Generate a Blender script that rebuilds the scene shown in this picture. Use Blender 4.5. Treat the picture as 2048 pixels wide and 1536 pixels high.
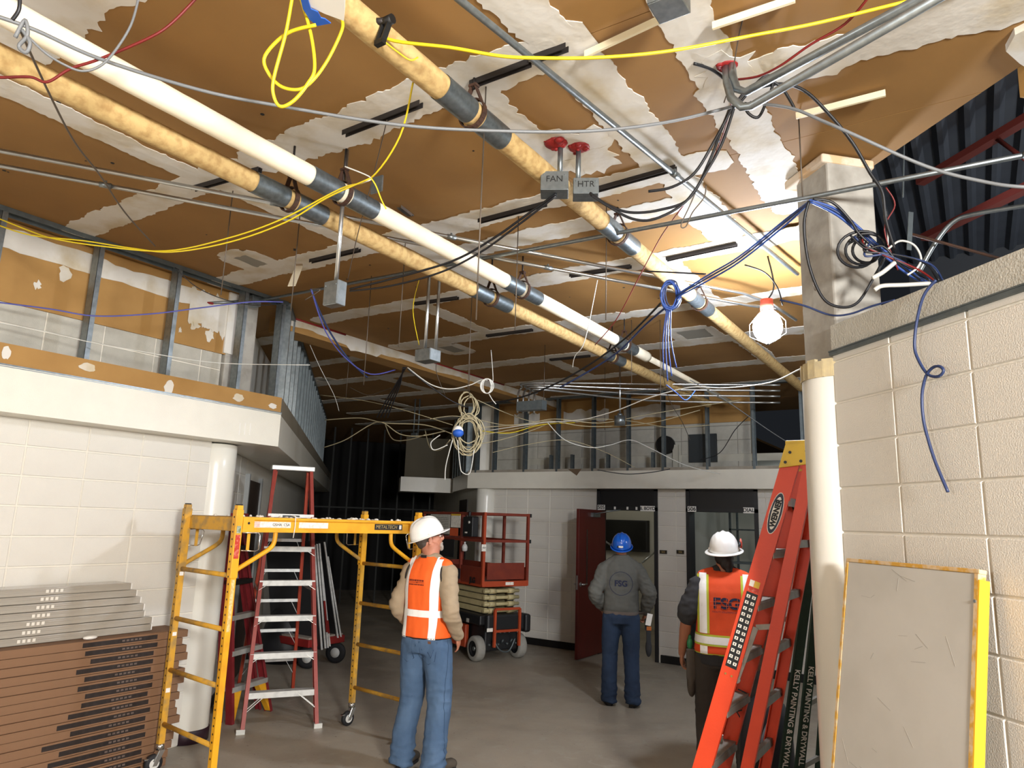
import bpy, bmesh, math, random
from mathutils import Vector, Matrix, noise

random.seed(7)
for o in list(bpy.data.objects):
    bpy.data.objects.remove(o, do_unlink=True)
scene = bpy.context.scene
COL = scene.collection
PI = math.pi

# ------------------------------------------------------------------ camera
CAM_H = 1.83
FPX = 1414.32
AZ, PITCH, ROLL = math.radians(33.2603), math.radians(10.98701), math.radians(1.82074)
_h = Vector((-math.sin(AZ), math.cos(AZ), 0)); _u = Vector((0, 0, 1)); _r = _h.cross(_u)
FW = _h*math.cos(PITCH) + _u*math.sin(PITCH)
_u2 = -_h*math.sin(PITCH) + _u*math.cos(PITCH)
RT = _r*math.cos(ROLL) + _u2*math.sin(ROLL)
UP = -_r*math.sin(ROLL) + _u2*math.cos(ROLL)
EYE = Vector((0, 0, CAM_H))
cam_d = bpy.data.cameras.new('camera'); cam = bpy.data.objects.new('camera', cam_d); COL.objects.link(cam)
cam_d.sensor_width = 36; cam_d.lens = FPX/2048*36; cam_d.clip_start = .05; cam_d.clip_end = 200
m = Matrix((RT, UP, -FW)).transposed().to_4x4(); m.translation = EYE
cam.matrix_world = m
scene.camera = cam

# ------------------------------------------------------------------ world, exposure, lamps
w = bpy.data.worlds.new('world'); scene.world = w; w.use_nodes = True
w.node_tree.nodes['Background'].inputs[0].default_value = (.55, .62, .75, 1)
w.node_tree.nodes['Background'].inputs[1].default_value = .012
vs = scene.view_settings
vs.view_transform = 'Standard'; vs.look = 'None'; vs.gamma = 1; vs.use_curve_mapping = False
vs.exposure = .75

def lamp(name, loc, power, color, radius):
    d = bpy.data.lights.new(name, 'POINT'); d.energy = power; d.color = color; d.shadow_soft_size = radius
    o = bpy.data.objects.new(name, d); o.location = loc; COL.objects.link(o)
    return o
LAMP = Vector((-1.144, 5.013, 3.235))
BULB = 310          # the lamp in view is lit by its own bulb (built with the lamp further down)
lamp('fill_light', (2.9, -.78, 2.72), 1300, (1.0, .99, .975), .4)  # unseen fill lamp behind the camera, placed to balance the walls
lamp('fill_light', (-2.3, -2.6, 2.6), 150, (1.0, .98, .955), .35)  # weaker unseen fill lamp, also behind the camera
lamp('fill_light', (2.2, 8.3, 3.2), 60, (.9, .95, 1.0), .12)      # unseen fill added past the column to light the deck and back

# ------------------------------------------------------------------ helpers
S2 = math.sqrt(.5)
AX = {'X': Vector((1, 0, 0)), 'Y': Vector((0, 1, 0)), 'Z': Vector((0, 0, 1)), 'N': Vector((S2, S2, 0)), 'T': Vector((-S2, S2, 0))}
def ray(px, py):
    return FW + RT*((px-1024)/FPX) - UP*((py-768)/FPX)
def at(px, py, ax, val):           # the point of a real plane (a wall, the ceiling, the floor) seen at a place of the photograph
    n = AX[ax]; v = ray(px, py)
    return EYE + v*((val - n.dot(EYE))/n.dot(v))
def far(px, py, d):                # the same at a distance from the lens
    return EYE + ray(px, py)*d
def V(*a): return Vector(a)
def NT(n, t, z): return Vector((S2*n - S2*t, S2*n + S2*t, z))

class MB:
    def __init__(s): s.v = []; s.f = []; s.m = []; s.sm = []; s.cur = 0; s.smooth = False
    def add(s, vs, fs, smooth=None):
        b = len(s.v); s.v += [Vector(q) for q in vs]
        for f in fs:
            s.f.append([i+b for i in f]); s.m.append(s.cur); s.sm.append(s.smooth if smooth is None else smooth)
    def hexa(s, c):                # eight corners: bottom loop, top loop
        s.add(c, [(3, 2, 1, 0), (4, 5, 6, 7), (0, 1, 5, 4), (1, 2, 6, 5), (2, 3, 7, 6), (3, 0, 4, 7)], False)
    def box(s, c, d, R=None):
        hx, hy, hz = d[0]/2, d[1]/2, d[2]/2
        q = [Vector(p) for p in ((-hx, -hy, -hz), (hx, -hy, -hz), (hx, hy, -hz), (-hx, hy, -hz), (-hx, -hy, hz), (hx, -hy, hz), (hx, hy, hz), (-hx, hy, hz))]
        if R is not None: q = [R @ p for p in q]
        s.hexa([p + Vector(c) for p in q])
    def b2(s, a, b):               # box between two corners
        s.box([(a[i]+b[i])/2 for i in range(3)], [abs(b[i]-a[i]) for i in range(3)])
    def bar(s, p0, p1, w, h, side=None):   # a bar of section w (along side) x h
        p0, p1 = Vector(p0), Vector(p1); d = (p1-p0).normalized()
        if side is None: side = d.cross(Vector((0, 0, 1)))
        side = Vector(side); side = side - d*side.dot(d)
        if side.length < 1e-5: side = d.cross(Vector((1, 0, 0)))
        side.normalize(); up = side.cross(d)
        a, b = side*w/2, up*h/2
        s.hexa([p0-a-b, p0+a-b, p1+a-b, p1-a-b, p0-a+b, p0+a+b, p1+a+b, p1-a+b])
    def tube(s, pts, r, n=6, cap=True):
        pts = [Vector(p) for p in pts]; k = len(pts)
        if not isinstance(r, (list, tuple)): r = [r]*k
        t = [(pts[min(i+1, k-1)]-pts[max(i-1, 0)]).normalized() for i in range(k)]
        a = t[0].cross(Vector((0, 0, 1)))
        if a.length < 1e-3: a = t[0].cross(Vector((1, 0, 0)))
        a.normalize(); vs = []
        for i in range(k):
            a = a - t[i]*a.dot(t[i])
            if a.length < 1e-4: a = t[i].orthogonal()
            a.normalize(); b = t[i].cross(a)
            for j in range(n):
                q = 2*PI*j/n; vs.append(pts[i] + (a*math.cos(q)+b*math.sin(q))*r[i])
        fs = [(i*n+j, i*n+(j+1) % n, (i+1)*n+(j+1) % n, (i+1)*n+j) for i in range(k-1) for j in range(n)]
        if cap: fs += [tuple(reversed(range(n))), tuple((k-1)*n+j for j in range(n))]
        s.add(vs, fs, True)
    def cyl(s, p0, p1, r, n=16, r1=None):
        p0, p1 = Vector(p0), Vector(p1); d = (p1-p0).normalized(); a = d.orthogonal().normalized(); b = d.cross(a)
        r1 = r if r1 is None else r1
        vs = [p0+(a*math.cos(2*PI*j/n)+b*math.sin(2*PI*j/n))*r for j in range(n)] + [p1+(a*math.cos(2*PI*j/n)+b*math.sin(2*PI*j/n))*r1 for j in range(n)]
        s.add(vs, [(j, (j+1) % n, n+(j+1) % n, n+j) for j in range(n)], True)
        s.add(vs, [tuple(reversed(range(n))), tuple(n+j for j in range(n))], False)
    def lathe(s, prof, c, axis=(0, 0, 1), n=20, smooth=True, arc=(0, 2*PI)):
        c = Vector(c); ax = Vector(axis).normalized(); a = ax.orthogonal().normalized(); b = ax.cross(a)
        full = abs(arc[1]-arc[0]-2*PI) < 1e-6; m_ = n if full else n+1; vs = []
        for r, z in prof:
            for j in range(m_):
                q = arc[0]+(arc[1]-arc[0])*j/n; vs.append(c+ax*z+(a*math.cos(q)+b*math.sin(q))*r)
        fs = [(i*m_+j, i*m_+(j+1) % m_, (i+1)*m_+(j+1) % m_, (i+1)*m_+j) for i in range(len(prof)-1) for j in range(n)]
        s.add(vs, fs, smooth)
    def ell(s, c, r, R=None, n=14, k=9):
        vs = []; c = Vector(c)
        for i in range(k+1):
            t = PI*i/k
            for j in range(n):
                q = 2*PI*j/n; p = Vector((r[0]*math.sin(t)*math.cos(q), r[1]*math.sin(t)*math.sin(q), -r[2]*math.cos(t)))
                if R is not None: p = R @ p
                vs.append(c+p)
        s.add(vs, [(i*n+j, i*n+(j+1) % n, (i+1)*n+(j+1) % n, (i+1)*n+j) for i in range(k) for j in range(n)], True)
    def prism(s, poly, d):         # a flat polygon pushed along d
        poly = [Vector(p) for p in poly]; d = Vector(d); n = len(poly)
        s.add(poly + [p+d for p in poly], [tuple(reversed(range(n))), tuple(range(n, 2*n))] + [(i, (i+1) % n, n+(i+1) % n, n+i) for i in range(n)], False)
    def loft(s, rings, cap=True):  # rings of equal length
        n = len(rings[0]); vs = [p for r in rings for p in r]
        fs = [(i*n+j, i*n+(j+1) % n, (i+1)*n+(j+1) % n, (i+1)*n+j) for i in range(len(rings)-1) for j in range(n)]
        if cap: fs += [tuple(reversed(range(n))), tuple((len(rings)-1)*n+j for j in range(n))]
        s.add(vs, fs, True)
    def mesh(s, name, origin=(0, 0, 0)):
        me = bpy.data.meshes.new(name); o = Vector(origin)
        me.from_pydata([tuple(p-o) for p in s.v], [], s.f)
        me.polygons.foreach_set('material_index', s.m); me.polygons.foreach_set('use_smooth', s.sm)
        me.update(); fixn(me)
        return me

def fixn(me):
    bm = bmesh.new(); bm.from_mesh(me)
    bmesh.ops.remove_doubles(bm, verts=bm.verts, dist=1e-6)
    bmesh.ops.recalc_face_normals(bm, faces=bm.faces)
    bm.to_mesh(me); bm.free()

ROOTLOC = {}
def wloc(o):
    return ROOTLOC.get(o.name, Vector((0, 0, 0))) if o else Vector((0, 0, 0))
def tag(o, label=None, cat=None, group=None, kind=None):
    for k, v_ in (('label', label), ('category', cat), ('group', group), ('kind', kind)):
        if v_: o[k] = v_
    return o
def empty(name, loc, label, cat, group=None):
    o = bpy.data.objects.new(name, None); COL.objects.link(o); o.location = loc; o.empty_display_size = .1
    ROOTLOC[o.name] = Vector(loc)
    return tag(o, label, cat, group)
def obj(name, mb, mats, parent=None, label=None, cat=None, group=None, kind=None, bevel=0, origin=None, smooth_angle=None):
    if not isinstance(mats, (list, tuple)): mats = [mats]
    if origin is None:
        if parent is not None: origin = wloc(parent)
        else:
            xs = [p.x for p in mb.v]; ys = [p.y for p in mb.v]; zs = [p.z for p in mb.v]
            origin = Vector(((min(xs)+max(xs))/2, (min(ys)+max(ys))/2, min(zs)))
    me = mb.mesh(name, origin)
    for q in mats: me.materials.append(q)
    o = bpy.data.objects.new(name, me); COL.objects.link(o)
    o.location = Vector(origin) - (wloc(parent) if parent else Vector((0, 0, 0)))
    if parent is not None: o.parent = parent
    ROOTLOC[o.name] = Vector(origin)
    if bevel:
        b = o.modifiers.new('bevel', 'BEVEL'); b.width = bevel; b.segments = 2; b.limit_method = 'ANGLE'; b.angle_limit = math.radians(40)
    return tag(o, label, cat, group, kind)
def put(src, loc, parent=None, rot=None, scale=None):       # a copy that shares the mesh
    c = src.copy(); COL.objects.link(c); c.location = loc
    c.parent = parent
    if rot is not None: c.rotation_euler = rot
    if scale is not None: c.scale = scale
    return c
def copy_tree(o, parent=None):
    c = o.copy(); COL.objects.link(c); c.parent = parent
    for ch in list(o.children): copy_tree(ch, c)
    return c
def spline(pts, k=6):
    P = [Vector(p) for p in pts]
    if len(P) < 3: return P
    out = []
    for i in range(len(P)-1):
        a, b, c, d = P[max(i-1, 0)], P[i], P[i+1], P[min(i+2, len(P)-1)]
        for j in range(k):
            t = j/k
            out.append(.5*((2*b) + (c-a)*t + (2*a-5*b+4*c-d)*t*t + (3*b-a-3*c+d)*t**3))
    return out + [P[-1]]

# ------------------------------------------------------------------ materials
def srgb(c):
    if isinstance(c, str): c = [int(c[i:i+2], 16)/255 for i in (0, 2, 4)]
    return [(x/12.92 if x <= .04045 else ((x+.055)/1.055)**2.4) for x in c]
MATS = {}
def mat(name, col, rough=.6, metal=0, col2=None, scale=8, amt=.5, bump=0, bscale=60, detail=4, stretch=None, spec=.5, emit=None, estr=0, trans=0, coat=0, lo=.35, hi=.65, alpha=1):
    if name in MATS: return MATS[name]
    M = bpy.data.materials.new(name); M.use_nodes = True; nt = M.node_tree; N = nt.nodes; L = nt.links
    b = N['Principled BSDF']; c = srgb(col)
    b.inputs['Base Color'].default_value = (*c, 1); b.inputs['Roughness'].default_value = rough; b.inputs['Metallic'].default_value = metal
    b.inputs['Specular IOR Level'].default_value = spec
    if coat: b.inputs['Coat Weight'].default_value = coat; b.inputs['Coat Roughness'].default_value = .15
    if trans: b.inputs['Transmission Weight'].default_value = trans
    if alpha < 1: b.inputs['Alpha'].default_value = alpha
    if emit: b.inputs['Emission Color'].default_value = (*srgb(emit), 1); b.inputs['Emission Strength'].default_value = estr
    if col2 or bump:
        tc = N.new('ShaderNodeTexCoord'); mp = N.new('ShaderNodeMapping'); L.new(tc.outputs['Object'], mp.inputs[0])
        if stretch: mp.inputs['Scale'].default_value = stretch
    if col2:
        nz = N.new('ShaderNodeTexNoise'); nz.inputs['Scale'].default_value = scale; nz.inputs['Detail'].default_value = detail
        L.new(mp.outputs[0], nz.inputs['Vector'])
        mr = N.new('ShaderNodeMapRange'); mr.inputs[1].default_value = lo; mr.inputs[2].default_value = hi; mr.inputs[4].default_value = amt
        L.new(nz.outputs[0], mr.inputs[0])
        mx = N.new('ShaderNodeMix'); mx.data_type = 'RGBA'; mx.inputs[6].default_value = (*c, 1); mx.inputs[7].default_value = (*srgb(col2), 1)
        L.new(mr.outputs[0], mx.inputs[0]); L.new(mx.outputs[2], b.inputs['Base Color'])
    if bump:
        n2 = N.new('ShaderNodeTexNoise'); n2.inputs['Scale'].default_value = bscale; n2.inputs['Detail'].default_value = 2
        L.new(mp.outputs[0], n2.inputs['Vector'])
        bp = N.new('ShaderNodeBump'); bp.inputs['Strength'].default_value = bump; bp.inputs['Distance'].default_value = .01
        L.new(n2.outputs[0], bp.inputs['Height']); L.new(bp.outputs[0], b.inputs['Normal'])
    MATS[name] = M
    return M

paint_block = mat('painted_block', 'd3cfc5', .42, col2='c9c5bc', scale=3, bump=.22, bscale=170)
paint_joint = mat('painted_joint', 'dcd7ca', .45, bump=.2, bscale=40)
grey_block = mat('bare_block', 'b5b2a7', .9, col2='a5a297', scale=14, bump=.3, bscale=120)
paint_wall = mat('painted_board', 'dfdbcd', .32, col2='d6d2c5', scale=6, bump=.18, bscale=160)
paint_column = mat('painted_column', 'dcdad0', .28, col2='d2cfc4', scale=2, bump=.08, bscale=18)
gyp = mat('gypsum_face', '936d39', .82, col2='805d2f', scale=2.2, detail=6, bump=.05, bscale=30)
gyp2 = mat('gypsum_face_worn', 'a47d45', .8, col2='936d39', scale=5, bump=.05, bscale=30)
mud = mat('joint_compound', 'd3cfc6', .78, col2='b9a884', scale=4, detail=7, amt=.8, lo=.46, hi=.7, bump=.25, bscale=22)
galv = mat('galvanized', '8f9698', .38, .85, col2='6f7678', scale=30, detail=2)
galv_dull = mat('galvanized_dull', '6d7577', .5, .7, col2='565e61', scale=18)
steel = mat('bright_conduit', 'c3c6c6', .28, .95, col2='a6aaab', scale=12)
dark_steel = mat('dark_channel', '3a3533', .55, .6, col2='2b2726', scale=10)
concrete = mat('concrete', 'a8a598', .85, col2='8f8c80', scale=5, detail=8, bump=.25, bscale=25)
black = mat('black_metal', '141414', .5, .2)
rubber = mat('black_rubber', '17171a', .7)
dark_base = mat('maroon_base', '2b1622', .4)
white_pl = mat('white_plastic', 'e6e4de', .4)
# ================================================================== SETTING
ZC = 3.76
def structure(name, mb, m_, **k): return obj(name, mb, m_, kind='structure', **k)

mb = MB(); mb.b2((-22, -6, -.12), (6, 26, 0)); floor = structure('floor', mb, concrete, origin=(0, 0, 0))
# floor: smudged concrete with stains and trowel marks
def floor_mat():
    M = bpy.data.materials.new('floor_concrete'); M.use_nodes = True; nt = M.node_tree; N = nt.nodes; L = nt.links; b = N['Principled BSDF']
    tc = N.new('ShaderNodeTexCoord')
    def nz(sc, det, dist=0):
        n = N.new('ShaderNodeTexNoise'); n.inputs['Scale'].default_value = sc; n.inputs['Detail'].default_value = det; n.inputs['Distortion'].default_value = dist
        L.new(tc.outputs['Object'], n.inputs['Vector']); return n
    def ramp(n, a, b_):
        r = N.new('ShaderNodeMapRange'); r.inputs[1].default_value = a; r.inputs[2].default_value = b_; L.new(n.outputs[0], r.inputs[0]); return r
    def mix(fac, a, b_):
        x = N.new('ShaderNodeMix'); x.data_type = 'RGBA'; L.new(fac.outputs[0], x.inputs[0])
        for i, q in ((6, a), (7, b_)):
            if isinstance(q, str): x.inputs[i].default_value = (*srgb(q), 1)
            else: L.new(q.outputs[2], x.inputs[i])
        return x
    a = mix(ramp(nz(.7, 8, .6), .35, .68), 'a39a8b', '877f72')
    c = mix(ramp(nz(6, 6, 1.5), .56, .72), a, '9c968a')
    d = mix(ramp(nz(28, 3), .66, .74), c, '746c5f')
    L.new(d.outputs[2], b.inputs['Base Color'])
    r = ramp(nz(3, 5), .3, .7); r.inputs[3].default_value = .38; r.inputs[4].default_value = .62; L.new(r.outputs[0], b.inputs['Roughness'])
    bp = N.new('ShaderNodeBump'); bp.inputs['Strength'].default_value = .12; bp.inputs['Distance'].default_value = .01
    L.new(nz(40, 4).outputs[0], bp.inputs['Height']); L.new(bp.outputs[0], b.inputs['Normal'])
    return M
floor.data.materials.clear(); floor.data.materials.append(floor_mat())

# ---- block walls: every block its own object
BW, BH, JT = .4064, .2032, .009
def block_mesh(name, m_):
    b = MB(); x, z, d, e = (BW-JT)/2, (BH-JT)/2, .05, .004
    b.hexa([(-x, 0+e, -z), (x, e, -z), (x, d, -z), (-x, d, -z), (-x, e, z), (x, e, z), (x, d, z), (-x, d, z)])
    b.f.pop(2); b.m.pop(); b.sm.pop()
    b.v += [Vector(p) for p in ((-x+e, 0, -z+e), (x-e, 0, -z+e), (x-e, 0, z-e), (-x+e, 0, z-e))]
    for f in ((8, 9, 10, 11), (0, 1, 9, 8), (1, 5, 10, 9), (5, 4, 11, 10), (4, 0, 8, 11)):
        b.f.append(list(f)); b.m.append(0); b.sm.append(False)
    me = b.mesh(name); me.materials.append(m_); return me
BLK = {'paint': block_mesh('block', paint_block), 'grey': block_mesh('block_bare', grey_block)}
def lay(parent, p0, ang, u0, u1, z0, z1, phase, kind='paint', holes=(), zphase=0):
    """blocks on the vertical plane through p0; u runs along the wall"""
    u = V(math.cos(ang), math.sin(ang), 0); pl = wloc(parent)
    def cuts(a, b, st, ph):
        k = math.floor((a-ph)/st); out = []
        while ph + k*st < b-1e-4:
            lo_, hi_ = max(a, ph+k*st), min(b, ph+(k+1)*st)
            if hi_-lo_ > .02: out.append((lo_, hi_))
            k += 1
        return out
    for za, zb in cuts(z0, z1, BH, zphase):
        for ua, ub in cuts(u0, u1, BW, phase):
            spans = [(ua, ub)]
            for h0, h1, hz0, hz1 in holes:
                if (za+zb)/2 > hz0 and (za+zb)/2 < hz1:
                    n_ = []
                    for a, b in spans:
                        if b <= h0 or a >= h1: n_.append((a, b)); continue
                        if h0-a > .02: n_.append((a, h0))
                        if b-h1 > .02: n_.append((h1, b))
                    spans = n_
            for a, b in spans:
                o = bpy.data.objects.new('block', BLK[kind]); COL.objects.link(o); o.parent = parent
                c = Vector(p0) + u*((a+b)/2) + V(0, 0, (za+zb)/2)
                o.location = c - pl + V(random.uniform(-.0012, .0012)*u.y, random.uniform(-.0012, .0012)*u.x, 0)
                o.rotation_euler = (random.uniform(-.003, .003), 0, ang+random.uniform(-.003, .003))
                o.scale = ((b-a-JT)/(BW-JT), 1, (zb-za-JT)/(BH-JT))

# left wall
XL = -5.46
mb = MB(); mb.b2((XL-.2, -3, 0), (XL-.007, 3.67, ZC+.02))
wall_left = structure('wall_left', mb, paint_joint, origin=(XL, 0, 0))
lay(wall_left, (XL, 0, 0), PI/2, 1.443, 3.67, 0, 2.60, 3.475)
lay(wall_left, (XL, 0, 0), PI/2, 1.443, 3.67, 2.60, 3.25, 3.475, 'grey')
# gypsum above the blocks behind the open framing
mb = MB(); mb.b2((XL+.001, .8, 3.19), (XL+.016, 3.69, 3.755)); obj('gypsum_board', mb, gyp2, wall_left)

# ---- right wall and its cap
NR = 2.216
mb = MB(); q = [NT(NR+.007, 2.98, 0), NT(NR+.007, -2.5, 0), NT(NR+.21, -2.5, 0), NT(NR+.21, 2.98, 0)]
mb.prism(q, (0, 0, 2.685)); wall_right = structure('wall_right', mb, paint_joint, origin=NT(NR, 0, 0))
lay(wall_right, NT(NR, 0, 0), -PI/4, -2.98, -.55, 0, 2.685, -2.59)
mb = MB(); mb.prism([NT(NR-.004, 2.975, 2.69), NT(NR-.004, -2.5, 2.69), NT(NR+.2, -2.5, 2.69), NT(NR+.2, 2.975, 2.69)], (0, 0, .135))
trim_1 = structure('trim_1', mb, grey_block)                                 # the bare course on top
mb = MB()
mb.prism([NT(NR-.016, 2.98, 2.672), NT(NR-.016, -2.5, 2.672), NT(NR+.02, -2.5, 2.672), NT(NR+.02, 2.98, 2.672)], (0, 0, .018))
mb.prism([NT(NR-.02, 2.98, 2.69), NT(NR-.02, -2.5, 2.69), NT(NR-.005, -2.5, 2.69), NT(NR-.005, 2.98, 2.69)], (0, 0, .006))
trim_2 = structure('trim_2', mb, galv_dull)

# ---- round columns with the bare square piers above them
def column(name, c, r, ztop, base, z2, pier, ang):
    b = MB(); pr = [(r, 0)] + [(r, z) for z in (.3, 1, 1.7, 2.2)] + [(r, ztop-.01), (r-.01, ztop), (.02, ztop)]
    b.lathe(pr, (c[0], c[1], 0), n=40); o = structure(name, b, paint_column, origin=(c[0], c[1], 0))
    if base:
        b = MB(); b.lathe([(r+.003, 0), (r+.009, .004), (r+.009, .098), (r+.003, .102)], (c[0], c[1], 0), n=40); obj('base_band', b, dark_base, o)
    if z2:
        b = MB(); R_ = Matrix.Rotation(ang, 3, 'Z')
        b.box((c[0]+pier[2], c[1]+pier[3], (ztop-.06+z2)/2), (pier[0], pier[1], z2-ztop+.06), R_); obj('concrete_pier', b, concrete_pier, o, bevel=.012)
    return o
concrete_pier = mat('pier_concrete', 'a7a39a', .88, col2='7f7a70', scale=7, detail=7, amt=.8, bump=.3, bscale=18, lo=.45, hi=.75)
CR, CL = (-.543, 3.844), (-5.574, 3.798)
col_right = column('column_right', CR, .17, 2.63, True, ZC-.02, (.27, .27, .03, .03), PI/4)
col_left = column('column_left', CL, .17, 2.41, True, 0, (0, 0, 0, 0), 0)
b = MB(); b.b2((-5.70, 3.69, 2.42), (-5.44, 3.98, ZC)); obj('concrete_pier', b, concrete_pier, col_left, bevel=.01)
b = MB(); b.b2((-5.69, 3.66, 3.2), (-5.425, 3.80, 3.755)); obj('gypsum_patch', b, mud, col_left)
# flaking ring where the round cover stops
b = MB(); rnd = random.Random(3)
for k in range(26):
    a = 2*PI*k/26; h_ = rnd.uniform(.01, .05)
    p = V(CR[0]+math.cos(a)*.165, CR[1]+math.sin(a)*.165, 2.60)
    b.box(p+V(0, 0, h_/2), (.05, .02, .05+h_), Matrix.Rotation(a+PI/2, 3, 'Z'))
obj('plaster_ring', b, mat('old_plaster', 'b5a47c', .9, col2='8f8672', scale=20), col_right)
# gypsum ledge above the right pier
b = MB(); b.prism([NT(2.21, 3.30, ZC-.06), NT(2.21, 2.96, ZC-.06), NT(2.52, 2.96, ZC-.06), NT(2.52, 3.30, ZC-.06)], (0, 0, .05)); obj('ledge', b, mat('broken_gypsum', 'c9a982', .9, col2='d8d3c8', scale=9, lo=.45, hi=.55), col_right, bevel=.01)

# ---- header over the left wall, turning into the corridor
XH, NH = -5.2, -.7425
TH = S2*(5.2 + 4.15)          # where both faces meet, along T
mb = MB(); mb.b2((XL+.002, -3, 2.42), (XH, 4.15, 2.72))
header_left = structure('wall_header_left', mb, paint_wall, origin=(XH, 4.15, 2.42))
mb = MB(); mb.b2((XH-.1, -3, 2.727), (XH-.003, 4.145, 2.862)); obj('gypsum_strip', mb, gyp2, header_left)
mb = MB(); mb.b2((XH-.02, -3, 2.718), (XH+.006, 4.155, 2.728)); mb.b2((XH-.02, -3, 2.708), (XH+.003, 4.155, 2.713)); obj('edge_trim', mb, galv, header_left)
for (px, py, w_, h_) in ((176, 735, .12, .06), (338, 775, .085, .11), (477, 795, .11, .07), (545, 812, .09, .05), (12, 706, .06, .09)):
    p = at(px, py, 'X', XH); b = MB(); rr = random.Random(px); n_ = 14
    b.prism([p+V(-.002, math.cos(2*PI*k/n_)*w_/2*rr.uniform(.75, 1.15), math.sin(2*PI*k/n_)*h_/2*rr.uniform(.8, 1.15)) for k in range(n_)], (.004, 0, 0))
    obj('compound_patch', b, mud, header_left)
b = MB()
for k in range(3):
    p = at(479+10.5*k, 858, 'X', XH); b.box(p+V(.001, 0, 0), (.003, .006, .10))
obj('paint_streak', b, white_pl, header_left)
mb = MB(); mb.prism([NT(NH-.51, TH-.25, 2.42), NT(NH, TH, 2.42), NT(NH, 20, 2.42), NT(NH-.51, 20, 2.42)], (0, 0, .28))
header_corr = structure('wall_header_corridor', mb, paint_wall, origin=NT(NH, TH, 2.42))
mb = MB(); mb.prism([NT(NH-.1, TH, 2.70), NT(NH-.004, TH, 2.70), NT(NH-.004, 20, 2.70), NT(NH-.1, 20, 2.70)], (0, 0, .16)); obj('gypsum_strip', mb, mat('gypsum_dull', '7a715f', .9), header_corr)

# corridor left wall
NCW = -1.25
mb = MB(); mb.prism([NT(NCW-.007, 6.62, 0), NT(NCW-.007, 20, 0), NT(NCW-.2, 20, 0), NT(NCW-.2, 6.62, 0)], (0, 0, ZC))
wall_corr = structure('wall_corridor', mb, paint_joint, origin=NT(NCW, 6.7, 0))
lay(wall_corr, NT(NCW, 0, 0), PI*3/4, 6.70, 8.35, 0, 2.42, 6.72)
mb = MB(); mb.prism([NT(NCW+.012, 6.72, 0), NT(NCW+.012, 20, 0), NT(NCW-.01, 20, 0), NT(NCW-.01, 6.72, 0)], (0, 0, .1)); structure('baseboard_corridor', mb, black)
# a darker door recess on it
mb = MB(); mb.prism([NT(NCW+.02, 8.45, 0), NT(NCW+.02, 9.45, 0), NT(NCW-.01, 9.45, 0), NT(NCW-.01, 8.45, 0)], (0, 0, 2.2))
structure('door_3', mb, mat('brown_door', '3a2c22', .5, col2='32261d', scale=6, stretch=(1, 1, .1)))
b = MB()
for t_ in (8.40, 9.46): b.prism([NT(NCW+.04, t_, 0), NT(NCW+.04, t_+.06, 0), NT(NCW-.01, t_+.06, 0), NT(NCW-.01, t_, 0)], (0, 0, 2.26))
obj('door_frame', b, mat('grey_frame', '8b8d8b', .5), bpy.data.objects['door_3'])
# corridor end
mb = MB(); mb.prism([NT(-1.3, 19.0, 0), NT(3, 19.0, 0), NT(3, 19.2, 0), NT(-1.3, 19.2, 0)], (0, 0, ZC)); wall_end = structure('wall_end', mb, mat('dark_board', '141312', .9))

# ---- back wall with two doorways
YB = 9.7
D5, D6 = (-4.766, -3.817), (-3.398, -2.424)
mb = MB()
for x0, x1, z0 in ((-6.72, D5[0], 0), (D5[1], D6[0], 0), (D6[1], 3.6, 0), (D5[0], D5[1], 2.345), (D6[0], D6[1], 2.345)):
    mb.b2((x0, YB+.007, z0), (x1, YB+.19, 2.6))
wall_back = structure('wall_back', mb, paint_joint, origin=(-4, YB, 0))
lay(wall_back, (0, YB, 0), 0, -6.72, -1.6, .10, 2.345, D5[0], holes=((D5[0], D5[1], 0, 3), (D6[0], D6[1], 0, 3)))
mb = MB()
for x0, x1 in ((-6.72, D5[0]-.03), (D5[1]+.03, D6[0]-.03), (D6[1]+.03, 3)): mb.b2((x0, YB-.012, 0), (x1, YB+.01, .1))
baseboard = structure('baseboard_back', mb, black)
# bare block above
mb = MB(); mb.b2((-6.9, YB+.257, 2.4), (-2.55, YB+.4, ZC+.02)); wall_upper = structure('wall_upper', mb, mat('raw_joint', '8e8b82', .95), origin=(-4, YB+.25, 2.4))
lay(wall_upper, (0, YB+.25, 0), 0, -6.9, -2.55, 2.45, 3.3, D5[0], 'grey')
mb = MB(); mb.b2((-6.9, YB+.24, 3.3), (-2.55, YB+.255, ZC)); obj('gypsum_board', mb, gyp2, wall_upper)
for k, (x, w_) in enumerate(((-6.2, .5), (-5.1, .8), (-4.0, .9))):
    b = MB(); n_ = 22; rr = random.Random(k)
    b.prism([V(x-w_/2+w_*i/10, YB+.236, 3.42+rr.uniform(-.02, .02)) for i in range(11)] + [V(x+w_/2-w_*i/10, YB+.236, 3.60+rr.uniform(-.03, .03)) for i in range(11)], (0, .006, 0))
    obj('compound_patch', b, mud, wall_upper)
b = MB(); b.cyl((-3.77, YB+.16, 3.0), (-3.77, YB+.26, 3.0), .135, 28); obj('sleeve_opening', b, black, wall_upper)
b = MB(); b.b2((-3.42, YB+.2, 2.74), (-3.02, YB+.26, 3.14)); obj('duct_opening', b, mat('duct_dark', '33383a', .6, .4), wall_upper)
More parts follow.
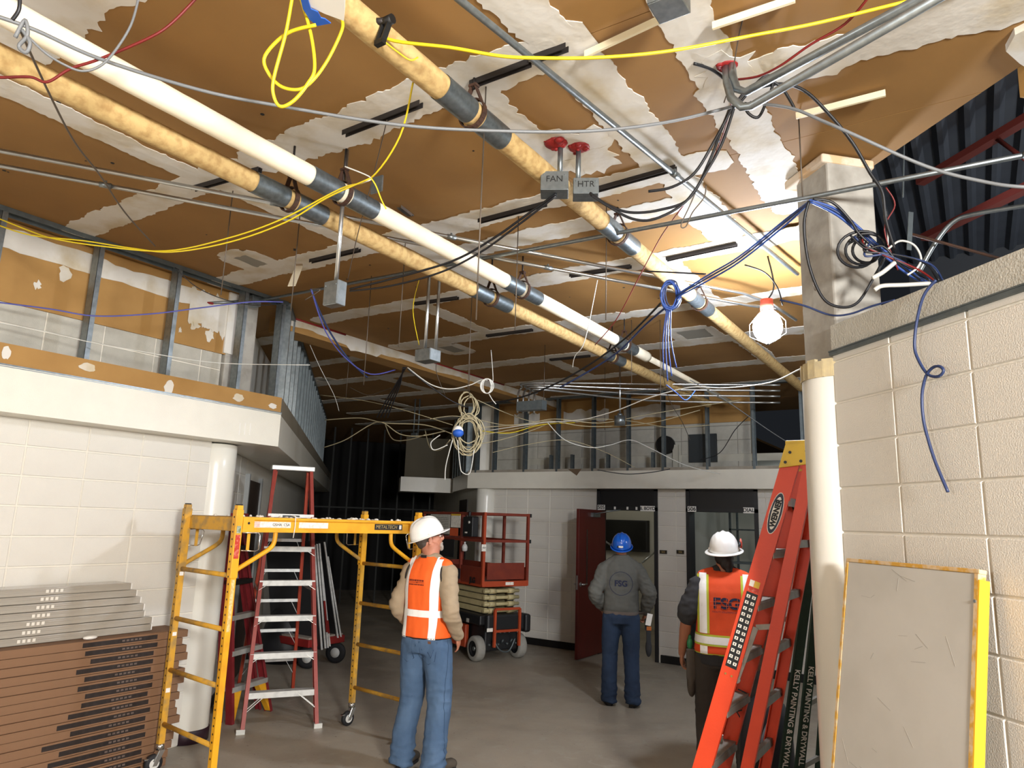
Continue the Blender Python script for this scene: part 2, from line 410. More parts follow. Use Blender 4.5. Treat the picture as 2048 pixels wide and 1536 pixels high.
# header of the back wall
YH = 9.5
mb = MB(); mb.b2((-7.05, YH, 2.345), (3.2, YB+.01, 2.60)); header_back = structure('wall_header_back', mb, paint_wall, origin=(-4, YH, 2.345))
mb = MB(); mb.b2((-7.05, YH+.004, 2.60), (3.2, YH+.09, 2.64)); obj('gypsum_strip', mb, mat('gypsum_grey', '8d8577', .85, col2='b7b0a2', scale=5), header_back)
b = MB(); p = at(1150, 942, 'Y', YH); b.prism([p+V(-.12, -.004, .03), p+V(.11, -.004, .03), p+V(.03, -.004, -.07)], (0, .003, 0)); obj('torn_paper', b, mat('torn_brown', '6d5a45', .9), header_back)
# it turns away along the corridor; a column and the wall beyond
TK = S2*(7.05+9.5); NK = S2*(-7.05+9.5)
mb = MB(); mb.prism([NT(NK, TK, 2.345), NT(NK, 13.6, 2.345), NT(NK+.35, 13.6, 2.345), NT(NK+.35, TK-.1, 2.345)], (0, 0, .26)); structure('wall_header_turn', mb, paint_wall)
mb = MB(); mb.prism([NT(NK+.2, 11.75, 0), NT(NK+.2, 19, 0), NT(NK+.5, 19, 0), NT(NK+.5, 11.75, 0)], (0, 0, ZC)); structure('wall_turn', mb, paint_wall)
mb = MB(); mb.prism([NT(NK+.185, 12.9, 0), NT(NK+.185, 13.9, 0), NT(NK+.21, 13.9, 0), NT(NK+.21, 12.9, 0)], (0, 0, 2.2)); structure('door_4', mb, mat('brown_door2', '2a211b', .5))
column('column_back', (-6.80, 9.70), .16, 2.345, True, 0, (0, 0, 0, 0), 0)
# the boxed bulkhead across the corridor
mb = MB(); a0 = at(801, 970, 'T', 14.0); a1 = at(866, 970, 'T', 14.0)
n0, n1 = a0.dot(AX['N']), a1.dot(AX['N'])
mb.prism([NT(n0, 14.0, 2.34), NT(n1+.4, 14.0, 2.34), NT(n1+.4, 14.6, 2.34), NT(n0, 14.6, 2.34)], (0, 0, .28)); bulk = structure('wall_bulkhead', mb, paint_wall)
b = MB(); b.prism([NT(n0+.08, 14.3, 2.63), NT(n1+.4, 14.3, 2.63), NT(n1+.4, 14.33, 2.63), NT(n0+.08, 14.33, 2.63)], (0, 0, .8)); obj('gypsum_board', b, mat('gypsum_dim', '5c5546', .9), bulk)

# rooms behind the doorways
room_paint = mat('room_paint', 'b9b6a8', .7, col2='a9a698', scale=3)
mb = MB(); mb.b2((-6.2, 12.6, 0), (3.6, 12.7, 3)); mb.b2((-3.66, 9.9, 0), (-3.58, 12.6, 3)); mb.b2((-6.3, 9.9, 0), (-6.2, 12.7, 3)); mb.b2((3.5, 4.5, 0), (3.6, 12.7, 3))
structure('wall_rooms', mb, room_paint)
mb = MB(); mb.b2((-6.3, 9.95, 2.75), (3.6, 12.7, 2.85)); structure('ceiling_rooms', mb, room_paint)
lamp('classroom_light', (-5.2, 11.0, 2.55), 9, (1, .97, .9), .3)
lamp('classroom_light', (-2.0, 11.2, 2.55), 12, (.8, .9, 1), .3)

# door frames, transom panels, door leaf
frame_m = mat('black_frame', '17181b', .45)
transom_m = mat('transom_panel', '0d0e12', .35)
def doorway(n, x0, x1):
    b = MB(); b.b2((x0, YB-.02, 0), (x0+.05, YB+.2, 2.345)); b.b2((x1-.05, YB-.02, 0), (x1, YB+.2, 2.345)); b.b2((x0, YB-.02, 2.04), (x1, YB+.2, 2.085)); b.b2((x0, YB-.02, 2.32), (x1, YB+.2, 2.345))
    d = structure('door_%d' % n, b, frame_m, origin=(x0, YB, 0))
    b = MB(); b.b2((x0+.05, YB+.0, 2.085), (x1-.05, YB+.05, 2.32)); obj('transom_panel', b, transom_m, d)
    return d
door1 = doorway(1, *D5); door2 = doorway(2, *D6)
red_door = mat('red_door', '5a1610', .42, col2='4c120c', scale=5, stretch=(1, 1, .15))
LX = -4.735
b = MB(); b.b2((LX-.022, 9.02, .012), (LX+.022, 9.87, 2.035)); leaf = obj('door_leaf', b, red_door, door1, label='open red door leaf', bevel=.004)
b = MB(); b.b2((LX+.021, 9.25, 1.0), (LX+.024, 9.29, 1.75)); obj('lite_strip', b, mat('wired_glass', '3a2420', .15), leaf)
b = MB()
for sx in (-1, 1):
    b.cyl((LX+.02*sx, 9.08, 1.0), (LX+.07*sx, 9.08, 1.0), .012, 10); b.cyl((LX+.02*sx, 9.08, 1.0), (LX+.028*sx, 9.08, 1.0), .03, 14); b.cyl((LX+.066*sx, 9.08, 1.0), (LX+.066*sx, 9.2, 1.0), .011, 10)
obj('door_lever', b, steel, leaf)
b = MB(); b.b2((LX-.012, 9.016, .93), (LX+.012, 9.0215, 1.12)); obj('strike_plate', b, steel, leaf)
b = MB(); b.tube([(LX+.03, 9.45, 1.97), (LX+.28, 9.60, 2.03), (LX+.38, 9.72, 2.05)], .01, 8); b.b2((LX+.02, 9.38, 1.93), (LX+.06, 9.62, 1.99)); obj('door_closer', b, galv, leaf)

def text(name, s, size, loc, rot, m_, parent, extrude=.001, align='LEFT', bold=0, shear=0, sx=1):
    c = bpy.data.curves.new(name, 'FONT'); c.body = s; c.size = size; c.extrude = extrude; c.align_x = align; c.align_y = 'CENTER'; c.offset = bold; c.shear = shear
    o = bpy.data.objects.new(name+'_tmp', c); COL.objects.link(o)
    me = bpy.data.meshes.new_from_object(o.evaluated_get(bpy.context.evaluated_depsgraph_get()))
    bpy.data.objects.remove(o, do_unlink=True)
    me.name = name; me.materials.clear(); me.materials.append(m_)
    o = bpy.data.objects.new(name, me); COL.objects.link(o)
    o.matrix_world = Matrix.Translation(Vector(loc) - wloc(parent)) @ rot.to_4x4() @ Matrix.Diagonal((sx, 1, 1, 1))
    if parent: o.parent = parent
    return o
ROTB = Matrix.Rotation(PI/2, 3, 'X')      # faces -Y
def rot_from(xa, ya):
    xa = Vector(xa).normalized(); ya = Vector(ya); ya = (ya-xa*ya.dot(xa)).normalized(); za = xa.cross(ya)
    return Matrix((xa, ya, za)).transposed()
ink = mat('black_ink', '111111', .6)
ink_w = mat('white_ink', 'e9e7e0', .5)
def plate(parent, x, z, w_, h_, s, size, m_bg, m_tx):
    b = MB(); b.b2((x-w_/2, YB-.028, z-h_/2), (x+w_/2, YB-.02, z+h_/2)); q = obj('name_plate', b, m_bg, parent)
    text('lettering', s, size, (x, YB-.029, z), ROTB, m_tx, q, align='CENTER', bold=.0012)
plate(door1, -4.69, 2.075, .12, .075, '505', .075, ink_w, ink)
plate(door1, -3.96, 2.07, .22, .075, 'B. BOYD', .062, ink_w, ink)
plate(door2, -3.31, 2.075, .12, .075, '506', .075, ink_w, ink)
plate(door2, -2.54, 2.07, .14, .075, 'DIAL', .07, ink_w, ink)
for x in (-4.47, -4.27, -4.13):
    b = MB(); b.b2((x-.014, YB-.026, 2.05), (x+.014, YB-.02, 2.09)); obj('tape_scrap', b, ink_w, door1)
brass = mat('room_plaque', '2a2318', .4)
for k, (px, lab) in enumerate(((1327, 'small dark room plaque on the pier just right of the doorway marked 505'), (1361, 'small dark room plaque on the pier just left of the doorway marked 506'))):
    p = at(px, 1104, 'Y', YB); b = MB(); b.box(p+V(0, -.006, 0), (.105, .012, .05)); q = obj('room_plaque', b, brass, label=lab, cat='sign', group='room plaques on the pier')
    text('lettering', ('505', '506')[k], .036, p+V(0, -.0125, 0), ROTB, mat('gold_ink', 'a8905a', .5), q, align='CENTER')

# ---- things seen through the doorways
t = empty('wall_screen', (-4.55, 12.55, 1.1), 'large black flat screen on the far wall through the doorway marked 505', 'screen')
a, c = at(1205, 1042, 'Y', 12.5), at(1292, 1100, 'Y', 12.5)
b = MB(); b.b2((a.x, 12.5, c.z), (c.x, 12.56, a.z)); obj('screen', b, mat('screen_glass', '0a0b0c', .15), t)
b = MB(); b.b2((a.x-.03, 12.49, c.z-.04), (a.x, 12.6, a.z+.03)); b.b2((c.x, 12.49, c.z-.04), (c.x+.03, 12.6, a.z+.03)); b.b2((a.x, 12.49, a.z), (c.x, 12.6, a.z+.03)); b.b2((a.x, 12.49, c.z-.04), (c.x, 12.6, c.z)); obj('bezel', b, black, t)
for k, (p0, p1, lab) in enumerate((((1207, 1080), (1250, 1110), 'long pale pole leaning in the room marked 505, left of the blue hard hat'), ((1285, 1125), (1315, 1100), 'short pale pole leaning in the room marked 505, right of the blue hard hat'))):
    b = MB(); b.tube([far(*p0, 11.0), far(*p1, 11.4)], .014, 8); obj('pole', b, steel, label=lab, cat='pole', group='poles in the classroom')
b = MB()
for q in range(5):
    z = .2+q*.5; b.b2((-3.25, 11.3, z), (-2.75, 11.33, z+.03))
for x in (-3.25, -2.75): b.b2((x-.03, 11.3, 0), (x, 11.34, 2.45))
t = empty('shelf_rack', (-3.0, 11.4, 0), 'bare metal shelving rack standing in the room marked 506', 'rack')
for x in (-3.25, -2.85):
    for y in (11.2, 11.6):
        b = MB(); b.b2((x, y, 0), (x+.03, y+.03, 2.35)); obj('post', b, galv_dull, t)
for z in (.3, .8, 1.3, 1.8, 2.3):
    b = MB(); b.b2((-3.25, 11.2, z), (-2.82, 11.63, z+.025)); obj('shelf', b, galv_dull, t)
b = MB(); b.b2((-2.72, 10.9, 1.6), (-2.2, 10.95, 2.3)); obj('concrete_panel', b, concrete_pier, label='stained grey panel standing behind the doorway marked 506', cat='panel')
bpy.data.objects['concrete_panel'].location.z -= 1.6; bpy.data.objects['concrete_panel'].scale.z = 3.2

# ---- drop beam along the ceiling
t = structure('ceiling_beam', (lambda b: (b.b2((-5.85, 4.42, 3.62), (-5.59, 10.5, ZC)), b)[1])(MB()), gyp2, origin=(-5.6, 4.42, 3.6))
b = MB(); rr = random.Random(5); n_ = 90
top = [V(-5.587, 4.42+6.08*i/n_, ZC-.002) for i in range(n_+1)]
bot = [V(-5.587, 4.42+6.08*i/n_, 3.665+.035*noise.noise((i*.13, 0, 0))+.012*noise.noise((i*.9, 3, 0)) - (.05 if 12 < i < 20 else 0)) for i in range(n_+1)]
for i in range(n_): b.add([top[i], top[i+1], bot[i+1], bot[i], top[i]+V(-.004, 0, 0), top[i+1]+V(-.004, 0, 0), bot[i+1]+V(-.004, 0, 0), bot[i]+V(-.004, 0, 0)], [(0, 1, 2, 3), (3, 2, 6, 7)])
obj('compound_band', b, mud, t)
b = MB(); b.tube([(-5.58, 4.45, ZC-.006), (-5.58, 5.2, ZC-.008)], .011, 6); b.tube([(-5.58, 6.4, ZC-.006), (-5.58, 8.3, ZC-.008)], .009, 6); obj('fire_caulk', b, mat('red_caulk', '8a1a18', .6), t)

# ---- ceiling: sheets of gypsum board, joints filled with ragged compound
mb = MB(); mb.prism([V(-20, -5, ZC+.016), V(*NT(2.56, -5.4, ZC+.016)), V(*NT(2.56, 3.36, ZC+.016)), V(-.58, 4.45, ZC+.016), V(-.58, 9.9, ZC+.016), V(-4, 9.9, ZC+.016), V(-4, 24, ZC+.016), V(-20, 24, ZC+.016)], (0, 0, .05))
ceiling = structure('ceiling', mb, gyp, origin=(0, 0, ZC))
def clipN(poly, lim):
    out = []
    for i in range(len(poly)):
        a, b = poly[i], poly[(i+1) % len(poly)]; da, db = lim-a.dot(AX['N']), lim-b.dot(AX['N'])
        if da >= 0: out.append(a)
        if da*db < 0: out.append(a+(b-a)*(da/(da-db)))
    return out
ROW0, ROW = 1.034, 1.2192
SEAM = {-1: [-8, -4.9, -2.4, .1, 2.5], 0: [-8.5, -6.1, -3.68, -1.30, -.8, 1.6], 1: [-8.5, -6.1, -3.64, -1.80, -1.29, -.8, 1.6], 2: [-8, -5.6, -3.2, -1.25, -.8, 1.6], 3: [-9, -6.6, -4.2, -1.8, .6], 4: [-8, -5.6, -3.3, -.9, 1.5], 5: [-9, -6.6, -4.2, -1.8, .6, 3], 6: [-8, -5.6, -3.2, -.8, 1.6], 7: [-10, -7.2, -4.8, -2.4, 0, 2.4], 8: [-10, -7.9, -5.5, -3.1, -.7, 1.7]}
for r_, xs in SEAM.items():
    y0, y1 = ROW0+ROW*r_, ROW0+ROW*(r_+1)
    for x0, x1 in zip(xs, xs[1:]):
        P = [V(x0+.002, y0+.002, ZC), V(x1-.002, y0+.002, ZC), V(x1-.002, y1-.002, ZC), V(x0+.002, y1-.002, ZC)]
        if r_ <= 2: P = clipN(P, 2.57)
        else:
            if x0 > -.7: continue
            P = [V(min(q.x, -.58), q.y, q.z) for q in P]
        if len(P) < 3: continue
        b = MB(); b.prism(P, (0, 0, .0125+.0005*((r_*7+len(P)) % 3))); obj('gypsum_board', b, gyp, ceiling)
def strip(a, c, w_, seed, name='compound_band', z=ZC, parent=None, rag=1, taper=0):
    """a joint smeared with compound: ragged both sides, a few millimetres proud"""
    a, c = Vector(a), Vector(c); d = c-a; ln = d.length; d.normalize(); n_ = d.cross(V(0, 0, 1)); k = max(8, int(ln/.02)); b = MB()
    L_, R_ = [], []
    for i in range(k+1):
        u = ln*i/k; p = a+d*u
        for side, lst, s0 in ((1, L_, 0), (-1, R_, 50)):
            wv = w_/2*(1 + rag*(.34*noise.noise((u*1.7+seed*9.1, s0, 0)) + .22*noise.noise((u*7+seed*3.3, s0+7, 0)) + .15*noise.noise((u*24, s0+seed, 2))+.13*noise.noise((u*60, s0+seed, 8))))
            if i < 3 or i > k-3: wv *= .6+.13*min(i, k-i)
            lst.append(p+n_*side*max(wv, w_*.12))
    e = .0032+.00017*(seed % 11)
    for i in range(k):
        v_ = [L_[i], L_[i+1], R_[i+1], R_[i]]
        lo_ = [V(q.x, q.y, z-e) for q in v_]; md = [(lo_[0]+lo_[3])/2, (lo_[1]+lo_[2])/2]
        hi_ = [V(q.x, q.y, z+.001) for q in v_]
        b.add([hi_[0], hi_[1], lo_[1], lo_[0], md[0]+V(0, 0, -.002), md[1]+V(0, 0, -.002), lo_[2], lo_[3], hi_[2], hi_[3]], [(0, 1, 2, 3), (3, 2, 5, 4), (4, 5, 6, 7), (7, 6, 8, 9)])
    return obj(name, b, mud, parent or ceiling)
R_ = lambda k: ROW0+ROW*k
for k, (x0, x1, y, w_) in enumerate(((-3.6, -2.35, R_(0), .34), (-5.35, -3.3, R_(1), .22), (-3.3, -1.15, R_(1), .26), (-5.4, -3.4, R_(2), .24), (-3.4, -.95, R_(2), .22), (-5.5, -3.0, R_(3), .22), (-3.0, -.7, R_(3), .26), (-5.55, -2.6, R_(4), .26), (-2.6, -.6, R_(4), .2),
        (-5.55, -1.2, R_(5), .26), (-1.2, -.6, R_(5), .24), (-5.55, -.6, R_(6), .24), (-5.5, -.6, R_(7), .26), (-3.15, -1.3, 3.89, .22), (-.80, .62, 2.87, .26), (-8.5, -5.9, R_(3)+.3, .22), (-9, -5.9, R_(4)+.2, .22), (-9, -5.9, R_(5), .24), (-10, -5.9, R_(6), .24), (-10, -5.9, R_(7), .26), (-11, -6.2, R_(8), .26), (-11, -6.2, R_(9), .26))):
    strip((x0, y, 0), (x1, y, 0), w_, k+1)
for k, (x, y0, y1, w_) in enumerate(((-3.69, -.2, R_(1)-.05, .17), (-3.62, R_(1)+.05, R_(2), .17), (-1.30, -.4, R_(1), .24), (-1.28, R_(1), R_(3)-.1, .24), (-1.82, R_(1)+.1, 3.2, .26), (-.80, 1.0, 2.9, .2), (-.80, 2.8, 4.35, .24), (-3.3, R_(2)+.1, R_(3), .2), (-4.15, R_(3), R_(4), .18), (-1.8, R_(3), R_(4), .2), (-3.3, R_(4), R_(5), .2), (-4.2, R_(5), R_(6), .2), (-1.9, R_(5), R_(6), .2), (-3.2, R_(6), R_(7), .22), (-8.0, R_(4)+.2, R_(5), .2), (-6.9, R_(5), R_(6), .2), (-8.3, R_(6), R_(7), .2), (-7.2, R_(7), R_(8), .2))):
    strip((x, y0, 0), (x, y1, 0), w_, 40+k)
# cut-out patches
for k, (px, py, sx, sy) in enumerate(((510, 525, .26, .42), (905, 698, .3, .4), (1390, 668, .4, .45), (655, 762, .3, .4))):
    p = at(px, py, 'Z', ZC); hx, hy = sx/2, sy/2
    for j, (a, c, w_) in enumerate((((-hx, -hy), (hx, -hy), .12), ((-hx, hy), (hx, hy), .12), ((-hx, -hy), (-hx, hy), .12), ((hx, -hy), (hx, hy), .12))):
        strip(p+V(*a, 0), p+V(*c, 0), w_, 70+k*5+j)
    b = MB(); b.b2((p.x-hx, p.y-hy, ZC-.003), (p.x+hx, p.y+hy, ZC+.001)); obj('patch_board', b, mat('patch_grey', '8d8a80', .85), ceiling)
# smears round the pipe drops
for k, (px, py, r0) in enumerate(((1150, 300, .26), (1190, 320, .16), (1455, 140, .14))):
    p = at(px, py, 'Z', ZC); b = MB(); rr = random.Random(k+30); n_ = 26
    b.prism([p+V(math.cos(2*PI*i/n_), math.sin(2*PI*i/n_), 0)*r0*rr.uniform(.6, 1.1)+V(0, 0, -.004-.001*k) for i in range(n_)], (0, 0, .004)); obj('compound_patch', b, mud, ceiling)
# nail and screw heads
b = MB(); rr = random.Random(11)
for k in range(70):
    x, y = rr.uniform(-5, -.2), rr.uniform(.4, 6)
    if S2*(x+y) > 2.45 and y < 4.3: continue
    b.cyl((x, y, ZC-.0015), (x, y, ZC+.003), rr.choice((.006, .008, .011)), 7)
o = obj('screw_heads', b, black, ceiling); o['kind'] = 'stuff'
# compound on the gypsum behind the framing
def vstrip(p0, p1, w_, seed, parent):
    b = MB(); p0, p1 = Vector(p0), Vector(p1); k = 40
    up = [p0.lerp(p1, i/k)+V(.004, 0, w_/2*(1+.5*noise.noise((i*.2, seed, 0))+.2*noise.noise((i*.9, seed, 4)))) for i in range(k+1)]
    dn = [p0.lerp(p1, i/k)+V(.004, 0, -w_/2*(1+.5*noise.noise((i*.2, seed+20, 0))+.2*noise.noise((i*.9, seed, 9)))) for i in range(k+1)]
    for i in range(k): b.add([up[i], up[i+1], dn[i+1], dn[i], up[i]-V(.004, 0, 0), up[i+1]-V(.004, 0, 0), dn[i+1]-V(.004, 0, 0), dn[i]-V(.004, 0, 0)], [(0, 1, 2, 3), (0, 1, 5, 4), (2, 3, 7, 6)])
    obj('compound_band', b, mud, parent)
vstrip((XL+.016, .8, 3.64), (XL+.016, 3.66, 3.61), .14, 3, wall_left)
vstrip((XL+.0195, 3.30, 3.55), (XL+.0195, 3.66, 3.5), .3, 4, wall_left)
for k, (px, py, r0) in enumerate(((130, 545, .05), (75, 570, .03), (390, 650, .05), (420, 670, .05), (360, 660, .02))):
    p = at(px, py, 'X', XL+.016); b = MB(); rr = random.Random(k); n_ = 12
    b.prism([p+V(0, math.cos(2*PI*i/n_)*r0*rr.uniform(.4, 1.1), math.sin(2*PI*i/n_)*r0*rr.uniform(.5, 1.6)) for i in range(n_)], (.003, 0, 0)); obj('compound_patch', b, mud, wall_left)

# ---- the roof deck over the open space past the right wall
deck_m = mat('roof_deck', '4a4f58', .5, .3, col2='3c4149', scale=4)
b = MB(); DZ = 5.2
for k in range(60):
    n0 = -2+k*.2
    P = []
    t0, t1 = -6, 14
    prof = [(0, 0), (.04, .05), (.12, .05), (.16, 0), (.2, 0)]
    for (a0_, z0), (a1_, z1) in zip(prof, prof[1:]):
        y = -7+k*.2
        b.add([V(y+4+a0_, -8, DZ+z0), V(y+4+a0_, 10, DZ+z0), V(y+4+a1_, 10, DZ+z1), V(y+4+a1_, -8, DZ+z1)], [(0, 1, 2, 3)])
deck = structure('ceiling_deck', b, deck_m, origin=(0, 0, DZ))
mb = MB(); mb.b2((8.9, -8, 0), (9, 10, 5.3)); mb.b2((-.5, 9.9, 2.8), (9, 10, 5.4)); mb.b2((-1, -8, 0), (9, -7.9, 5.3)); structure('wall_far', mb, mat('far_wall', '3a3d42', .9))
red_iron = mat('red_iron', '6a2a22', .6, .2)
for k, (n_, z_) in enumerate(((3.4, 4.55), (4.9, 4.5))):
    t = empty('roof_joist', NT(n_, 1.5, z_), ('nearer' if k == 0 else 'farther')+' red open-web roof joist in the dark gap above the right wall', 'joist', 'roof joists')
    for dz in (0, .55):
        b = MB(); b.bar(NT(n_, -2.5, z_+dz), NT(n_, 5.2, z_+dz), .09, .06, NT(1, 0, 0)); obj('chord', b, red_iron, t)
    for j in range(9):
        b = MB(); b.tube([NT(n_, -2+j*.75, z_+.02), NT(n_, -2+j*.75+.375, z_+.53)] if j % 2 == 0 else [NT(n_, -2+j*.75-.375+.375, z_+.53), NT(n_, -2+j*.75+.375, z_+.02)], .018, 6); obj('web_rod', b, red_iron, t)
# ================================================================== OVERHEAD
def proj_y(p):
    d = Vector(p)-EYE; return 768 - FPX*UP.dot(d)/FW.dot(d)
def drop_to(p, py):               # how far down a plumb line from p reaches a height of the photograph
    z0, z1 = p.z, 0.0
    for _ in range(40):
        zm = (z0+z1)/2
        if proj_y((p.x, p.y, zm)) < py: z0 = zm
        else: z1 = zm
    return z0

# ---- steel framing
def cstud(name, p, z0, z1, wd, fd, parent, m_=galv, wdt=.092, fl=.036):
    wd, fd = Vector(wd), Vector(fd); t_ = .0022; b = MB(); p = Vector(p)
    def sl(o, a, la, c, lc): b.prism([o, o+a*la, o+a*la+c*lc, o+c*lc], (0, 0, z1-z0))
    o = V(p.x, p.y, z0)
    sl(o, wd, wdt, fd, t_); sl(o, fd, fl, wd, t_); sl(o+wd*(wdt-t_), fd, fl, wd, t_)
    sl(o+fd*(fl-t_)+wd*t_, wd, .01, fd, t_); sl(o+fd*(fl-t_)+wd*(wdt-t_-.01), wd, .01, fd, t_)
    return obj(name, b, m_, parent)
fr = empty('stud_frame', (XH-.05, 3, 2.86), 'galvanized stud framing standing open on the white header at left', 'framing')
for y in (1.15, 1.79, 2.42, 3.03, 3.66, 4.06): cstud('stud', (XH-.005, y, 0), 2.728, ZC-.005, (-1, 0, 0), (0, 1, 0), fr)
b = MB(); b.b2((XH-.10, .8, ZC-.004), (XH-.003, 4.12, ZC-.001)); b.b2((XH-.005, .8, ZC-.035), (XH-.001, 4.12, ZC-.001)); b.b2((XH-.102, .8, ZC-.035), (XH-.098, 4.12, ZC-.001)); obj('top_track', b, galv_dull, fr)
fr = empty('stud_frame', NT(NH-.05, TH+2, 2.86), 'row of galvanized studs receding along the dark corridor header', 'framing')
for k in range(20): cstud('stud', NT(NH-.005, TH+.12+k*.406, 0), 2.70, ZC-.005, NT(-1, 0, 0), NT(0, 1, 0), fr, galv_dull if k > 3 else galv)
b = MB(); b.prism([NT(NH-.10, TH, ZC-.035), NT(NH-.003, TH, ZC-.035), NT(NH-.003, TH+8, ZC-.035), NT(NH-.10, TH+8, ZC-.035)], (0, 0, .03)); obj('top_track', b, galv_dull, fr)
fr = empty('stud_frame', (-4.5, YH+.05, 2.64), 'galvanized stud framing above the white header over the two doorways', 'framing')
for x in (-6.9, -6.55, -5.965, -5.37, -4.759, -4.192, -3.657, -3.026, -2.404, -1.8): cstud('stud', (x-.02, YH+.095, 0), 2.60, ZC-.005, (0, -1, 0), (1, 0, 0), fr, galv_dull)
for x in (-5.42, -5.05, -4.45, -3.75): cstud('stud_stub', (x-.09, YH+.09, 0), 2.60, 2.86, (0, -1, 0), (1, 0, 0), fr, galv_dull, .07)
b = MB(); b.b2((-6.95, YH+.0, ZC-.03), (-.7, YH+.1, ZC-.003)); obj('top_track', b, galv_dull, fr)
fr = empty('stud_frame', NT(NK+.1, TK+1, 2.6), 'dark studs along the corridor side beyond the doorways', 'framing')
for k in range(6): cstud('stud', NT(NK+.09, TK+.25+k*.35, 0), 2.60, ZC-.005, NT(-1, 0, 0), NT(0, 1, 0), fr, galv_dull)
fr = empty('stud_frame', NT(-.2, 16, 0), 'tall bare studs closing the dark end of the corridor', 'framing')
for k in range(8): cstud('stud', NT(-1.0+.36*k, 16, 0), 0, ZC-.005, NT(0, 1, 0), NT(1, 0, 0), fr, mat('shaded_stud', '2a2b28', .7, .2))  # stud colour darkened to carry the shade of the corridor end
b = MB(); b.prism([NT(-1.05, 16.02, 2.0), NT(1.7, 16.02, 2.0), NT(1.7, 16.05, 2.0), NT(-1.05, 16.05, 2.0)], (0, 0, .03)); obj('bridging', b, MATS['shaded_stud'], fr)

# ---- dark hanger channels and pale laths left on the ceiling
chan = ['short dark steel channel just above the cream box end', 'dark channel between the yellow loop and the grey cable', 'dark channel below the twin grey boxes', 'dark channel right of the twin grey boxes', 'dark channel nearest the bright lamp', 'dark channel behind the hanging box at left', 'dark channel behind the tan pipe at left', 'dark channel behind the pair of thin drop conduits', 'dark channel under the far tan pipe', 'dark channel between the twin conduits', 'dark channel beside the white seam top centre, farther half', 'dark channel far back between the pipes']
for k, (a, c) in enumerate((((942, 170), (1060, 126)), ((688, 268), (842, 208)), ((958, 443), (1092, 408)), ((1186, 382), (1352, 336)), ((1333, 519), (1474, 489)), ((621, 523), (719, 500)), ((387, 378), (520, 340)), ((828, 608), (916, 596)), ((973, 672), (1065, 660)), ((1140, 552), (1262, 533)), ((1062, 121), (1134, 95)), ((1100, 720), (1180, 712)))):
    p, q = at(*a, 'Z', ZC-.02), at(*c, 'Z', ZC-.02); b = MB(); b.bar(p+V(0, 0, .017), q+V(0, 0, .017), .03, .004); b.bar(p+V(0, -.013, .003), q+V(0, -.013, .003), .004, .03); b.bar(p+V(0, .013, .003), q+V(0, .013, .003), .004, .03)
    obj('hanger_channel', b, dark_steel, label=chan[k], cat='channel', group='dark channels fixed to the ceiling')
lath_m = mat('pale_lath', 'e8ddbd', .6, col2='d9cba4', scale=10)
for k, (a, c, lab) in enumerate((((1425, 52), (1590, -3), 'pale lath at the top edge of the view above the red capped elbow'), ((1592, 232), (1771, 186), 'pale lath hanging by a wire under the brown board at right'), ((1170, 109), (1322, 38), 'pinkish lath lying along the seam beside the yellow cable'))):
    p, q = at(*a, 'Z', ZC-.03), at(*c, 'Z', ZC-.03); b = MB(); b.bar(p, q, .012, .03); o = obj('lath', b, lath_m, label=lab, cat='lath', group='laths under the ceiling')

# ---- pipes
wrap_tan = mat('tan_pipe_wrap', 'c2a56e', .85, col2='9c7a48', scale=26, detail=8, bump=.45, bscale=30, lo=.42, hi=.68, amt=.8)
wrap_cream = mat('cream_pipe_wrap', 'efe6cf', .75, col2='e0d3b4', scale=5, bump=.12, bscale=30)
saddle_m = mat('pipe_saddle', '7b8488', .4, .8, col2='4f575b', scale=40)
rust = mat('rusty_ring', '3b2a22', .8, .3, col2='59361f', scale=30)
def pipe(x, z, y0, y1, r, m_, label, sads, seed):
    t = empty('insulated_pipe', (x, y0, z), label, 'pipe'); b = MB(); k = int((y1-y0)/.06)
    pts = [V(x, y0+(y1-y0)*i/k, z) for i in range(k+1)]
    b.tube(pts, [r*(1+.035*noise.noise((i*.35, seed, 0))+.02*noise.noise((i*1.3, seed, 5))) for i in range(k+1)], 18); obj('insulation', b, m_, t)
    for y in sads:
        for dy in (-.13, .13):
            b = MB(); b.lathe([(r*1.06, -.10), (r*1.06, .10)], (x, y+dy, z), (0, 1, 0), 20, arc=(0, 2*PI)); obj('saddle', b, saddle_m, t)
    return t
RP = .052
pipe(-2.68, 3.5, .2, 6.55, RP, wrap_cream, 'smooth cream insulated pipe running between the two left tan stretches', [1.3-.82, 2.40, 4.18, 6.0], 1)
pipe(-2.90, 3.45, .2, 9.2, RP, wrap_tan, 'mottled tan insulated pipe nearest the left wall', [2.24, 4.1, 6.2], 2)
pipe(-1.724, 3.58, .6, 9.2, .0535, wrap_tan, 'tan insulated pipe running to the bright lamp', [2.245, 3.76, 5.30], 3)
b = MB(); b.tube([(-2.68, 6.55, 3.5), (-2.68, 9.5, 3.5)], .03, 14); obj('bare_pipe', b, wrap_cream, label='thinner pale pipe going on beyond the end of the cream pipe', cat='pipe')
HLAB = {}
def hanger(x, y, z, label):
    t = empty('pipe_hanger', (x, y, z-.07), label, 'hanger', 'clevis hangers on the pipes')
    b = MB(); n_ = 22; pts = [V(x+.066*math.cos(2*PI*i/n_), y, z+.066*math.sin(2*PI*i/n_)) for i in range(n_+1)]
    for p0, p1 in zip(pts, pts[1:]): b.bar(p0, p1, .026, .006, (0, 1, 0))
    b.bar((x-.045, y, z+.05), (x-.012, y, z+.13), .024, .006, (0, 1, 0)); b.bar((x+.045, y, z+.05), (x+.012, y, z+.13), .024, .006, (0, 1, 0)); b.box((x, y, z+.135), (.04, .03, .012))
    obj('clevis_ring', b, rust, t)
    b = MB(); b.cyl((x, y, z+.12), (x, y, ZC), .006, 8); obj('threaded_rod', b, dark_steel, t)
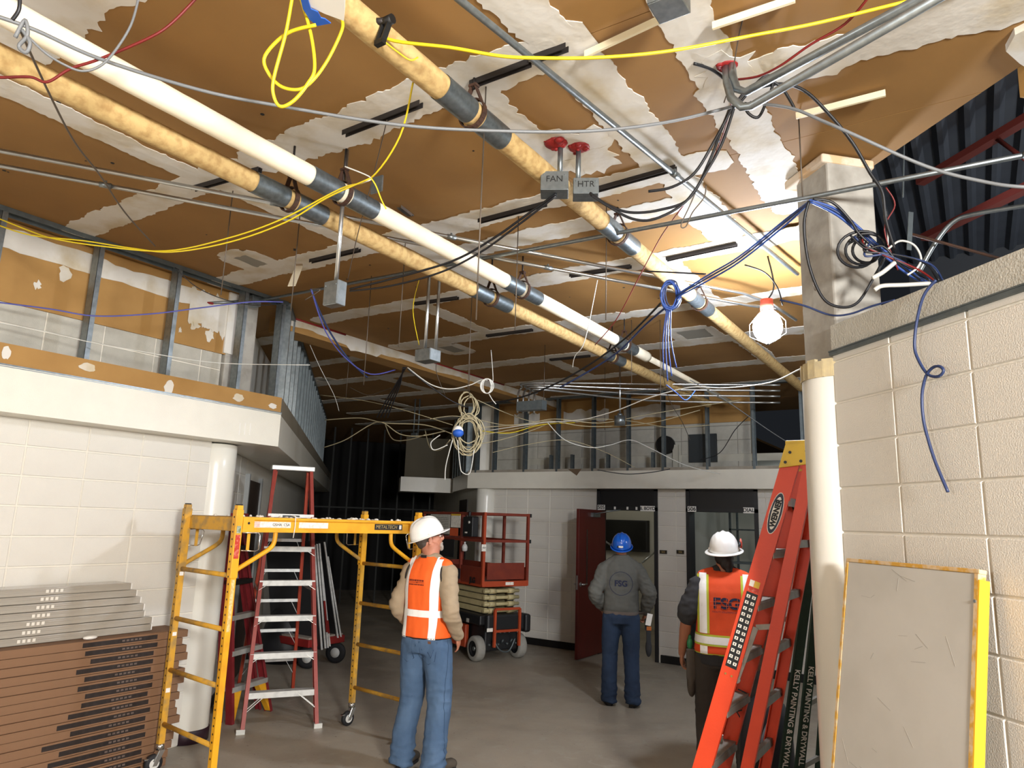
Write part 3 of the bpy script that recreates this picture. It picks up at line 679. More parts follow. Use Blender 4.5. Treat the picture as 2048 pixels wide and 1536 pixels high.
for a in ((-1.724, 2.245, 3.58, 'rusty ring hanger on the right tan pipe under the long dark channel'), (-1.724, 3.76, 3.58, 'ring hanger on the right tan pipe nearer the bright lamp'), (-1.724, 5.30, 3.58, 'ring hanger on the right tan pipe beside the blue cable coil'), (-2.68, 2.40, 3.5, 'ring hanger on the cream pipe above the hanging box at left'), (-2.68, 4.18, 3.5, 'middle ring hanger on the cream pipe'), (-2.68, 6.0, 3.5, 'ring hanger at the far end of the cream pipe'), (-2.9, 2.24, 3.45, 'rusty ring hanger on the left tan pipe over the yellow cables'), (-2.9, 4.1, 3.45, 'ring hanger on the left tan pipe above the white coil'), (-2.9, 6.2, 3.45, 'far ring hanger on the left tan pipe'), (-2.68, .46, 3.5, 'ring hanger at the near end of the cream pipe with wire twisted round it')):
    hanger(*a)

def conduit(pts, r, label, name='conduit', m_=steel, coup=(), group=None):
    b = MB(); b.tube(pts, r, 10); P = [Vector(p) for p in pts]
    if not coup: return obj(name, b, m_, label=label, cat='conduit', group=group)
    t = empty(name, P[0], label, 'conduit', group); obj('tube', b, m_, t)
    for i, u in coup:
        p = P[i].lerp(P[i+1], u); d = (P[i+1]-P[i]).normalized()
        c = MB(); c.cyl(p-d*.03, p+d*.03, r*1.3, 12); c.box(p+V(0, 0, r*1.6), (r*.8, r*.8, r*1.2)); obj('coupling', c, galv, t)
    return t
z = 3.62
conduit([at(-60, 290, 'Z', z), at(1486, 586, 'Z', z), at(1540, 606, 'Z', z-.03), at(1592, 640, 'Z', z-.08)], .0125, 'farther of the two long bright conduits crossing under the ceiling from left to lamp', coup=((0, .3), (0, .52), (0, .85)))
conduit([at(-60, 320, 'Z', z), at(1500, 611, 'Z', z), at(1560, 618, 'Z', z-.02)], .0125, 'nearer of the two long bright conduits crossing under the ceiling from left to lamp', coup=((0, .12), (0, .4), (0, .65)))
conduit([at(560, -300, 'Z', 3.69), at(905, -12, 'Z', 3.69), at(1595, 548, 'Z', 3.69)], .0145, 'straight conduit close to the ceiling running to the bare pier', coup=((1, .47), (1, .8)), m_=galv)
conduit([at(512, 602, 'X', -5.33), at(1600, 398, 'Z', 3.50), at(2500, 222, 'Z', 3.38)], .0125, 'long thin conduit crossing everything from the left framing past the top of the bare pier', coup=((0, .55), (1, .6)), m_=galv)
conduit([at(1452, 132, 'Z', ZC), at(1454, 165, 'Z', 3.60), at(1462, 196, 'Z', 3.50), at(1484, 214, 'Z', 3.44), at(1503, 212, 'Z', 3.44), at(2500, -365, 'Z', 3.44)], .0165, 'lower of the two stout conduits sweeping to the upper right from the red capped elbow', m_=galv)
conduit([at(1463, 128, 'Z', ZC), at(1466, 155, 'Z', 3.62), at(1474, 178, 'Z', 3.56), at(1492, 184, 'Z', 3.53), at(2400, -304, 'Z', 3.53)], .0165, 'upper of the two stout conduits sweeping to the upper right from the red capped elbow', m_=galv)
caulk = mat('red_sealant', '8a1a18', .6)
def caulk_lump(p, r, label, seed):
    b = MB(); rr = random.Random(seed); b.ell(p-V(0, 0, r*.1), (r*1.15, r*1.05, r*.35), n=12, k=6)
    for k in range(16): q_ = r*rr.uniform(.12, .34); b.ell(p+V(rr.uniform(-r, r)*.8, rr.uniform(-r, r)*.8, -abs(rr.gauss(0, r*.2))), (q_*rr.uniform(.7, 1.6), q_*rr.uniform(.7, 1.6), q_*.7), n=7, k=4)
    return obj('caulk_lump', b, caulk, label=label, cat='caulk', group='red sealant at the ceiling')
caulk_lump(at(1455, 130, 'Z', ZC), .04, 'red sealant lump over the conduit elbow at upper right', 1)
caulk_lump(at(1112, 285, 'Z', ZC), .055, 'red sealant over the left one of the twin drop conduits', 2)
caulk_lump(at(1158, 293, 'Z', ZC), .05, 'red sealant over the right one of the twin drop conduits', 3)
caulk_lump(at(420, 606, 'X', -5.44), .03, 'red sealant where the short conduit enters the wall at left', 4)
# far run of conduits and the bends into a box
for k, (dy, lab) in enumerate(((0, 'uppermost'), (7, 'second'), (14, 'third'), (22, 'lowest'))):
    z = 3.45-.03*k
    conduit(spline([at(1560, 770+dy*1.6, 'Z', z), at(1300, 768+dy*1.5, 'Z', z), at(1066+6*k, 766+dy*.6, 'Z', z), at(1044+10*k, 775+dy*.5, 'Z', z-.02), at(1036+11*k, 790, 'Z', z-.12), V(at(1036+11*k, 790, 'Z', z-.12).x, at(1036+11*k, 790, 'Z', z-.12).y, z-.34)], 5), .012, lab+' of the four far conduits bending down above the tan cable coil', group='bent conduits')
p = at(1063, 812, 'Z', 3.05); b = MB(); b.box(p, (.32, .10, .1)); obj('pull_box', b, galv_dull, label='grey pull box under the bends of the four far conduits', cat='box')

# ---- electrical boxes on drop conduits
def jbox(p, s_, label, words=None, ang=0, size=.045):
    t = empty('junction_box', Vector(p)-V(0, 0, s_[2]/2), label, 'box'); R_m = Matrix.Rotation(ang, 3, 'Z')
    b = MB(); b.box(p, s_, R_m); o = obj('box_body', b, galv, t, bevel=.004)
    b = MB(); b.box(Vector(p)+R_m @ V(0, -s_[1]/2-.002, 0), (s_[0]*.96, .004, s_[2]*.94), R_m)
    for sx in (-1, 1): b.cyl(Vector(p)+R_m @ V(sx*s_[0]*.38, -s_[1]/2-.003, s_[2]*.3), Vector(p)+R_m @ V(sx*s_[0]*.38, -s_[1]/2-.008, s_[2]*.3), .005, 8)
    c = obj('cover_plate', b, galv, t)
    if words: text('lettering', words, size, Vector(p)+R_m @ V(0, -s_[1]/2-.0046, .005), R_m @ ROTB, ink, c, align='CENTER')
    return t
def vdrop(name, px, py0, py1, r, label, m_=steel, z=ZC, cat='conduit', group=None):
    p = at(px, py0, 'Z', z); q = V(p.x, p.y, drop_to(p, py1)); b = MB(); b.cyl(p, q, r, 10); obj(name, b, m_, label=label, cat=cat, group=group); return q
q = vdrop('drop_conduit', 1121, 288, 352, .014, 'left of the twin drop conduits above the lettered boxes', galv); jbox(q+V(.0, -.052, -.075), (.14, .11, .10), 'left of the twin grey boxes, lettered FAN', 'FAN', .5)
q2 = vdrop('drop_conduit', 1157, 294, 366, .014, 'right of the twin drop conduits above the lettered boxes', galv); jbox(q2+V(.045, .0, -.05), (.13, .10, .085), 'right of the twin grey boxes, lettered HTR', 'HTR', .5)
q = vdrop('drop_conduit', 694, 300, 566, .011, 'thin conduit dropping past the cream pipe to a single grey box'); jbox(q+V(0, 0, -.06), (.10, .06, .13), 'single grey box hanging on a thin conduit in front of the left ceiling')
b = MB(); b.b2((-2.60, 2.52, 3.53), (-2.52, 2.53, 3.62)); obj('tag_plate', b, galv, label='small metal plate beside the ring hanger on the cream pipe', cat='plate')
q = vdrop('drop_conduit', 860, 528, 700, .012, 'left of the two slanting drop conduits behind the tan pipe', steel); vdrop('drop_conduit', 880, 536, 700, .012, 'right of the two slanting drop conduits behind the tan pipe', steel); jbox(q+V(.03, 0, -.05), (.15, .12, .09), 'grey box at the foot of two drop conduits over the ceiling beam')
q = vdrop('drop_conduit', 831, 798, 866, .012, 'left of two far drop conduits in the dark', galv_dull); vdrop('drop_conduit', 840, 798, 866, .012, 'right of two far drop conduits in the dark', galv_dull); jbox(q+V(.03, 0, -.05), (.11, .06, .1), 'small pale box hanging in the dark corridor')
q = vdrop('pendant_rod', 1240, 724, 832, .011, 'rod of the pendant light hanging before the far framing', steel)
b = MB(); b.cyl(q, q-V(0, 0, .11), .065, 20); b.cyl(q-V(0, 0, .0), q+V(0, 0, .03), .03, 14); obj('pendant_light', b, galv, label='small unlit silver cylinder light on a rod before the far framing', cat='light')
jbox(at(507, 603, 'X', -5.3), (.10, .09, .09), 'grey box on the framing at left at the end of the long thin conduit')
conduit([at(420, 606, 'X', -5.44), at(500, 602, 'X', -5.35)], .012, 'short conduit between red sealant and the box on the left framing', m_=galv)
p = at(1338, 4, 'Z', 3.68); jbox(p, (.12, .12, .06), 'grey ceiling box at the very top of the view')
# beam clamp and a torn fixture end at the top
t = empty('beam_clamp', at(765, 62, 'Z', 3.55), 'black beam clamp hanging beside the right tan pipe at the top', 'clamp'); p0, p1, p2 = at(735, 35, 'Z', 3.6), at(775, 42, 'Z', 3.58), at(760, 85, 'Z', 3.5)
b = MB(); b.tube([p0, p0.lerp(p1, .5)-V(0, 0, .01), p1], .013, 8); obj('arm', b, dark_steel, t)
b = MB(); s_ = (p2-p1).normalized()
for dx in (-.014, .014): b.bar(p1+V(dx, 0, 0), p2+V(dx, 0, 0), .007, .022, V(1, 0, 0))
b.box(p2, (.04, .02, .02)); b.cyl(p1-V(.025, 0, 0), p1+V(.025, 0, 0), .018, 10); obj('jaw', b, black, t)
t = empty('fixture_end', at(650, 15, 'Z', 3.4), 'white fixture end with torn blue tape at the top beside the yellow loop', 'fixture')
P = [at(x, y, 'Z', 3.45) for x, y in ((600, -10), (612, 10), (650, 28), (688, 42), (690, -10))]
b = MB(); b.prism(P, (0, 0, .05)); obj('housing', b, white_pl, t)
P = [at(x, y, 'Z', 3.447) for x, y in ((600, -10), (606, 16), (620, 38), (635, 50), (662, 45), (650, 36), (642, 34), (636, 22), (622, 16), (614, -10))]
b = MB(); b.prism(P, (0, 0, -.004)); obj('blue_tape', b, mat('blue_tape', '1f57b8', .6), t)
p = at(590, 550, 'Z', 3.45); b = MB(); c0 = at(598, 528, 'Z', 3.6); pts = [c0, c0.lerp(p, .5)+V(.02, 0, .02), at(583, 572, 'Z', 3.32)]
for a_, c_ in zip(pts, pts[1:]): b.bar(a_, c_, .05, .003, RT)
obj('hanging_tape', b, mat('paper_tape', 'd8cfb6', .8), label='curl of paper tape hanging left of the single grey box', cat='tape')
p = at(810, 424, 'Z', ZC-.005); b = MB(); b.bar(at(800, 415, 'Z', ZC-.006), at(822, 432, 'Z', ZC-.006), .045, .006); b.bar(at(802, 413, 'Z', ZC-.012), at(824, 430, 'Z', ZC-.012), .004, .02); obj('track_clip', b, steel, label='short bright metal clip on bare brown board between the pipes', cat='clip')

# ---- cables, cords and wires
CW = dict(yellow=mat('yellow_cord', 'd8bf1c', .45), red=mat('red_wire', '6e1512', .5), grey=mat('grey_cable', '6f7274', .5), black=mat('black_cable', '15161a', .45), blue=mat('blue_cable', '2a4c96', .45), purple=mat('purple_cable', '4a4f9a', .5), white=mat('white_cable', 'c4c4bd', .5), tan=mat('tan_cable', 'a79c7c', .6), wire=mat('tie_wire', '5d5348', .5, .5), navy=mat('navy_cable', '26355c', .45))
def cable(color, r, pts, label, name='cable', cat='cable', group=None, n=5, seg=6):
    """pts: (x, y, distance) seen from the photograph's place"""
    P = [far(*p) for p in pts]; P = [q if q.z < ZC-.012 or p[0] > 1700 else at(p[0], p[1], 'Z', ZC-.012) for p, q in zip(pts, P)]; b = MB(); b.tube(spline(P, seg), r*.86, n)
    return obj(name, b, CW[color], label=label, cat=cat, group=group)
def lin(pts, d0, d1):
    n_ = len(pts)-1; return [(x, y, d0+(d1-d0)*i/n_) for i, (x, y) in enumerate(pts)]
cable('yellow', .0075, lin([(2250, -105), (2050, -52), (1850, -6), (1640, 45), (1500, 72), (1340, 102), (1200, 115), (1080, 116), (1000, 112), (900, 95), (790, 82), (745, 62), (712, 44), (685, 34)], 2.5, 2.6), 'yellow cord crossing the ceiling from the upper right to the torn fixture end')
cable('yellow', .007, lin([(585, -8), (571, 68), (548, 154), (547, 190), (561, 213), (588, 201), (615, 168), (629, 137), (622, 70), (600, -8)], 2.3, 2.35), 'long yellow loop hanging lower beside the torn fixture end', name='yellow_loop')
cable('yellow', .007, lin([(632, 50), (574, 67), (530, 112), (537, 147), (564, 174), (602, 178), (632, 154), (660, 112), (684, 60), (684, 40)], 2.33, 2.4), 'rounder yellow loop crossing the long loop beside the torn fixture end', name='yellow_loop')
cable('yellow', .004, lin([(690, 38), (740, 62), (790, 100), (820, 120), (836, 115)], 2.55, 2.6), 'thin yellow end lying on the right tan pipe')
cable('red', .006, lin([(395, -6), (345, 45), (300, 75), (200, 118), (140, 138), (95, 164), (60, 154), (0, 155), (-30, 150)], 2.5, 2.4), 'red wire crossing the cream and tan pipes at upper left', 'wire', 'wire')
cable('grey', .005, lin([(278, -6), (262, 50), (230, 102), (200, 132), (165, 142), (130, 130), (90, 105), (45, 62)], 2.4, 2.2), 'thin grey wire looping across the cream pipe at upper left', 'wire', 'wire')
cable('grey', .008, lin([(-20, 28), (70, 60), (200, 118), (400, 180), (560, 212), (800, 250), (1000, 262), (1180, 262), (1330, 245), (1462, 214)], 2.3, 3.0), 'long grey cable sagging across the ceiling from upper left to the red capped elbow')
cable('grey', .008, lin([(1500, 205), (1580, 216), (1640, 240), (1700, 266), (1850, 332), (1960, 362), (2060, 375), (2300, 380)], 3.0, 2.4), 'grey cable running from the elbow to the right across the dark gap')
cable('wire', .005, lin([(38, 55), (100, 190), (150, 285), (200, 350), (250, 425), (310, 492)], 2.2, 4.15), 'dark tie wire slanting from the near pipe hanger down to the left framing', 'tie_wire', 'wire')
cable('yellow', .005, lin([(-15, 432), (60, 462), (110, 478), (200, 492), (330, 502), (450, 478), (560, 440), (680, 378), (742, 356), (800, 272), (826, 165)], 4.4, 3.0), 'upper one of the two yellow cords sagging in front of the left framing')
cable('yellow', .005, lin([(-15, 446), (60, 470), (170, 482), (260, 496), (345, 504), (460, 484), (570, 445), (655, 395), (740, 357)], 4.4, 3.2), 'lower one of the two yellow cords sagging in front of the left framing')
cable('yellow', .004, lin([(742, 356), (752, 372), (763, 400), (772, 418)], 3.2, 3.2), 'short yellow tail hanging from the knot beside the cream pipe')
cable('white', .004, lin([(690, 333), (742, 356), (715, 368)], 3.25, 3.25), 'white tie round the knot of the yellow cords')
cable('white', .004, lin([(-10, 644), (90, 663), (170, 682), (300, 706), (400, 722), (480, 728), (620, 730)], 4.6, 5.6), 'thin white line strung across the left framing above the header')
cable('purple', .006, lin([(-10, 604), (100, 618), (190, 632), (300, 628), (400, 616), (500, 604), (566, 604)], 4.6, 5.3), 'purple cable sagging across the left framing')
cable('black', .004, lin([(350, 535), (390, 572), (440, 596), (500, 610), (570, 608)], 5.2, 5.4), 'thin dark wire looping past the box on the left framing', 'wire', 'wire')
cable('black', .008, lin([(1112, 388), (1060, 425), (985, 478), (905, 522), (790, 556), (700, 578)], 3.55, 4.4), 'upper black cable from the FAN box to the single hanging box')
cable('black', .007, lin([(1112, 392), (1030, 455), (960, 505), (880, 545), (780, 572), (700, 582)], 3.55, 4.4), 'lower black cable from the FAN box to the single hanging box')
cable('black', .008, lin([(1180, 386), (1215, 410), (1260, 425), (1320, 420), (1380, 396), (1420, 320), (1442, 262), (1462, 212)], 3.4, 3.1), 'upper black cable looping from the HTR box up to the elbow')
cable('black', .008, lin([(1182, 390), (1220, 415), (1265, 438), (1310, 438), (1370, 405), (1412, 345), (1445, 285), (1470, 210)], 3.38, 3.1), 'lower black cable looping from the HTR box up to the elbow')
cable('black', .008, lin([(1297, 383), (1345, 374), (1390, 345), (1430, 280), (1466, 212)], 3.2, 3.05), 'black cable end hanging free between the HTR box and the elbow')
cable('black', .008, lin([(1388, 127), (1425, 140), (1455, 165), (1468, 195), (1470, 215)], 3.1, 3.05), 'short black cable end sticking out left of the elbow')
cable('black', .008, lin([(1468, 214), (1490, 185), (1530, 162), (1560, 172), (1580, 200), (1590, 220)], 3.05, 3.05), 'black cable arching right of the elbow and down to the pale lath')
cable('black', .008, lin([(1478, 208), (1520, 160), (1540, 152), (1545, 170), (1530, 210), (1515, 235), (1495, 225), (1490, 205)], 3.05, 3.05), 'black cable kinked in a tight loop below the elbow')
cable('black', .009, lin([(1500, 180), (1560, 168), (1610, 182), (1660, 230), (1705, 285), (1740, 345), (1765, 385), (1772, 440), (1790, 500)], 3.05, 3.2), 'longest black cable arching from the elbow down to the tangle beside the pier')
cable('red', .004, lin([(1462, 160), (1462, 210), (1438, 290), (1400, 365), (1345, 440), (1318, 480), (1275, 560), (1232, 640), (1190, 690)], 3.05, 5.2), 'thin red wire hanging from the elbow down past the right tan pipe', 'wire', 'wire')
cable('red', .006, lin([(1738, -6), (1690, 48), (1620, 90), (1560, 132), (1515, 153), (1465, 160)], 2.5, 2.95), 'red wire running from the upper right to the elbow', 'wire', 'wire')
for k, (o, lab) in enumerate(((0, 'upper'), (5, 'middle'), (11, 'lower'))):
    cable(('blue', 'navy', 'blue')[k], .006, lin([(1622, 400+o*.3), (1570, 440+o), (1480, 512+o), (1420, 548+o), (1352, 590+o*.5)], 3.3, 4.3), lab+' of three blue cables strung from the pier to the blue coil', group='blue cables to the coil')
    cable(('blue', 'navy', 'blue')[k], .007, lin([(1622, 401+o*.3), (1672, 418+o), (1712, 450+o), (1770, 502+o), (1830, 546+o), (1872, 562+o*.3)], 3.3, 3.3), lab+' of three blue cables running from the pier into the dark gap', group='blue cables into the gap')
cable('black', .008, lin([(1618, 402), (1608, 450), (1618, 530), (1645, 595), (1680, 614), (1715, 605), (1745, 560), (1775, 505)], 3.25, 3.3), 'black cable drooping in a deep loop across the bare pier')
cable('navy', .006, lin([(1560, 600), (1610, 612), (1660, 630), (1700, 628), (1745, 612), (1790, 600)], 3.6, 3.2), 'dark blue cable drooping across the pier just above the wall cap')
cable('black', .006, lin([(1412, 548), (1350, 545), (1290, 542)], 4.2, 4.4), 'thin black cable running level left of the blue coil')
cable('black', .005, lin([(1490, 530), (1530, 545), (1555, 575), (1565, 610)], 4.0, 4.4), 'thin dark cable curving down to the bright lamp')
cable('black', .008, lin([(1625, 398), (1665, 405), (1700, 440), (1720, 470), (1760, 505)], 3.3, 3.25), 'black cable over the shoulder of the bare pier')
b = MB(); rr = random.Random(4)
for k, (dc, r0) in enumerate(((0, .10), (.01, .085), (.02, .075))):
    c = far(1728, 495, 3.25); pts = [c+RT*(r0*math.cos(2*PI*i/24+k)+.02*k)+UP*(r0*.8*math.sin(2*PI*i/24+k))+FW*(.004*i+dc) for i in range(27)]; b.tube(pts, .007, 5)
obj('cable_tangle', b, CW['black'], label='black cable coiled in rings beside the bare pier', cat='cable')
for k in range(6):
    a = rr.uniform(0, 6)
    cable(('black', 'navy', 'black', 'red', 'black', 'navy')[k], .006, [(1700+8*k, 470+3*k, 3.25), (1740+rr.uniform(-12, 12), 500+rr.uniform(-14, 14), 3.22), (1775+rr.uniform(-12, 12), 505+rr.uniform(-14, 18), 3.2), (1800+12*k, 530+rr.uniform(-8, 12), 3.2), (1840+9*k, 560, 3.25)], ('first', 'second', 'third', 'fourth', 'fifth', 'sixth')[k]+' loose strand of the dark cable tangle in the gap, counted from the pier', group='strands of the cable tangle')
cable('white', .006, lin([(1776, 498), (1800, 482), (1828, 490), (1842, 515), (1835, 535), (1815, 550)], 3.2, 3.2), 'white cable loop standing up out of the dark tangle')
cable('white', .012, lin([(1745, 556), (1765, 545), (1790, 525)], 3.2, 3.2), 'short stiff white lead slanting in the gap beside the pier')
cable('white', .012, lin([(1749, 580), (1765, 572), (1810, 570), (1860, 567)], 3.2, 3.2), 'white lead lying level on the cap of the right wall')
for k, (x0, x1, y1, c_) in enumerate(((1763, 1770, 430, 'white'), (1772, 1790, 480, 'red'))):
    cable(c_, .004, lin([(x0, 375), (x1, 410), (1775-6*k, 460), (1776+20*k, y1+60)], 3.2, 3.2), ('thin white', 'thin red')[k]+' wire hanging from the long conduit down to the dark tangle', 'wire', 'wire')
def wallpt(x, y): return at(x, y, 'N', NR-.045)
b = MB(); b.tube(spline([at(1872, 560, 'N', NR-.03)] + [wallpt(x, y) for x, y in ((1848, 590), (1834, 640), (1829, 690), (1836, 718), (1855, 748), (1876, 753), (1887, 742), (1880, 733), (1866, 735), (1852, 752), (1844, 790), (1847, 840), (1858, 885), (1873, 930), (1896, 984))], 6), .006, 6)
obj('cable', b, CW['navy'], label='single dark blue cable with a small loop hanging down the face of the right wall', cat='cable')
# blue coil
t = empty('cable_coil', far(1341, 590, 4.35), 'tied coil of blue cable hanging beside the right tan pipe', 'cable')
for k in range(9):
    b = MB(); rr = random.Random(k+60); c = far(1341+rr.uniform(-4, 4), 590+rr.uniform(-4, 4), 4.35+rr.uniform(-.03, .03)); ra, rb = rr.uniform(.035, .062), rr.uniform(.075, .1)
    b.tube([c+RT*(ra*math.cos(2*PI*i/20))+UP*(rb*math.sin(2*PI*i/20))+FW*rr.uniform(-.01, .01) for i in range(21)], .005, 5); obj('turn', b, CW[('blue', 'blue', 'navy')[k % 3]], t)
for k, (dx, y1) in enumerate(((-8, 740), (-3, 762), (2, 752), (8, 735))):
    b = MB(); b.tube(spline([far(1338+dx*.5, 615, 4.35), far(1334+dx, 680, 4.4), far(1340+dx*1.6, y1, 4.5)], 6), .004, 5); obj('tail', b, CW['blue'], t)
# tan coil far back
t = empty('cable_coil', far(938, 860, 6.6), 'big tangled coil of tan cable hanging over the scissor lift', 'cable')
for k in range(13):
    rr = random.Random(k+90); b = MB(); up_ = k < 4
    c = far(938+rr.uniform(-6, 6), (815 if up_ else 868)+rr.uniform(-8, 8), 6.6+rr.uniform(-.06, .06)); ra = rr.uniform(.06, .09) if up_ else rr.uniform(.07, .15); rb = rr.uniform(.09, .12) if up_ else rr.uniform(.11, .19)
    b.tube([c+RT*(ra*math.cos(2*PI*i/20)+rr.uniform(-.005, .005))+UP*(rb*math.sin(2*PI*i/20)+rr.uniform(-.006, .006)) for i in range(21)], .006, 5); obj('turn', b, CW['tan'], t)
b = MB(); b.tube([far(940, 700, 6.6), far(938, 800, 6.6)], .003, 4); obj('hang_wire', b, CW['wire'], t)
for k, P in enumerate((((905, 880), (892, 930), (890, 960)), ((915, 880), (920, 930), (925, 945), (940, 945), (948, 900)), ((880, 870), (862, 885), (868, 900), (895, 890)))):
    b = MB(); b.tube(spline([far(x, y, 6.55) for x, y in P], 6), .005, 5); obj('tail', b, CW['white'], t)
c = far(916, 862, 6.5); b = MB(); b.ell(c, (.05, .05, .05), n=12, k=8); o = obj('cap', b, white_pl, t)
b = MB(); b.ell(c+V(.01, -.01, -.02), (.052, .052, .04), n=12, k=8); obj('tape_wrap', b, mat('blue_tape', '1f57b8', .6), t)
# small white coil
t = empty('cable_coil', far(973, 772, 6.2), 'small white wire coil hanging just below the ceiling beam', 'cable')
for k in range(4):
    rr = random.Random(k+130); b = MB(); c = far(974+rr.uniform(-2, 2), 772, 6.2); b.tube([c+RT*((.035+.008*k)*math.cos(2*PI*i/18))+UP*(.065*math.sin(2*PI*i/18)) for i in range(19)], .004, 5); obj('turn', b, CW['white'], t)
b = MB(); b.tube(spline([far(978, 788, 6.2), far(985, 800, 6.2), far(992, 808, 6.2)], 5), .004, 5); obj('tail', b, CW['white'], t)
# lines across the back
cable('white', .006, lin([(1600, 738), (1540, 765), (1450, 776), (1380, 775), (1300, 795), (1230, 822), (1160, 840), (1080, 846), (970, 862)], 4.6, 7.5), 'white cable swooping from the right column across the far framing')
back = [('tan', [(960, 855), (1050, 848), (1110, 838), (1200, 846), (1290, 830), (1380, 815), (1480, 800)], 'tan cable along the far framing, highest of the bunch'), ('tan', [(955, 872), (1060, 852), (1100, 842), (1180, 853), (1300, 846), (1400, 820)], 'tan cable sagging under the pendant light'), ('yellow', [(965, 862), (1020, 866), (1080, 850), (1150, 845)], 'short yellowish cable at the left of the far framing'), ('white', [(1095, 845), (1130, 880), (1180, 895), (1220, 890), (1260, 880), (1300, 896), (1370, 930), (1440, 948)], 'pale cable waving below the dark round opening'), ('black', [(1195, 940), (1250, 948), (1300, 945), (1340, 938)], 'thin black wire drooping on the white header over the doorway'), ('tan', [(945, 890), (1000, 880), (1060, 862), (1100, 846)], 'tan cable rising from the coil to the far bunch'), ('tan', [(955, 800), (1010, 825), (1060, 842), (1100, 846)], 'pale cable from the white coil to the far bunch'), ('black', [(1500, 830), (1470, 860), (1440, 905), (1400, 920)], 'dark cable fanning down beside the square duct opening')]
for c_, P, lab in back: cable(c_, .006, lin(P, 8.2, 8.6), lab)
cable('black', .009, lin([(1322, 606), (1260, 668), (1190, 722), (1110, 768), (1040, 795), (980, 806)], 4.6, 7.0), 'long black cable slanting from the blue coil down to the white coil')
cable('navy', .009, lin([(1335, 612), (1290, 650), (1240, 700), (1190, 735), (1120, 775)], 4.6, 6.0), 'blue-black cable slanting beside the long black one')
cable('navy', .009, lin([(622, 578), (640, 625), (665, 672), (700, 722), (735, 755)], 5.0, 6.0), 'dark blue cable slanting down behind the single hanging box')
cable('purple', .006, lin([(622, 578), (650, 660), (690, 715), (740, 748), (790, 740)], 5.0, 6.2), 'purple cable drooping behind the single hanging box')
cable('wire', .005, lin([(610, 600), (640, 580), (622, 578)], 5.0, 5.0), 'thin wire tying the dark blue cables to the long conduit', 'tie_wire', 'wire')
for k in range(4):
    cable('black', .008, lin([(806+2*k, 735), (800-3*k, 770), (788-5*k, 800), (775-7*k, 835)], 6.3, 7.5), ('first', 'second', 'third', 'last')[k]+' strand of the black bunch hanging from the ceiling beam, from the left', group='black bunch under the beam')
cable('white', .006, lin([(815, 735), (860, 768), (900, 778), (940, 770), (962, 760), (975, 760)], 6.3, 6.2), 'white cable drooping from the black bunch to the small white coil')
cable('black', .007, lin([(815, 738), (850, 765), (900, 800), (935, 815)], 6.3, 6.6), 'black cable from the bunch down to the tan coil')
for k, (P, lab) in enumerate((([(648, 895), (690, 880), (740, 850), (765, 845), (800, 868), (840, 872), (890, 862)], 'dim cable drooping across the dark corridor, lower'), ([(650, 840), (720, 836), (770, 846), (850, 850), (905, 868)], 'dim cable drooping across the dark corridor, upper'), ([(770, 848), (785, 878), (815, 880), (850, 870)], 'dim loop of cable in the dark corridor'), ([(850, 860), (860, 895), (880, 900), (900, 880)], 'dim cable falling left of the tan coil'))):
    cable('tan', .007, lin(P, 8.5, 7.5), lab)
# plumb tie wires
hw = [(972, 172, 640, 'tie wire beside the right tan pipe hanger'), (1037, 432, 660, 'tie wire between the cream pipe and the right tan pipe'), (1213, 412, 640, 'tie wire under the level conduit left of the lamp'), (602, 407, 622, 'tie wire beside the paper tape'), (743, 552, 770, 'tie wire right of the single hanging box'), (811, 480, 694, 'tie wire left of the two slanting drop conduits'), (945, 568, 778, 'tie wire above the small white coil'), (1597, 230, 394, 'tie wire from the pale lath to the bare pier'), (1320, 640, 822, 'tie wire in front of the dark round opening'), (1263, 640, 770, 'tie wire left of the far lamp glow'), (1090, 690, 800, 'far tie wire above the bent conduits'), (700, 690, 800, 'far tie wire before the corridor ceiling'), (1210, 735, 860, 'far tie wire before the framing'), (466, 380, 590, 'tie wire before the left framing')]
for px, y0, y1, lab in hw:
    vdrop('tie_wire', px, y0, y1, .0032, lab, CW['wire'], cat='wire', group='plumb tie wires')
cable('wire', .0032, lin([(774, 240), (745, 358), (715, 470), (695, 562)], 3.4, 4.3), 'tie wire slanting from the dark channel to the single hanging box', 'tie_wire', 'wire')
cable('wire', .0032, lin([(1487, 35), (1478, 70), (1462, 160), (1448, 205)], 2.7, 3.05), 'tie wire slanting from the top lath to the elbow', 'tie_wire', 'wire')
cable('wire', .004, lin([(1397, 370), (1380, 410), (1362, 450), (1372, 453), (1385, 425), (1408, 395), (1412, 370)], 3.6, 3.6), 'bent tie wire looping right of the twin boxes', 'tie_wire', 'wire')
cable('wire', .003, lin([(1612, 420), (1616, 510), (1625, 560), (1630, 580), (1634, 575), (1630, 560), (1620, 545)], 3.3, 3.3), 'tie wire with a crimped end hanging on the bare pier', 'tie_wire', 'wire')
cable('white', .004, lin([(1145, 735), (1150, 712), (1170, 680), (1195, 560)], 5.6, 5.2), 'knotted white string slanting up past the cream pipe', 'string', 'string')
cable('grey', .007, lin([(30, 75), (50, 40), (55, 70), (38, 92), (52, 105), (60, 85), (45, 60)], 2.15, 2.15), 'grey wire twisted round the near ring hanger', 'wire', 'wire')
cable('black', .007, lin([(40, -5), (38, 20), (25, 40)], 2.15, 2.15), 'short black strap at the near ring hanger', 'strap', 'strap')

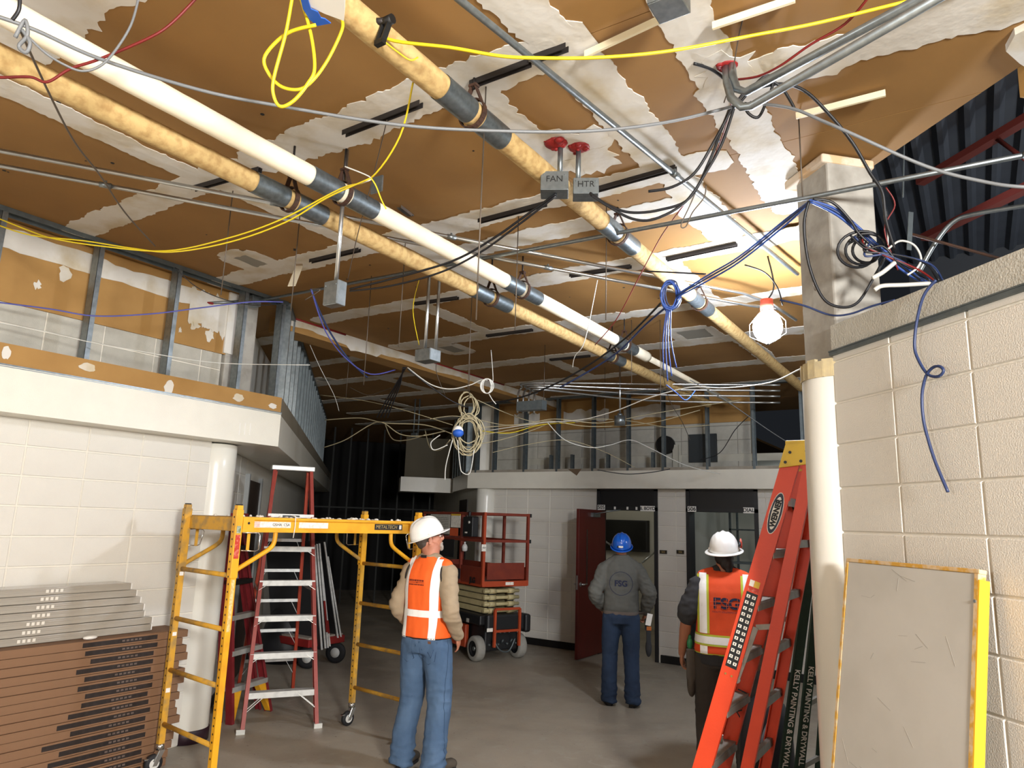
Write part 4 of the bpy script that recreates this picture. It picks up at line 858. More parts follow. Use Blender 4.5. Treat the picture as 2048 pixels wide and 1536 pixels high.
# ---- more odds and ends in the gap and the far dark
conduit(spline([at(1838, 545, 'N', 2.9), at(1868, 490, 'N', 2.95), at(1905, 445, 'N', 3.0), at(1950, 428, 'N', 3.05), at(2070, 408, 'N', 3.15)], 5), .012, 'bent conduit climbing to the right inside the dark gap', m_=galv)
conduit([at(1822, 468, 'N', 2.8), at(2010, 520, 'N', 3.2)], .008, 'thin rusty rod slanting down behind the dark cable tangle', name='rod', m_=rust)
b = MB(); b.bar(at(1822, 424, 'N', 2.7), at(1818, 500, 'N', 2.7), .028, .003); obj('metal_strap', b, galv_dull, label='flat metal strap hanging in the dark gap above the cable tangle', cat='strap')
b = MB(); b.bar(at(1808, 290, 'N', 2.75), at(1806, 395, 'N', 2.75), .006, .006); obj('hanger_rod', b, galv_dull, label='thin rod hanging in the dark gap left of the joists', cat='rod')
c = at(2034, 100, 'Z', ZC-.03); b = MB(); rr = random.Random(3); P = [at(x, y, 'Z', ZC-.03) for x, y in ((2012, 103), (2030, 70), (2060, 55), (2080, 100), (2060, 140), (2040, 128))]
b.prism(P, (0, 0, .03)); o = obj('gypsum_scrap', b, mud, label='white broken gypsum edge hanging at the far right of the ceiling', cat='scrap')
P = [at(x, y, 'N', 2.62) for x, y in ((2032, 110), (2062, 110), (2062, 190), (2040, 195), (2036, 150))]; b = MB(); b.prism(P, NT(.02, 0, 0)); obj('gypsum_scrap', b, gyp2, label='brown gypsum offcut hanging below the white broken edge at far right', cat='scrap')
more = [('tan', .005, [(640, 790), (720, 800), (800, 818), (905, 850)], 8.6, 7.2, 'faint cable under the corridor ceiling running to the tan coil'), ('wire', .004, [(700, 775), (735, 790), (765, 782), (782, 776)], 7.5, 7.2, 'thin drooping wire under the corridor ceiling'), ('tan', .005, [(860, 838), (905, 832), (950, 838), (1010, 850), (1060, 846)], 7.6, 8.4, 'tan cable crossing just above the coil'), ('white', .004, [(982, 700), (986, 760), (980, 775)], 6.5, 6.3, 'white wire hanging down to the small white coil'), ('tan', .005, [(1100, 846), (1180, 838), (1260, 842), (1340, 855), (1420, 850)], 8.4, 8.6, 'tan cable passing behind the pendant light'), ('wire', .004, [(1320, 700), (1335, 790), (1365, 845), (1380, 880)], 7.0, 8.6, 'dark wire falling before the square duct opening'), ('grey', .006, [(1380, 760), (1450, 800), (1540, 862), (1600, 900)], 7.5, 8.4, 'grey cable slanting to the right before the far framing'), ('tan', .005, [(985, 905), (1050, 890), (1130, 880), (1200, 900), (1270, 935)], 8.8, 8.9, 'low tan cable sagging over the white header'), ('blue', .005, [(1333, 770), (1352, 785), (1372, 800), (1390, 782)], 4.6, 5.5, 'blue cable tail curling below the coil'), ('white', .004, [(620, 690), (640, 735), (668, 790), (678, 822)], 7.5, 7.8, 'pale wire hanging in the corridor by the framing'), ('wire', .004, [(880, 700), (872, 740), (890, 790)], 6.8, 7.0, 'wire hanging behind the two drop conduits'), ('yellow', .004, [(838, 560), (826, 620), (838, 690)], 5.2, 5.6, 'thin yellow wire hanging along the two drop conduits')]
for c_, r_, P, d0, d1, lab in more: cable(c_, r_, lin(P, d0, d1), lab, 'wire' if r_ < .005 else 'cable', 'wire' if r_ < .005 else 'cable')
# ---- the lamp in view
t = empty('work_light', LAMP+V(0, 0, -.13), 'lit work lamp glowing white beside the bare pier', 'lamp')
b = MB(); b.ell(LAMP, (.10, .10, .115), n=32, k=22); g = obj('bulb', b, mat('bulb_glow', 'ffffff', .5, emit='e9f1ff', estr=BULB), t); g.visible_shadow = True
b = MB(); b.cyl(LAMP+V(0, 0, .10), LAMP+V(0, 0, .20), .045, 16); obj('socket', b, mat('red_socket', 'c8503c', .5), t)
b = MB()
for k in range(6):
    a = 2*PI*k/6; b.tube([LAMP+V(math.cos(a)*.045, math.sin(a)*.045, .12), LAMP+V(math.cos(a)*.125, math.sin(a)*.125, .03), LAMP+V(math.cos(a)*.125, math.sin(a)*.125, -.06), LAMP+V(0, 0, -.13)], .003, 5)
obj('guard', b, steel, t)
b = MB(); b.tube(spline([LAMP+V(0, 0, .19), LAMP+V(.05, .02, .3), V(LAMP.x+.02, LAMP.y, ZC)], 5), .006, 6); obj('cord', b, CW['black'], t)
# ================================================================== THINGS ON THE FLOOR
yellow = mat('scaffold_yellow', 'e3a51c', .5, col2='c98c17', scale=7, detail=6, amt=.7, bump=.1, bscale=30, lo=.45, hi=.7)
yellow2 = mat('scaffold_yellow_worn', 'c8952a', .6, col2='8f7648', scale=14, detail=6, amt=.8, lo=.45, hi=.65)
alu = mat('ladder_aluminium', 'b9bab6', .45, .55, col2='d4d2ca', scale=12)
alu_white = mat('ladder_step', 'c9cac6', .5, .3, col2='9d9f9d', scale=16, lo=.45, hi=.65)
red_rail = mat('red_fibreglass', '8a2a1d', .5, col2='9c3a28', scale=12, lo=.45, hi=.7)
dark_red_rail = mat('dark_red_fibreglass', '6f1a1f', .5, col2='7f262a', scale=12)
orange_rail = mat('orange_fibreglass', 'd8431c', .45, col2='c93a18', scale=5, bump=.05, bscale=90)
green_rail = mat('green_fibreglass', '14301f', .55, col2='274233', scale=18, lo=.5, hi=.7)
sticker_w = mat('white_sticker', 'e8e4da', .5, col2='b9b2a6', scale=40, lo=.5, hi=.6)
sticker_r = mat('red_sticker', 'b8331f', .5, col2='d88f7c', scale=50, lo=.5, hi=.6)
sticker_k = mat('black_sticker', '15181a', .5)
chrome = mat('chrome_wire', 'd5d7d6', .2, 1)

# ---- carton stack, the boxes in it one by one
carton = mat('carton_brown', '7c5c42', .8, col2='70523a', scale=4, stretch=(1, .2, 3), bump=.04, bscale=200)
carton_end = mat('carton_label', '1d1512', .6, col2='2d2320', scale=30, lo=.5, hi=.6)
label_grey = mat('label_print', '5d5049', .7)
ordn = ['lowest', 'second', 'third', 'fourth', 'fifth', 'sixth', 'seventh', 'eighth', 'ninth', 'tenth', 'eleventh', 'twelfth', 'thirteenth', 'fourteenth', 'fifteenth', 'sixteenth', 'topmost']
rr = random.Random(21); HC = .0556
XF = -5.13
for k in range(17):
    y1 = 3.43+rr.uniform(-.05, .03)+(.03 if k > 13 else 0) - .012*abs(k-9)*.3; z0 = k*HC; xf = XF+rr.uniform(-.006, .006)
    lab = ordn[k]+' long brown carton, counted up from the floor, in the stack at left' if k < 16 else 'topmost long brown carton of the stack at left'
    t = empty('carton', ((xf-5.45)/2, 2, z0), lab, 'carton', 'brown cartons stacked by the left wall')
    b = MB(); b.b2((-5.44, .35, z0+.0012), (xf, y1, z0+HC-.0012)); obj('box_body', b, carton, t, bevel=.004)
    ly0 = 2.62+rr.uniform(-.05, .1)-(.06*(8-k) if k < 8 else 0)*.5; ly1 = 3.17+rr.uniform(-.02, .02)
    b = MB(); b.b2((xf-.001, ly0, z0+.012), (xf+.0008, ly1, z0+HC-.013)); o = obj('printed_label', b, carton_end, t)
    b = MB()
    for j in range(5): yy = ly1-.26+j*.03; b.b2((xf+.0005, yy, z0+.022), (xf+.0014, yy+.02, z0+.034))
    obj('small_print', b, label_grey, o)
b = MB(); b.b2((xf-.0, 3.0, 17*HC), (-5.2, 3.4, 17*HC+.002)); obj('carton_flap', b, carton, t)
wrapm = mat('clear_wrap', 'a09a8e', .22, col2='8c8579', scale=3, stretch=(1, .1, 8), coat=.5, bump=.3, bscale=25)
wrap_lab = mat('wrap_print', 'd5d0c4', .5)
for k in range(7):
    z0 = 17*HC+k*.051; y1 = 3.22-.03*k+rr.uniform(-.05, .04); x1 = -5.24+rr.uniform(-.008, .004)
    t = empty('wrapped_panel', (-5.34, 2, z0), (ordn[k] if k < 6 else 'topmost')+' plastic wrapped grey panel lying on the brown cartons, counted from the bottom', 'panel', 'plastic wrapped panels on the cartons')
    b = MB(); b.b2((-5.445, .35, z0+.001), (x1, y1, z0+.050)); obj('panel_body', b, wrapm, t, bevel=.006)
    b = MB(); b.b2((-5.43, y1-.001, z0+.006), (x1-.01, y1+.012, z0+.045)); obj('end_cap', b, white_pl, t)
    b = MB()
    for j in range(4): yy = 2.42+.03*j-.07*(6-k)*.3; b.b2((x1-.001, yy, z0+.016), (x1+.001, yy+.018, z0+.036))
    obj('printed_label', b, wrap_lab, t)
b = MB(); p = V(-5.18, 2.72, 17*HC); b.ell(p+V(0, 0, .012), (.03, .05, .014), n=9, k=6); obj('crumpled_paper', b, white_pl, label='small crumpled white scrap on top of the brown cartons', cat='scrap')

# ---- yellow baker scaffold
SA, SW = V(.1175, .9931, 0), V(.9931, -.1175, 0)
SO = V(-5.05, 3.25, 0)
def sp(a, w_, z): return SO + SA*a + SW*w_ + V(0, 0, z)
t = empty('scaffold', sp(.86, .37, 0), 'yellow rolling scaffold with a narrow platform and ladder ends', 'scaffold')
LEN, WID = 1.70, .74
RS = Matrix((SW, SA, V(0, 0, 1))).transposed()
for a in (0, LEN):
    for w_ in (0, WID):
        b = MB(); b.box(sp(a, w_, 1.03), (.042, .042, 1.70), RS); q = obj('post', b, yellow2 if w_ == 0 else yellow, t)
        b = MB(); b.box(sp(a, w_, 1.62), (.052, .054, .46), RS); obj('sleeve', b, yellow2 if (a == 0 and w_ == 0) else yellow, q, bevel=.003)
        b = MB(); b.box(sp(a, w_, 1.874), (.034, .034, .03), RS); obj('post_cap', b, black, q)
        b = MB()
        for j in range(33):
            z = .25+j*.05
            for s_ in (-1,): b.cyl(sp(a, w_, z)+SA*s_*(.0275 if 1.39 < z < 1.85 else .0213), sp(a, w_, z)+SA*s_*.015, .0075, 8)
        o = obj('pin_hole', b, black, q); o['kind'] = 'stuff'
        # caster
        c = empty('caster', sp(a, w_, 0), None, None); c.parent = t; c.location = sp(a, w_, 0)-wloc(t)
        b = MB(); b.cyl(sp(a, w_, .15), sp(a, w_, .19), .03, 12); b.bar(sp(a, w_, .165), sp(a-.045, w_, .08), .05, .01, SW); 
        for s_ in (-1, 1): b.prism([sp(a-.01, w_+s_*.024, .15), sp(a+.03, w_+s_*.024, .15), sp(a-.02, w_+s_*.024, .05), sp(a-.05, w_+s_*.024, .05)], SW*s_*.004)
        obj('fork', b, chrome, c)
        b = MB(); b.lathe([(.02, -.019), (.052, -.019), (.062, -.012), (.062, .012), (.052, .019), (.02, .019)], sp(a-.035, w_, .0635), SW, 22); obj('wheel', b, rubber, c)
        b = MB(); b.cyl(sp(a-.035, w_-.021, .0635), sp(a-.035, w_+.021, .0635), .035, 16); obj('wheel_hub', b, mat('hub_grey', 'c9c9c4', .4), c)
        b = MB(); b.box(sp(a-.08, w_, .10), (.03, .05, .008), RS); obj('brake_pedal', b, chrome, c)
    for z in (.32, .69, 1.05, 1.405):
        b = MB(); b.cyl(sp(a, .02, z), sp(a, WID-.02, z), .0165, 12); obj('rung', b, yellow2, t)
    # platform end rail
    b = MB(); b.box(sp(a+(.03 if a == 0 else -.03), WID/2, 1.75), (WID-.05, .03, .095), RS); obj('end_rail', b, yellow2, t, bevel=.003)
for w_, mm in ((0, yellow2), (WID, yellow)):
    s_ = 1 if w_ else -1; wf = w_
    b = MB(); b.box(sp(LEN/2, wf, 1.75), (.012, LEN-.05, .1), RS)
    for z in (1.793, 1.707): b.box(sp(LEN/2, wf+s_*.01, z), (.03, LEN-.05, .018), RS)
    rail = obj('side_rail', b, mm, t)
    for a in (.07, LEN-.07):
        b = MB(); b.box(sp(a, wf+s_*.018, 1.75), (.022, .085, .105), RS); g = obj('rail_bracket', b, mm, rail)
        b = MB(); b.cyl(sp(a, wf+s_*.028, 1.76), sp(a, wf+s_*.0305, 1.76), .009, 10); obj('pin_hole', b, black, g)
    for a0, d in ((0, 1), (LEN, -1)):
        b = MB(); b.tube(spline([sp(a0+d*.02, wf, 1.44), sp(a0+d*.18, wf, 1.53), sp(a0+d*.27, wf, 1.585), sp(a0+d*.30, wf, 1.63), sp(a0+d*.305, wf, 1.705)], 6), .0165, 12); obj('curved_brace', b, mm, t)
        ring = [sp(a0+d*.03, wf+s_*.03, 1.695), sp(a0+d*.15, wf+s_*.03, 1.695), sp(a0+d*.165, wf+s_*.03, 1.68), sp(a0+d*.15, wf+s_*.05, 1.58), sp(a0+d*.13, wf+s_*.05, 1.57), sp(a0+d*.03, wf+s_*.03, 1.575)]
        b = MB(); b.tube(ring, .0045, 6); obj('lock_ring', b, chrome, t)
        b = MB(); b.bar(sp(a0+d*.095, wf, 1.70), sp(a0+d*.095, wf, 1.57), .022, .006, SA); obj('lock_tab', b, mm, t)
deck = mat('deck_plywood', '9b7a45', .8, col2='8a8272', scale=8, lo=.45, hi=.6)
b = MB(); b.box(sp(LEN/2, WID/2, 1.795), (WID-.02, LEN-.06, .016), RS); obj('deck_board', b, deck, t)
b = MB(); rr = random.Random(8)
for k in range(46):
    p = sp(rr.uniform(.1, LEN-.05), rr.uniform(.1, WID-.02), 1.804); b.ell(p, (rr.uniform(.006, .03), rr.uniform(.006, .02), rr.uniform(.004, .016)), n=6, k=4)
o = obj('plaster_crumbs', b, mat('crumb', 'ddd8cb', .9), t); o['kind'] = 'stuff'
def stick(par, a, z, la, h_, m_, w_=WID, off=.0075):
    b = MB(); b.box(sp(a, w_+off, z), (.0016, la, h_), RS); return obj('sticker', b, m_, par)
rail_f = [o for o in bpy.data.objects if o.name.startswith('side_rail')][-1]
s1 = stick(rail_f, .27, 1.752, .30, .042, sticker_w); s2 = stick(rail_f, .62, 1.752, .26, .042, sticker_w)
text('lettering', 'OSHA  CSA', .028, sp(.34, WID+.0086, 1.752), rot_from(SA, V(0, 0, 1)), ink, s1, align='CENTER')
b = MB()
for j in range(6): b.box(sp(.145+.0, WID+.0086, 1.738+.006*j), (.001, .05, .002), RS)
obj('small_print', b, sticker_r, s1)
s3 = stick(rail_f, 1.36, 1.75, .30, .048, sticker_k)
text('lettering', 'METALTECH', .041, sp(1.335, WID+.0086, 1.75), rot_from(SA, V(0, 0, 1)), mat('gold_ink', 'a8905a', .5), s3, align='CENTER', shear=.15)
b = MB(); b.box(sp(1.487, WID+.0084, 1.75), (.0012, .024, .034), RS); obj('emblem', b, sticker_w, s3)
post_f = [o for o in bpy.data.objects if o.name.startswith('post.') or o.name == 'post']
post_f = [o for o in post_f if o.parent == t][1]
b = MB(); b.box(sp(0, WID+.0268, 1.60), (.0012, .036, .16), RS); obj('sticker', b, sticker_r, post_f)
b = MB(); b.box(sp(0, WID+.0268, 1.715), (.0012, .030, .05), RS); obj('sticker', b, mat('green_sticker', '56704a', .6, col2='e0ddd0', scale=60), post_f)
b = MB(); b.box(sp(0, WID+.0216, 1.21), (.001, .024, .34), RS); obj('paint_wear', b, mat('wear_pale', 'd9c48c', .7, col2='b58a2c', scale=60, lo=.45, hi=.55), post_f)
b = MB(); b.tube([sp(.44, WID+.03, 1.815), sp(.44, WID+.035, 1.75), sp(.435, WID+.03, 1.66)], .0035, 6); b.tube([sp(.44, WID+.03, 1.815), sp(.44, WID-.02, 1.82)], .0035, 6); obj('zip_tie', b, white_pl, t)
for z, w_, sz in ((1.37, 0, .028), (.94, 0, .026), (.55, 0, .03)):
    b = MB(); b.box(sp(0, .0217, z), (.001, .03, sz), RS); obj('tape_mark', b, white_pl, [o for o in bpy.data.objects if o.name.startswith('post') and o.parent == t][0])

# ---- stepladders
def crail(name, p0, p1, out, depth, fl, m_, parent, fb=None):
    """channel rail: web facing out, width depth along fb"""
    p0, p1, out = Vector(p0), Vector(p1), Vector(out).normalized(); d = (p1-p0).normalized()
    out = (out-d*out.dot(d)).normalized(); f = d.cross(out)
    b = MB(); b.bar(p0, p1, depth, .005, f)
    for s_ in (-1, 1): b.bar(p0+f*s_*(depth/2-.002)-out*fl/2, p1+f*s_*(depth/2-.002)-out*fl/2, .005, fl, f)
    return obj(name, b, m_, parent)
def step(name, p0, p1, fwd_, dep, lip, m_, parent, th=.006):
    d = (Vector(p1)-Vector(p0)).normalized(); f = Vector(fwd_); f = (f-d*f.dot(d)); f.z = 0; f.normalize(); b = MB()
    b.bar(p0, p1, dep, th, f); b.bar(Vector(p0)+f*dep/2-V(0, 0, lip/2), Vector(p1)+f*dep/2-V(0, 0, lip/2), .005, lip, f); b.bar(Vector(p0)-f*dep/2-V(0, 0, lip*.4), Vector(p1)-f*dep/2-V(0, 0, lip*.4), .005, lip*.8, f)
    return obj(name, b, m_, parent)
# the red one in the middle
FL, FR = V(-5.362, 4.169, 0), V(-5.013, 4.704, 0); RL, RR = V(-6.47, 4.93, 0), V(-6.16, 5.41, 0)
wv = (FR-FL).normalized(); fv = (wv.cross(V(0, 0, 1))).normalized()
if fv.dot(FL-RL) < 0: fv = -fv
mid = (FL+FR)/2; top = mid - fv*.72 + V(0, 0, 2.26)
TL, TR = top-wv*.19+fv*.03, top+wv*.19+fv*.03; BL, BR = top-wv*.17-fv*.03, top+wv*.17-fv*.03
t = empty('stepladder', mid-fv*.6, 'tall red stepladder standing open behind the yellow scaffold', 'ladder')
for p0, p1, s_ in ((FL, TL, -1), (FR, TR, 1)): crail('front_rail', p0+V(0, 0, .03), p1, wv*s_, .075, .03, red_rail, t)
for p0, p1, s_ in ((RL, BL, -1), (RR, BR, 1)): crail('rear_rail', p0+V(0, 0, .03), p1, wv*s_, .05, .028, mat('red_fibreglass_rear', 'a23a1e', .5, col2='8a2a1d', scale=12), t)
for p in (FL, FR, RL, RR):
    b = MB(); b.box(p+V(0, 0, .02), (.07, .06, .04), Matrix.Rotation(math.atan2(wv.y, wv.x), 3, 'Z')); obj('foot', b, alu, t)
for k in range(1, 7):
    u = k*.3048/2.26; a, c = FL.lerp(TL, u), FR.lerp(TR, u); step('step', a, c, fv, .09, .045, alu_white, t)
    b = MB()
    for p, q, s_ in ((a, c, 1), (c, a, -1)):
        i = p+wv*s_*(.17 if k == 1 else .09); e = (FL.lerp(TL, u-(.07 if k == 1 else .036)) if s_ == 1 else FR.lerp(TR, u-(.07 if k == 1 else .036)))
        for ff in ((.035,) if k > 1 else (.035, -.035)): b.bar(i+fv*ff-V(0, 0, .02), e+fv*ff, .022, .005, fv)
    obj('step_brace', b, alu, t)
    if k < 6:
        a2, c2 = RL.lerp(BL, u+.02), RR.lerp(BR, u+.02); b = MB(); b.bar(a2, c2, .025, .03, fv)
        b.bar(a2.lerp(c2, .8), RR.lerp(BR, u-.06), .018, .005, fv); b.bar(a2.lerp(c2, .2), RL.lerp(BL, u-.06), .018, .005, fv); obj('rear_rung', b, alu_white, t)
b = MB(); b.box(top+V(0, 0, .025), (.42, .15, .05), Matrix.Rotation(math.atan2(wv.y, wv.x), 3, 'Z')); obj('top_cap', b, alu, t, bevel=.008)
for s0, s1 in ((FL.lerp(TL, .5), RL.lerp(BL, .5)), (FR.lerp(TR, .5), RR.lerp(BR, .5))):
    m_ = (s0+s1)/2-V(0, 0, .01); b = MB(); b.bar(s0, m_, .022, .005, V(0, 0, 1)); b.bar(m_, s1, .022, .005, V(0, 0, 1)); obj('spreader', b, alu, t)
b = MB(); u = 6*.3048/2.26; c = FL.lerp(TL, u).lerp(FR.lerp(TR, u), .5)+fv*.049-V(0, 0, .02); b.box(c, (.16, .002, .022), Matrix.Rotation(math.atan2(wv.y, wv.x), 3, 'Z')); obj('sticker', b, sticker_k, t)
# the dark red one leaning in the corridor mouth
A0, B0 = NT(-.98, 7.02, 0), NT(-.69, 7.47, 0); A1, B1 = NT(-1.16, 7.02, 1.80), NT(-1.12, 7.32, 1.80)
wv2 = (B0-A0).normalized(); fv2 = V(S2, -S2, 0)
fv2 = (fv2-wv2*fv2.dot(wv2)).normalized()
t = empty('stepladder', (A0+B0)/2, 'dark red stepladder with yellow feet folded against the corridor wall', 'ladder')
crail('front_rail', A0, A1, -wv2, .07, .03, dark_red_rail, t); crail('front_rail', B0, B1, wv2, .07, .03, dark_red_rail, t)
crail('rear_rail', A0-fv2*.12, A1-fv2*.05, -wv2, .05, .025, dark_red_rail, t); crail('rear_rail', B0-fv2*.12, B1-fv2*.05, wv2, .05, .025, dark_red_rail, t)
for k in range(1, 6):
    u = k*.3048/1.8; step('step', A0.lerp(A1, u), B0.lerp(B1, u), fv2, .08, .04, alu if k < 4 else black, t)
for p, q, s_ in ((A0, A1, 1), (B0, B1, -1)):
    b = MB(); b.prism([p+fv2*.03+V(0, 0, .01), p+fv2*.03+wv2*s_*.03+V(0, 0, .01), p.lerp(q, .15)+fv2*.03+wv2*s_*.13, p.lerp(q, .15)+fv2*.03], -fv2*.06); obj('foot_brace', b, yellow, t)
b = MB(); b.bar(A1-wv2*.03, B1+wv2*.03, .14, .05, fv2); obj('top_cap', b, dark_red_rail, t)
# the orange one at right
EA, EW = V(.836, .548, 0), V(-.548, .836, 0)        # across the view, and away from it
OA = V(-1.607, 4.324, 0)*.985
lad_w = EA*.307+EW*.47
aa = (EA*.84-EW*.55).normalized()
lean = aa*.715
A0 = OA; C0 = OA+lad_w; B0 = A0+aa*.28; D0 = C0+aa*.28
tc_ = lad_w*.19
A1 = A0+lean+tc_+V(0, 0, 2.31); C1 = C0+lean-tc_+V(0, 0, 2.31); B1 = A1+aa*.10; D1 = C1+aa*.10
t = empty('stepladder', A0+lad_w/2+aa*.15, 'big orange stepladder with a yellow top cap leaning by the round column at right', 'ladder')
wl = lad_w.normalized()
ra = crail('front_rail', A0, A1, -wl, .10, .03, orange_rail, t); rc = crail('front_rail', C0, C1, wl, .10, .03, orange_rail, t)
rb = crail('rear_rail', B0, B1, -wl, .065, .03, orange_rail, t); rd = crail('rear_rail', D0, D1, wl, .065, .03, orange_rail, t)
worn = mat('worn_step', '8f8d86', .55, .35, col2='6f6a5f', scale=14)
for k in range(1, 8):
    u = (k*.3048-.085)/2.36; step('step', A0.lerp(A1, u), C0.lerp(C1, u), -aa, .095, .05, worn, t, .02)
    if k < 7: b = MB(); b.bar(B0.lerp(B1, u+.02), D0.lerp(D1, u+.02), .03, .045, aa); obj('rear_rung', b, worn, t)
b = MB()
for p, q in ((A0, A1), (C0, C1)):
    s_ = 1 if p is A0 else -1; b.bar(p.lerp(q, .12)+wl*s_*.14-aa*.03, p.lerp(q, .05)+wl*s_*.01-aa*.03, .02, .005, aa)
    b.bar(p.lerp(q, .25)+wl*s_*.12-aa*.03, p.lerp(q, .19)+wl*s_*.01-aa*.03, .02, .005, aa)
obj('step_brace', b, alu, t)
q0 = A1-wl*.02; q1 = C1+wl*.02; lv = (A1-A0).normalized(); b = MB()
for p, s_ in ((A1, -1), (C1, 1)):
    o = wl*s_*.007
    b.prism([p-aa*.055-lv*.13+o, p+aa*.10-lv*.11+o, p+aa*.145-lv*.05+o, p+aa*.15+V(0, 0, .03)+o, p-aa*.045+V(0, 0, .03)+o], wl*s_*.012)
b.prism([q0-aa*.05+V(0, 0, .012), q0+aa*.15+V(0, 0, .012), q1+aa*.15+V(0, 0, .012), q1-aa*.05+V(0, 0, .012)], (0, 0, .025))
cap = obj('top_cap', b, mat('yellow_cap', 'd9b23a', .55, col2='b4923a', scale=14, lo=.45, hi=.7), t, bevel=.006)
b = MB()
for da, dl in ((-.015, -.035), (.075, -.03), (-.025, -.095), (.06, -.09)): c = A1+aa*da+lv*dl-wl*.0195; b.cyl(c, c-wl*.002, .009, 10)
obj('bolt_hole', b, sticker_k, cap)
def onrail(u, f=0, out=.0032):            # a place on the outer face of the near front rail
    nrm = (-wl-lv*(-wl).dot(lv)).normalized(); return A0.lerp(A1, u)+lv.cross(nrm)*f+nrm*out
nrm = (-wl-lv*(-wl).dot(lv)).normalized(); fr_ = lv.cross(nrm)
if fr_.dot(aa) < 0: fr_ = -fr_
def railbox(name, u0, u1, w_, m_, out, par, f=0):
    c0, c1 = A0.lerp(A1, u0)+nrm*out+fr_*f, A0.lerp(A1, u1)+nrm*out+fr_*f; b = MB(); b.bar(c0, c1, w_, .0012, fr_); return obj(name, b, m_, par)
def oval(name, u, f, ru, rf, m_, out, par):
    c = A0.lerp(A1, u)+nrm*out+fr_*f; n_ = 28; b = MB(); b.prism([c+lv*ru*math.cos(2*PI*i/n_)+fr_*rf*math.sin(2*PI*i/n_) for i in range(n_)], nrm*.001); return obj(name, b, m_, par)
l0 = oval('logo_plate', .833, .0, .125, .036, sticker_w, .003, ra); oval('logo_band', .833, 0, .120, .0325, mat('navy_band', '16243a', .5), .0037, l0); oval('logo_field', .833, 0, .098, .0225, sticker_w, .0044, l0)
text('lettering', 'WERNER', .042, A0.lerp(A1, .833)+nrm*.0058+fr_*.002, rot_from(lv, -fr_), ink, l0, align='CENTER', bold=.0022, sx=.98)
s_ = railbox('sticker', .452, .635, .066, sticker_k, .003, ra)
b = MB()
for i in range(12):
    for j in (-1, 1):
        c = A0.lerp(A1, .46+.0147*i)+nrm*.0042+fr_*j*.016; b.bar(c-lv*.001, c+lv*.017, .020, .0008, fr_)
obj('picture_field', b, sticker_w, s_)
b = MB()
for i in range(12):
    for j in (-1, 1):
        c = A0.lerp(A1, .46+.0147*i)+nrm*.0049+fr_*j*.016; b.bar(c+lv*.003, c+lv*.013, .005, .0006, (fr_+lv*.3*(i % 3-1)))
obj('picture_mark', b, sticker_k, s_)
railbox('sticker', .638, .648, .06, sticker_r, .003, ra); railbox('sticker', .649, .664, .03, mat('yellow_sticker', 'd8b23a', .5), .003, ra, .012); railbox('sticker', .649, .664, .026, sticker_w, .003, ra, -.018)
b = MB()
for f in (-.018, .018): c = onrail(.435); b.cyl(A0.lerp(A1, .435)+nrm*.003+fr_*f, A0.lerp(A1, .435)+nrm*.008+fr_*f, .006, 8)
obj('rivet', b, mat('brass_rivet', 'b89a5a', .4, .8), ra)
cin = C0.lerp(C1, .33)
text('lettering', 'NEX', .085, cin-wl*.035, rot_from(-lv, fr_), ink, rc, align='CENTER')
for p0, p1 in ((A0.lerp(A1, .43)+fr_*.045, B0.lerp(B1, .56)), (C0.lerp(C1, .43)+fr_*.045, D0.lerp(D1, .56))):
    b = MB(); m_ = (p0+p1)/2+V(0, 0, .14); b.bar(p0+wl*.02, m_+wl*.02, .03, .006, wl.cross(lv)); b.bar(m_+wl*.026, p1+wl*.026, .03, .006, wl.cross(lv)); b.cyl(p0+wl*.012, p0+wl*.028, .02, 12); obj('spreader', b, worn, t)
for p in (A0, B0, C0, D0):
    b = MB(); b.box(p+V(0, 0, .02), (.09, .05, .04), Matrix.Rotation(math.atan2(aa.y, aa.x), 3, 'Z')); obj('foot', b, rubber, t)
# the green one behind it
g0, g1 = at(1551, 1672, 'Z', 0), far(1628, 1085, 4.45); h0, h1 = at(1588, 1655, 'Z', 0), far(1648, 1085, 4.55); k0, k1 = at(1630, 1640, 'Z', 0), far(1668, 1085, 4.75)
vw = -FW.copy(); vw.z = 0; vw.normalize()
t = empty('stepladder', (g0+h0)/2, 'dark green folded stepladder with white lettering leaning behind the orange one', 'ladder')
for p, q in ((g0, g1), (h0, h1)):
    d = (q-p).normalized(); sd = d.cross(vw).normalized(); 
    if sd.dot(RT) < 0: sd = -sd
    b = MB(); b.bar(p, q, .056, .006, sd)
    for s_ in (-1, 1): b.bar(p+sd*s_*.026-vw*.012, q+sd*s_*.026-vw*.012, .005, .026, sd)
    r_ = obj('rail', b, green_rail, t); nn = sd.cross(d)
    if nn.dot(vw) < 0: nn = -nn
    text('lettering', 'KELLY PAINTING & DRYWALL', .046, p.lerp(q, .56)+nn*.0045, rot_from(-d, sd), ink_w, r_, bold=.0006)
b = MB(); d = (k1-k0).normalized(); b.bar(k0, k1, .04, .025, RT); obj('rear_rail', b, green_rail, t)
for u in (.2, .42, .64): b = MB(); b.bar(h0.lerp(h1, u)-vw*.02, k0.lerp(k1, u+.02), .02, .03); obj('step', b, worn, t)
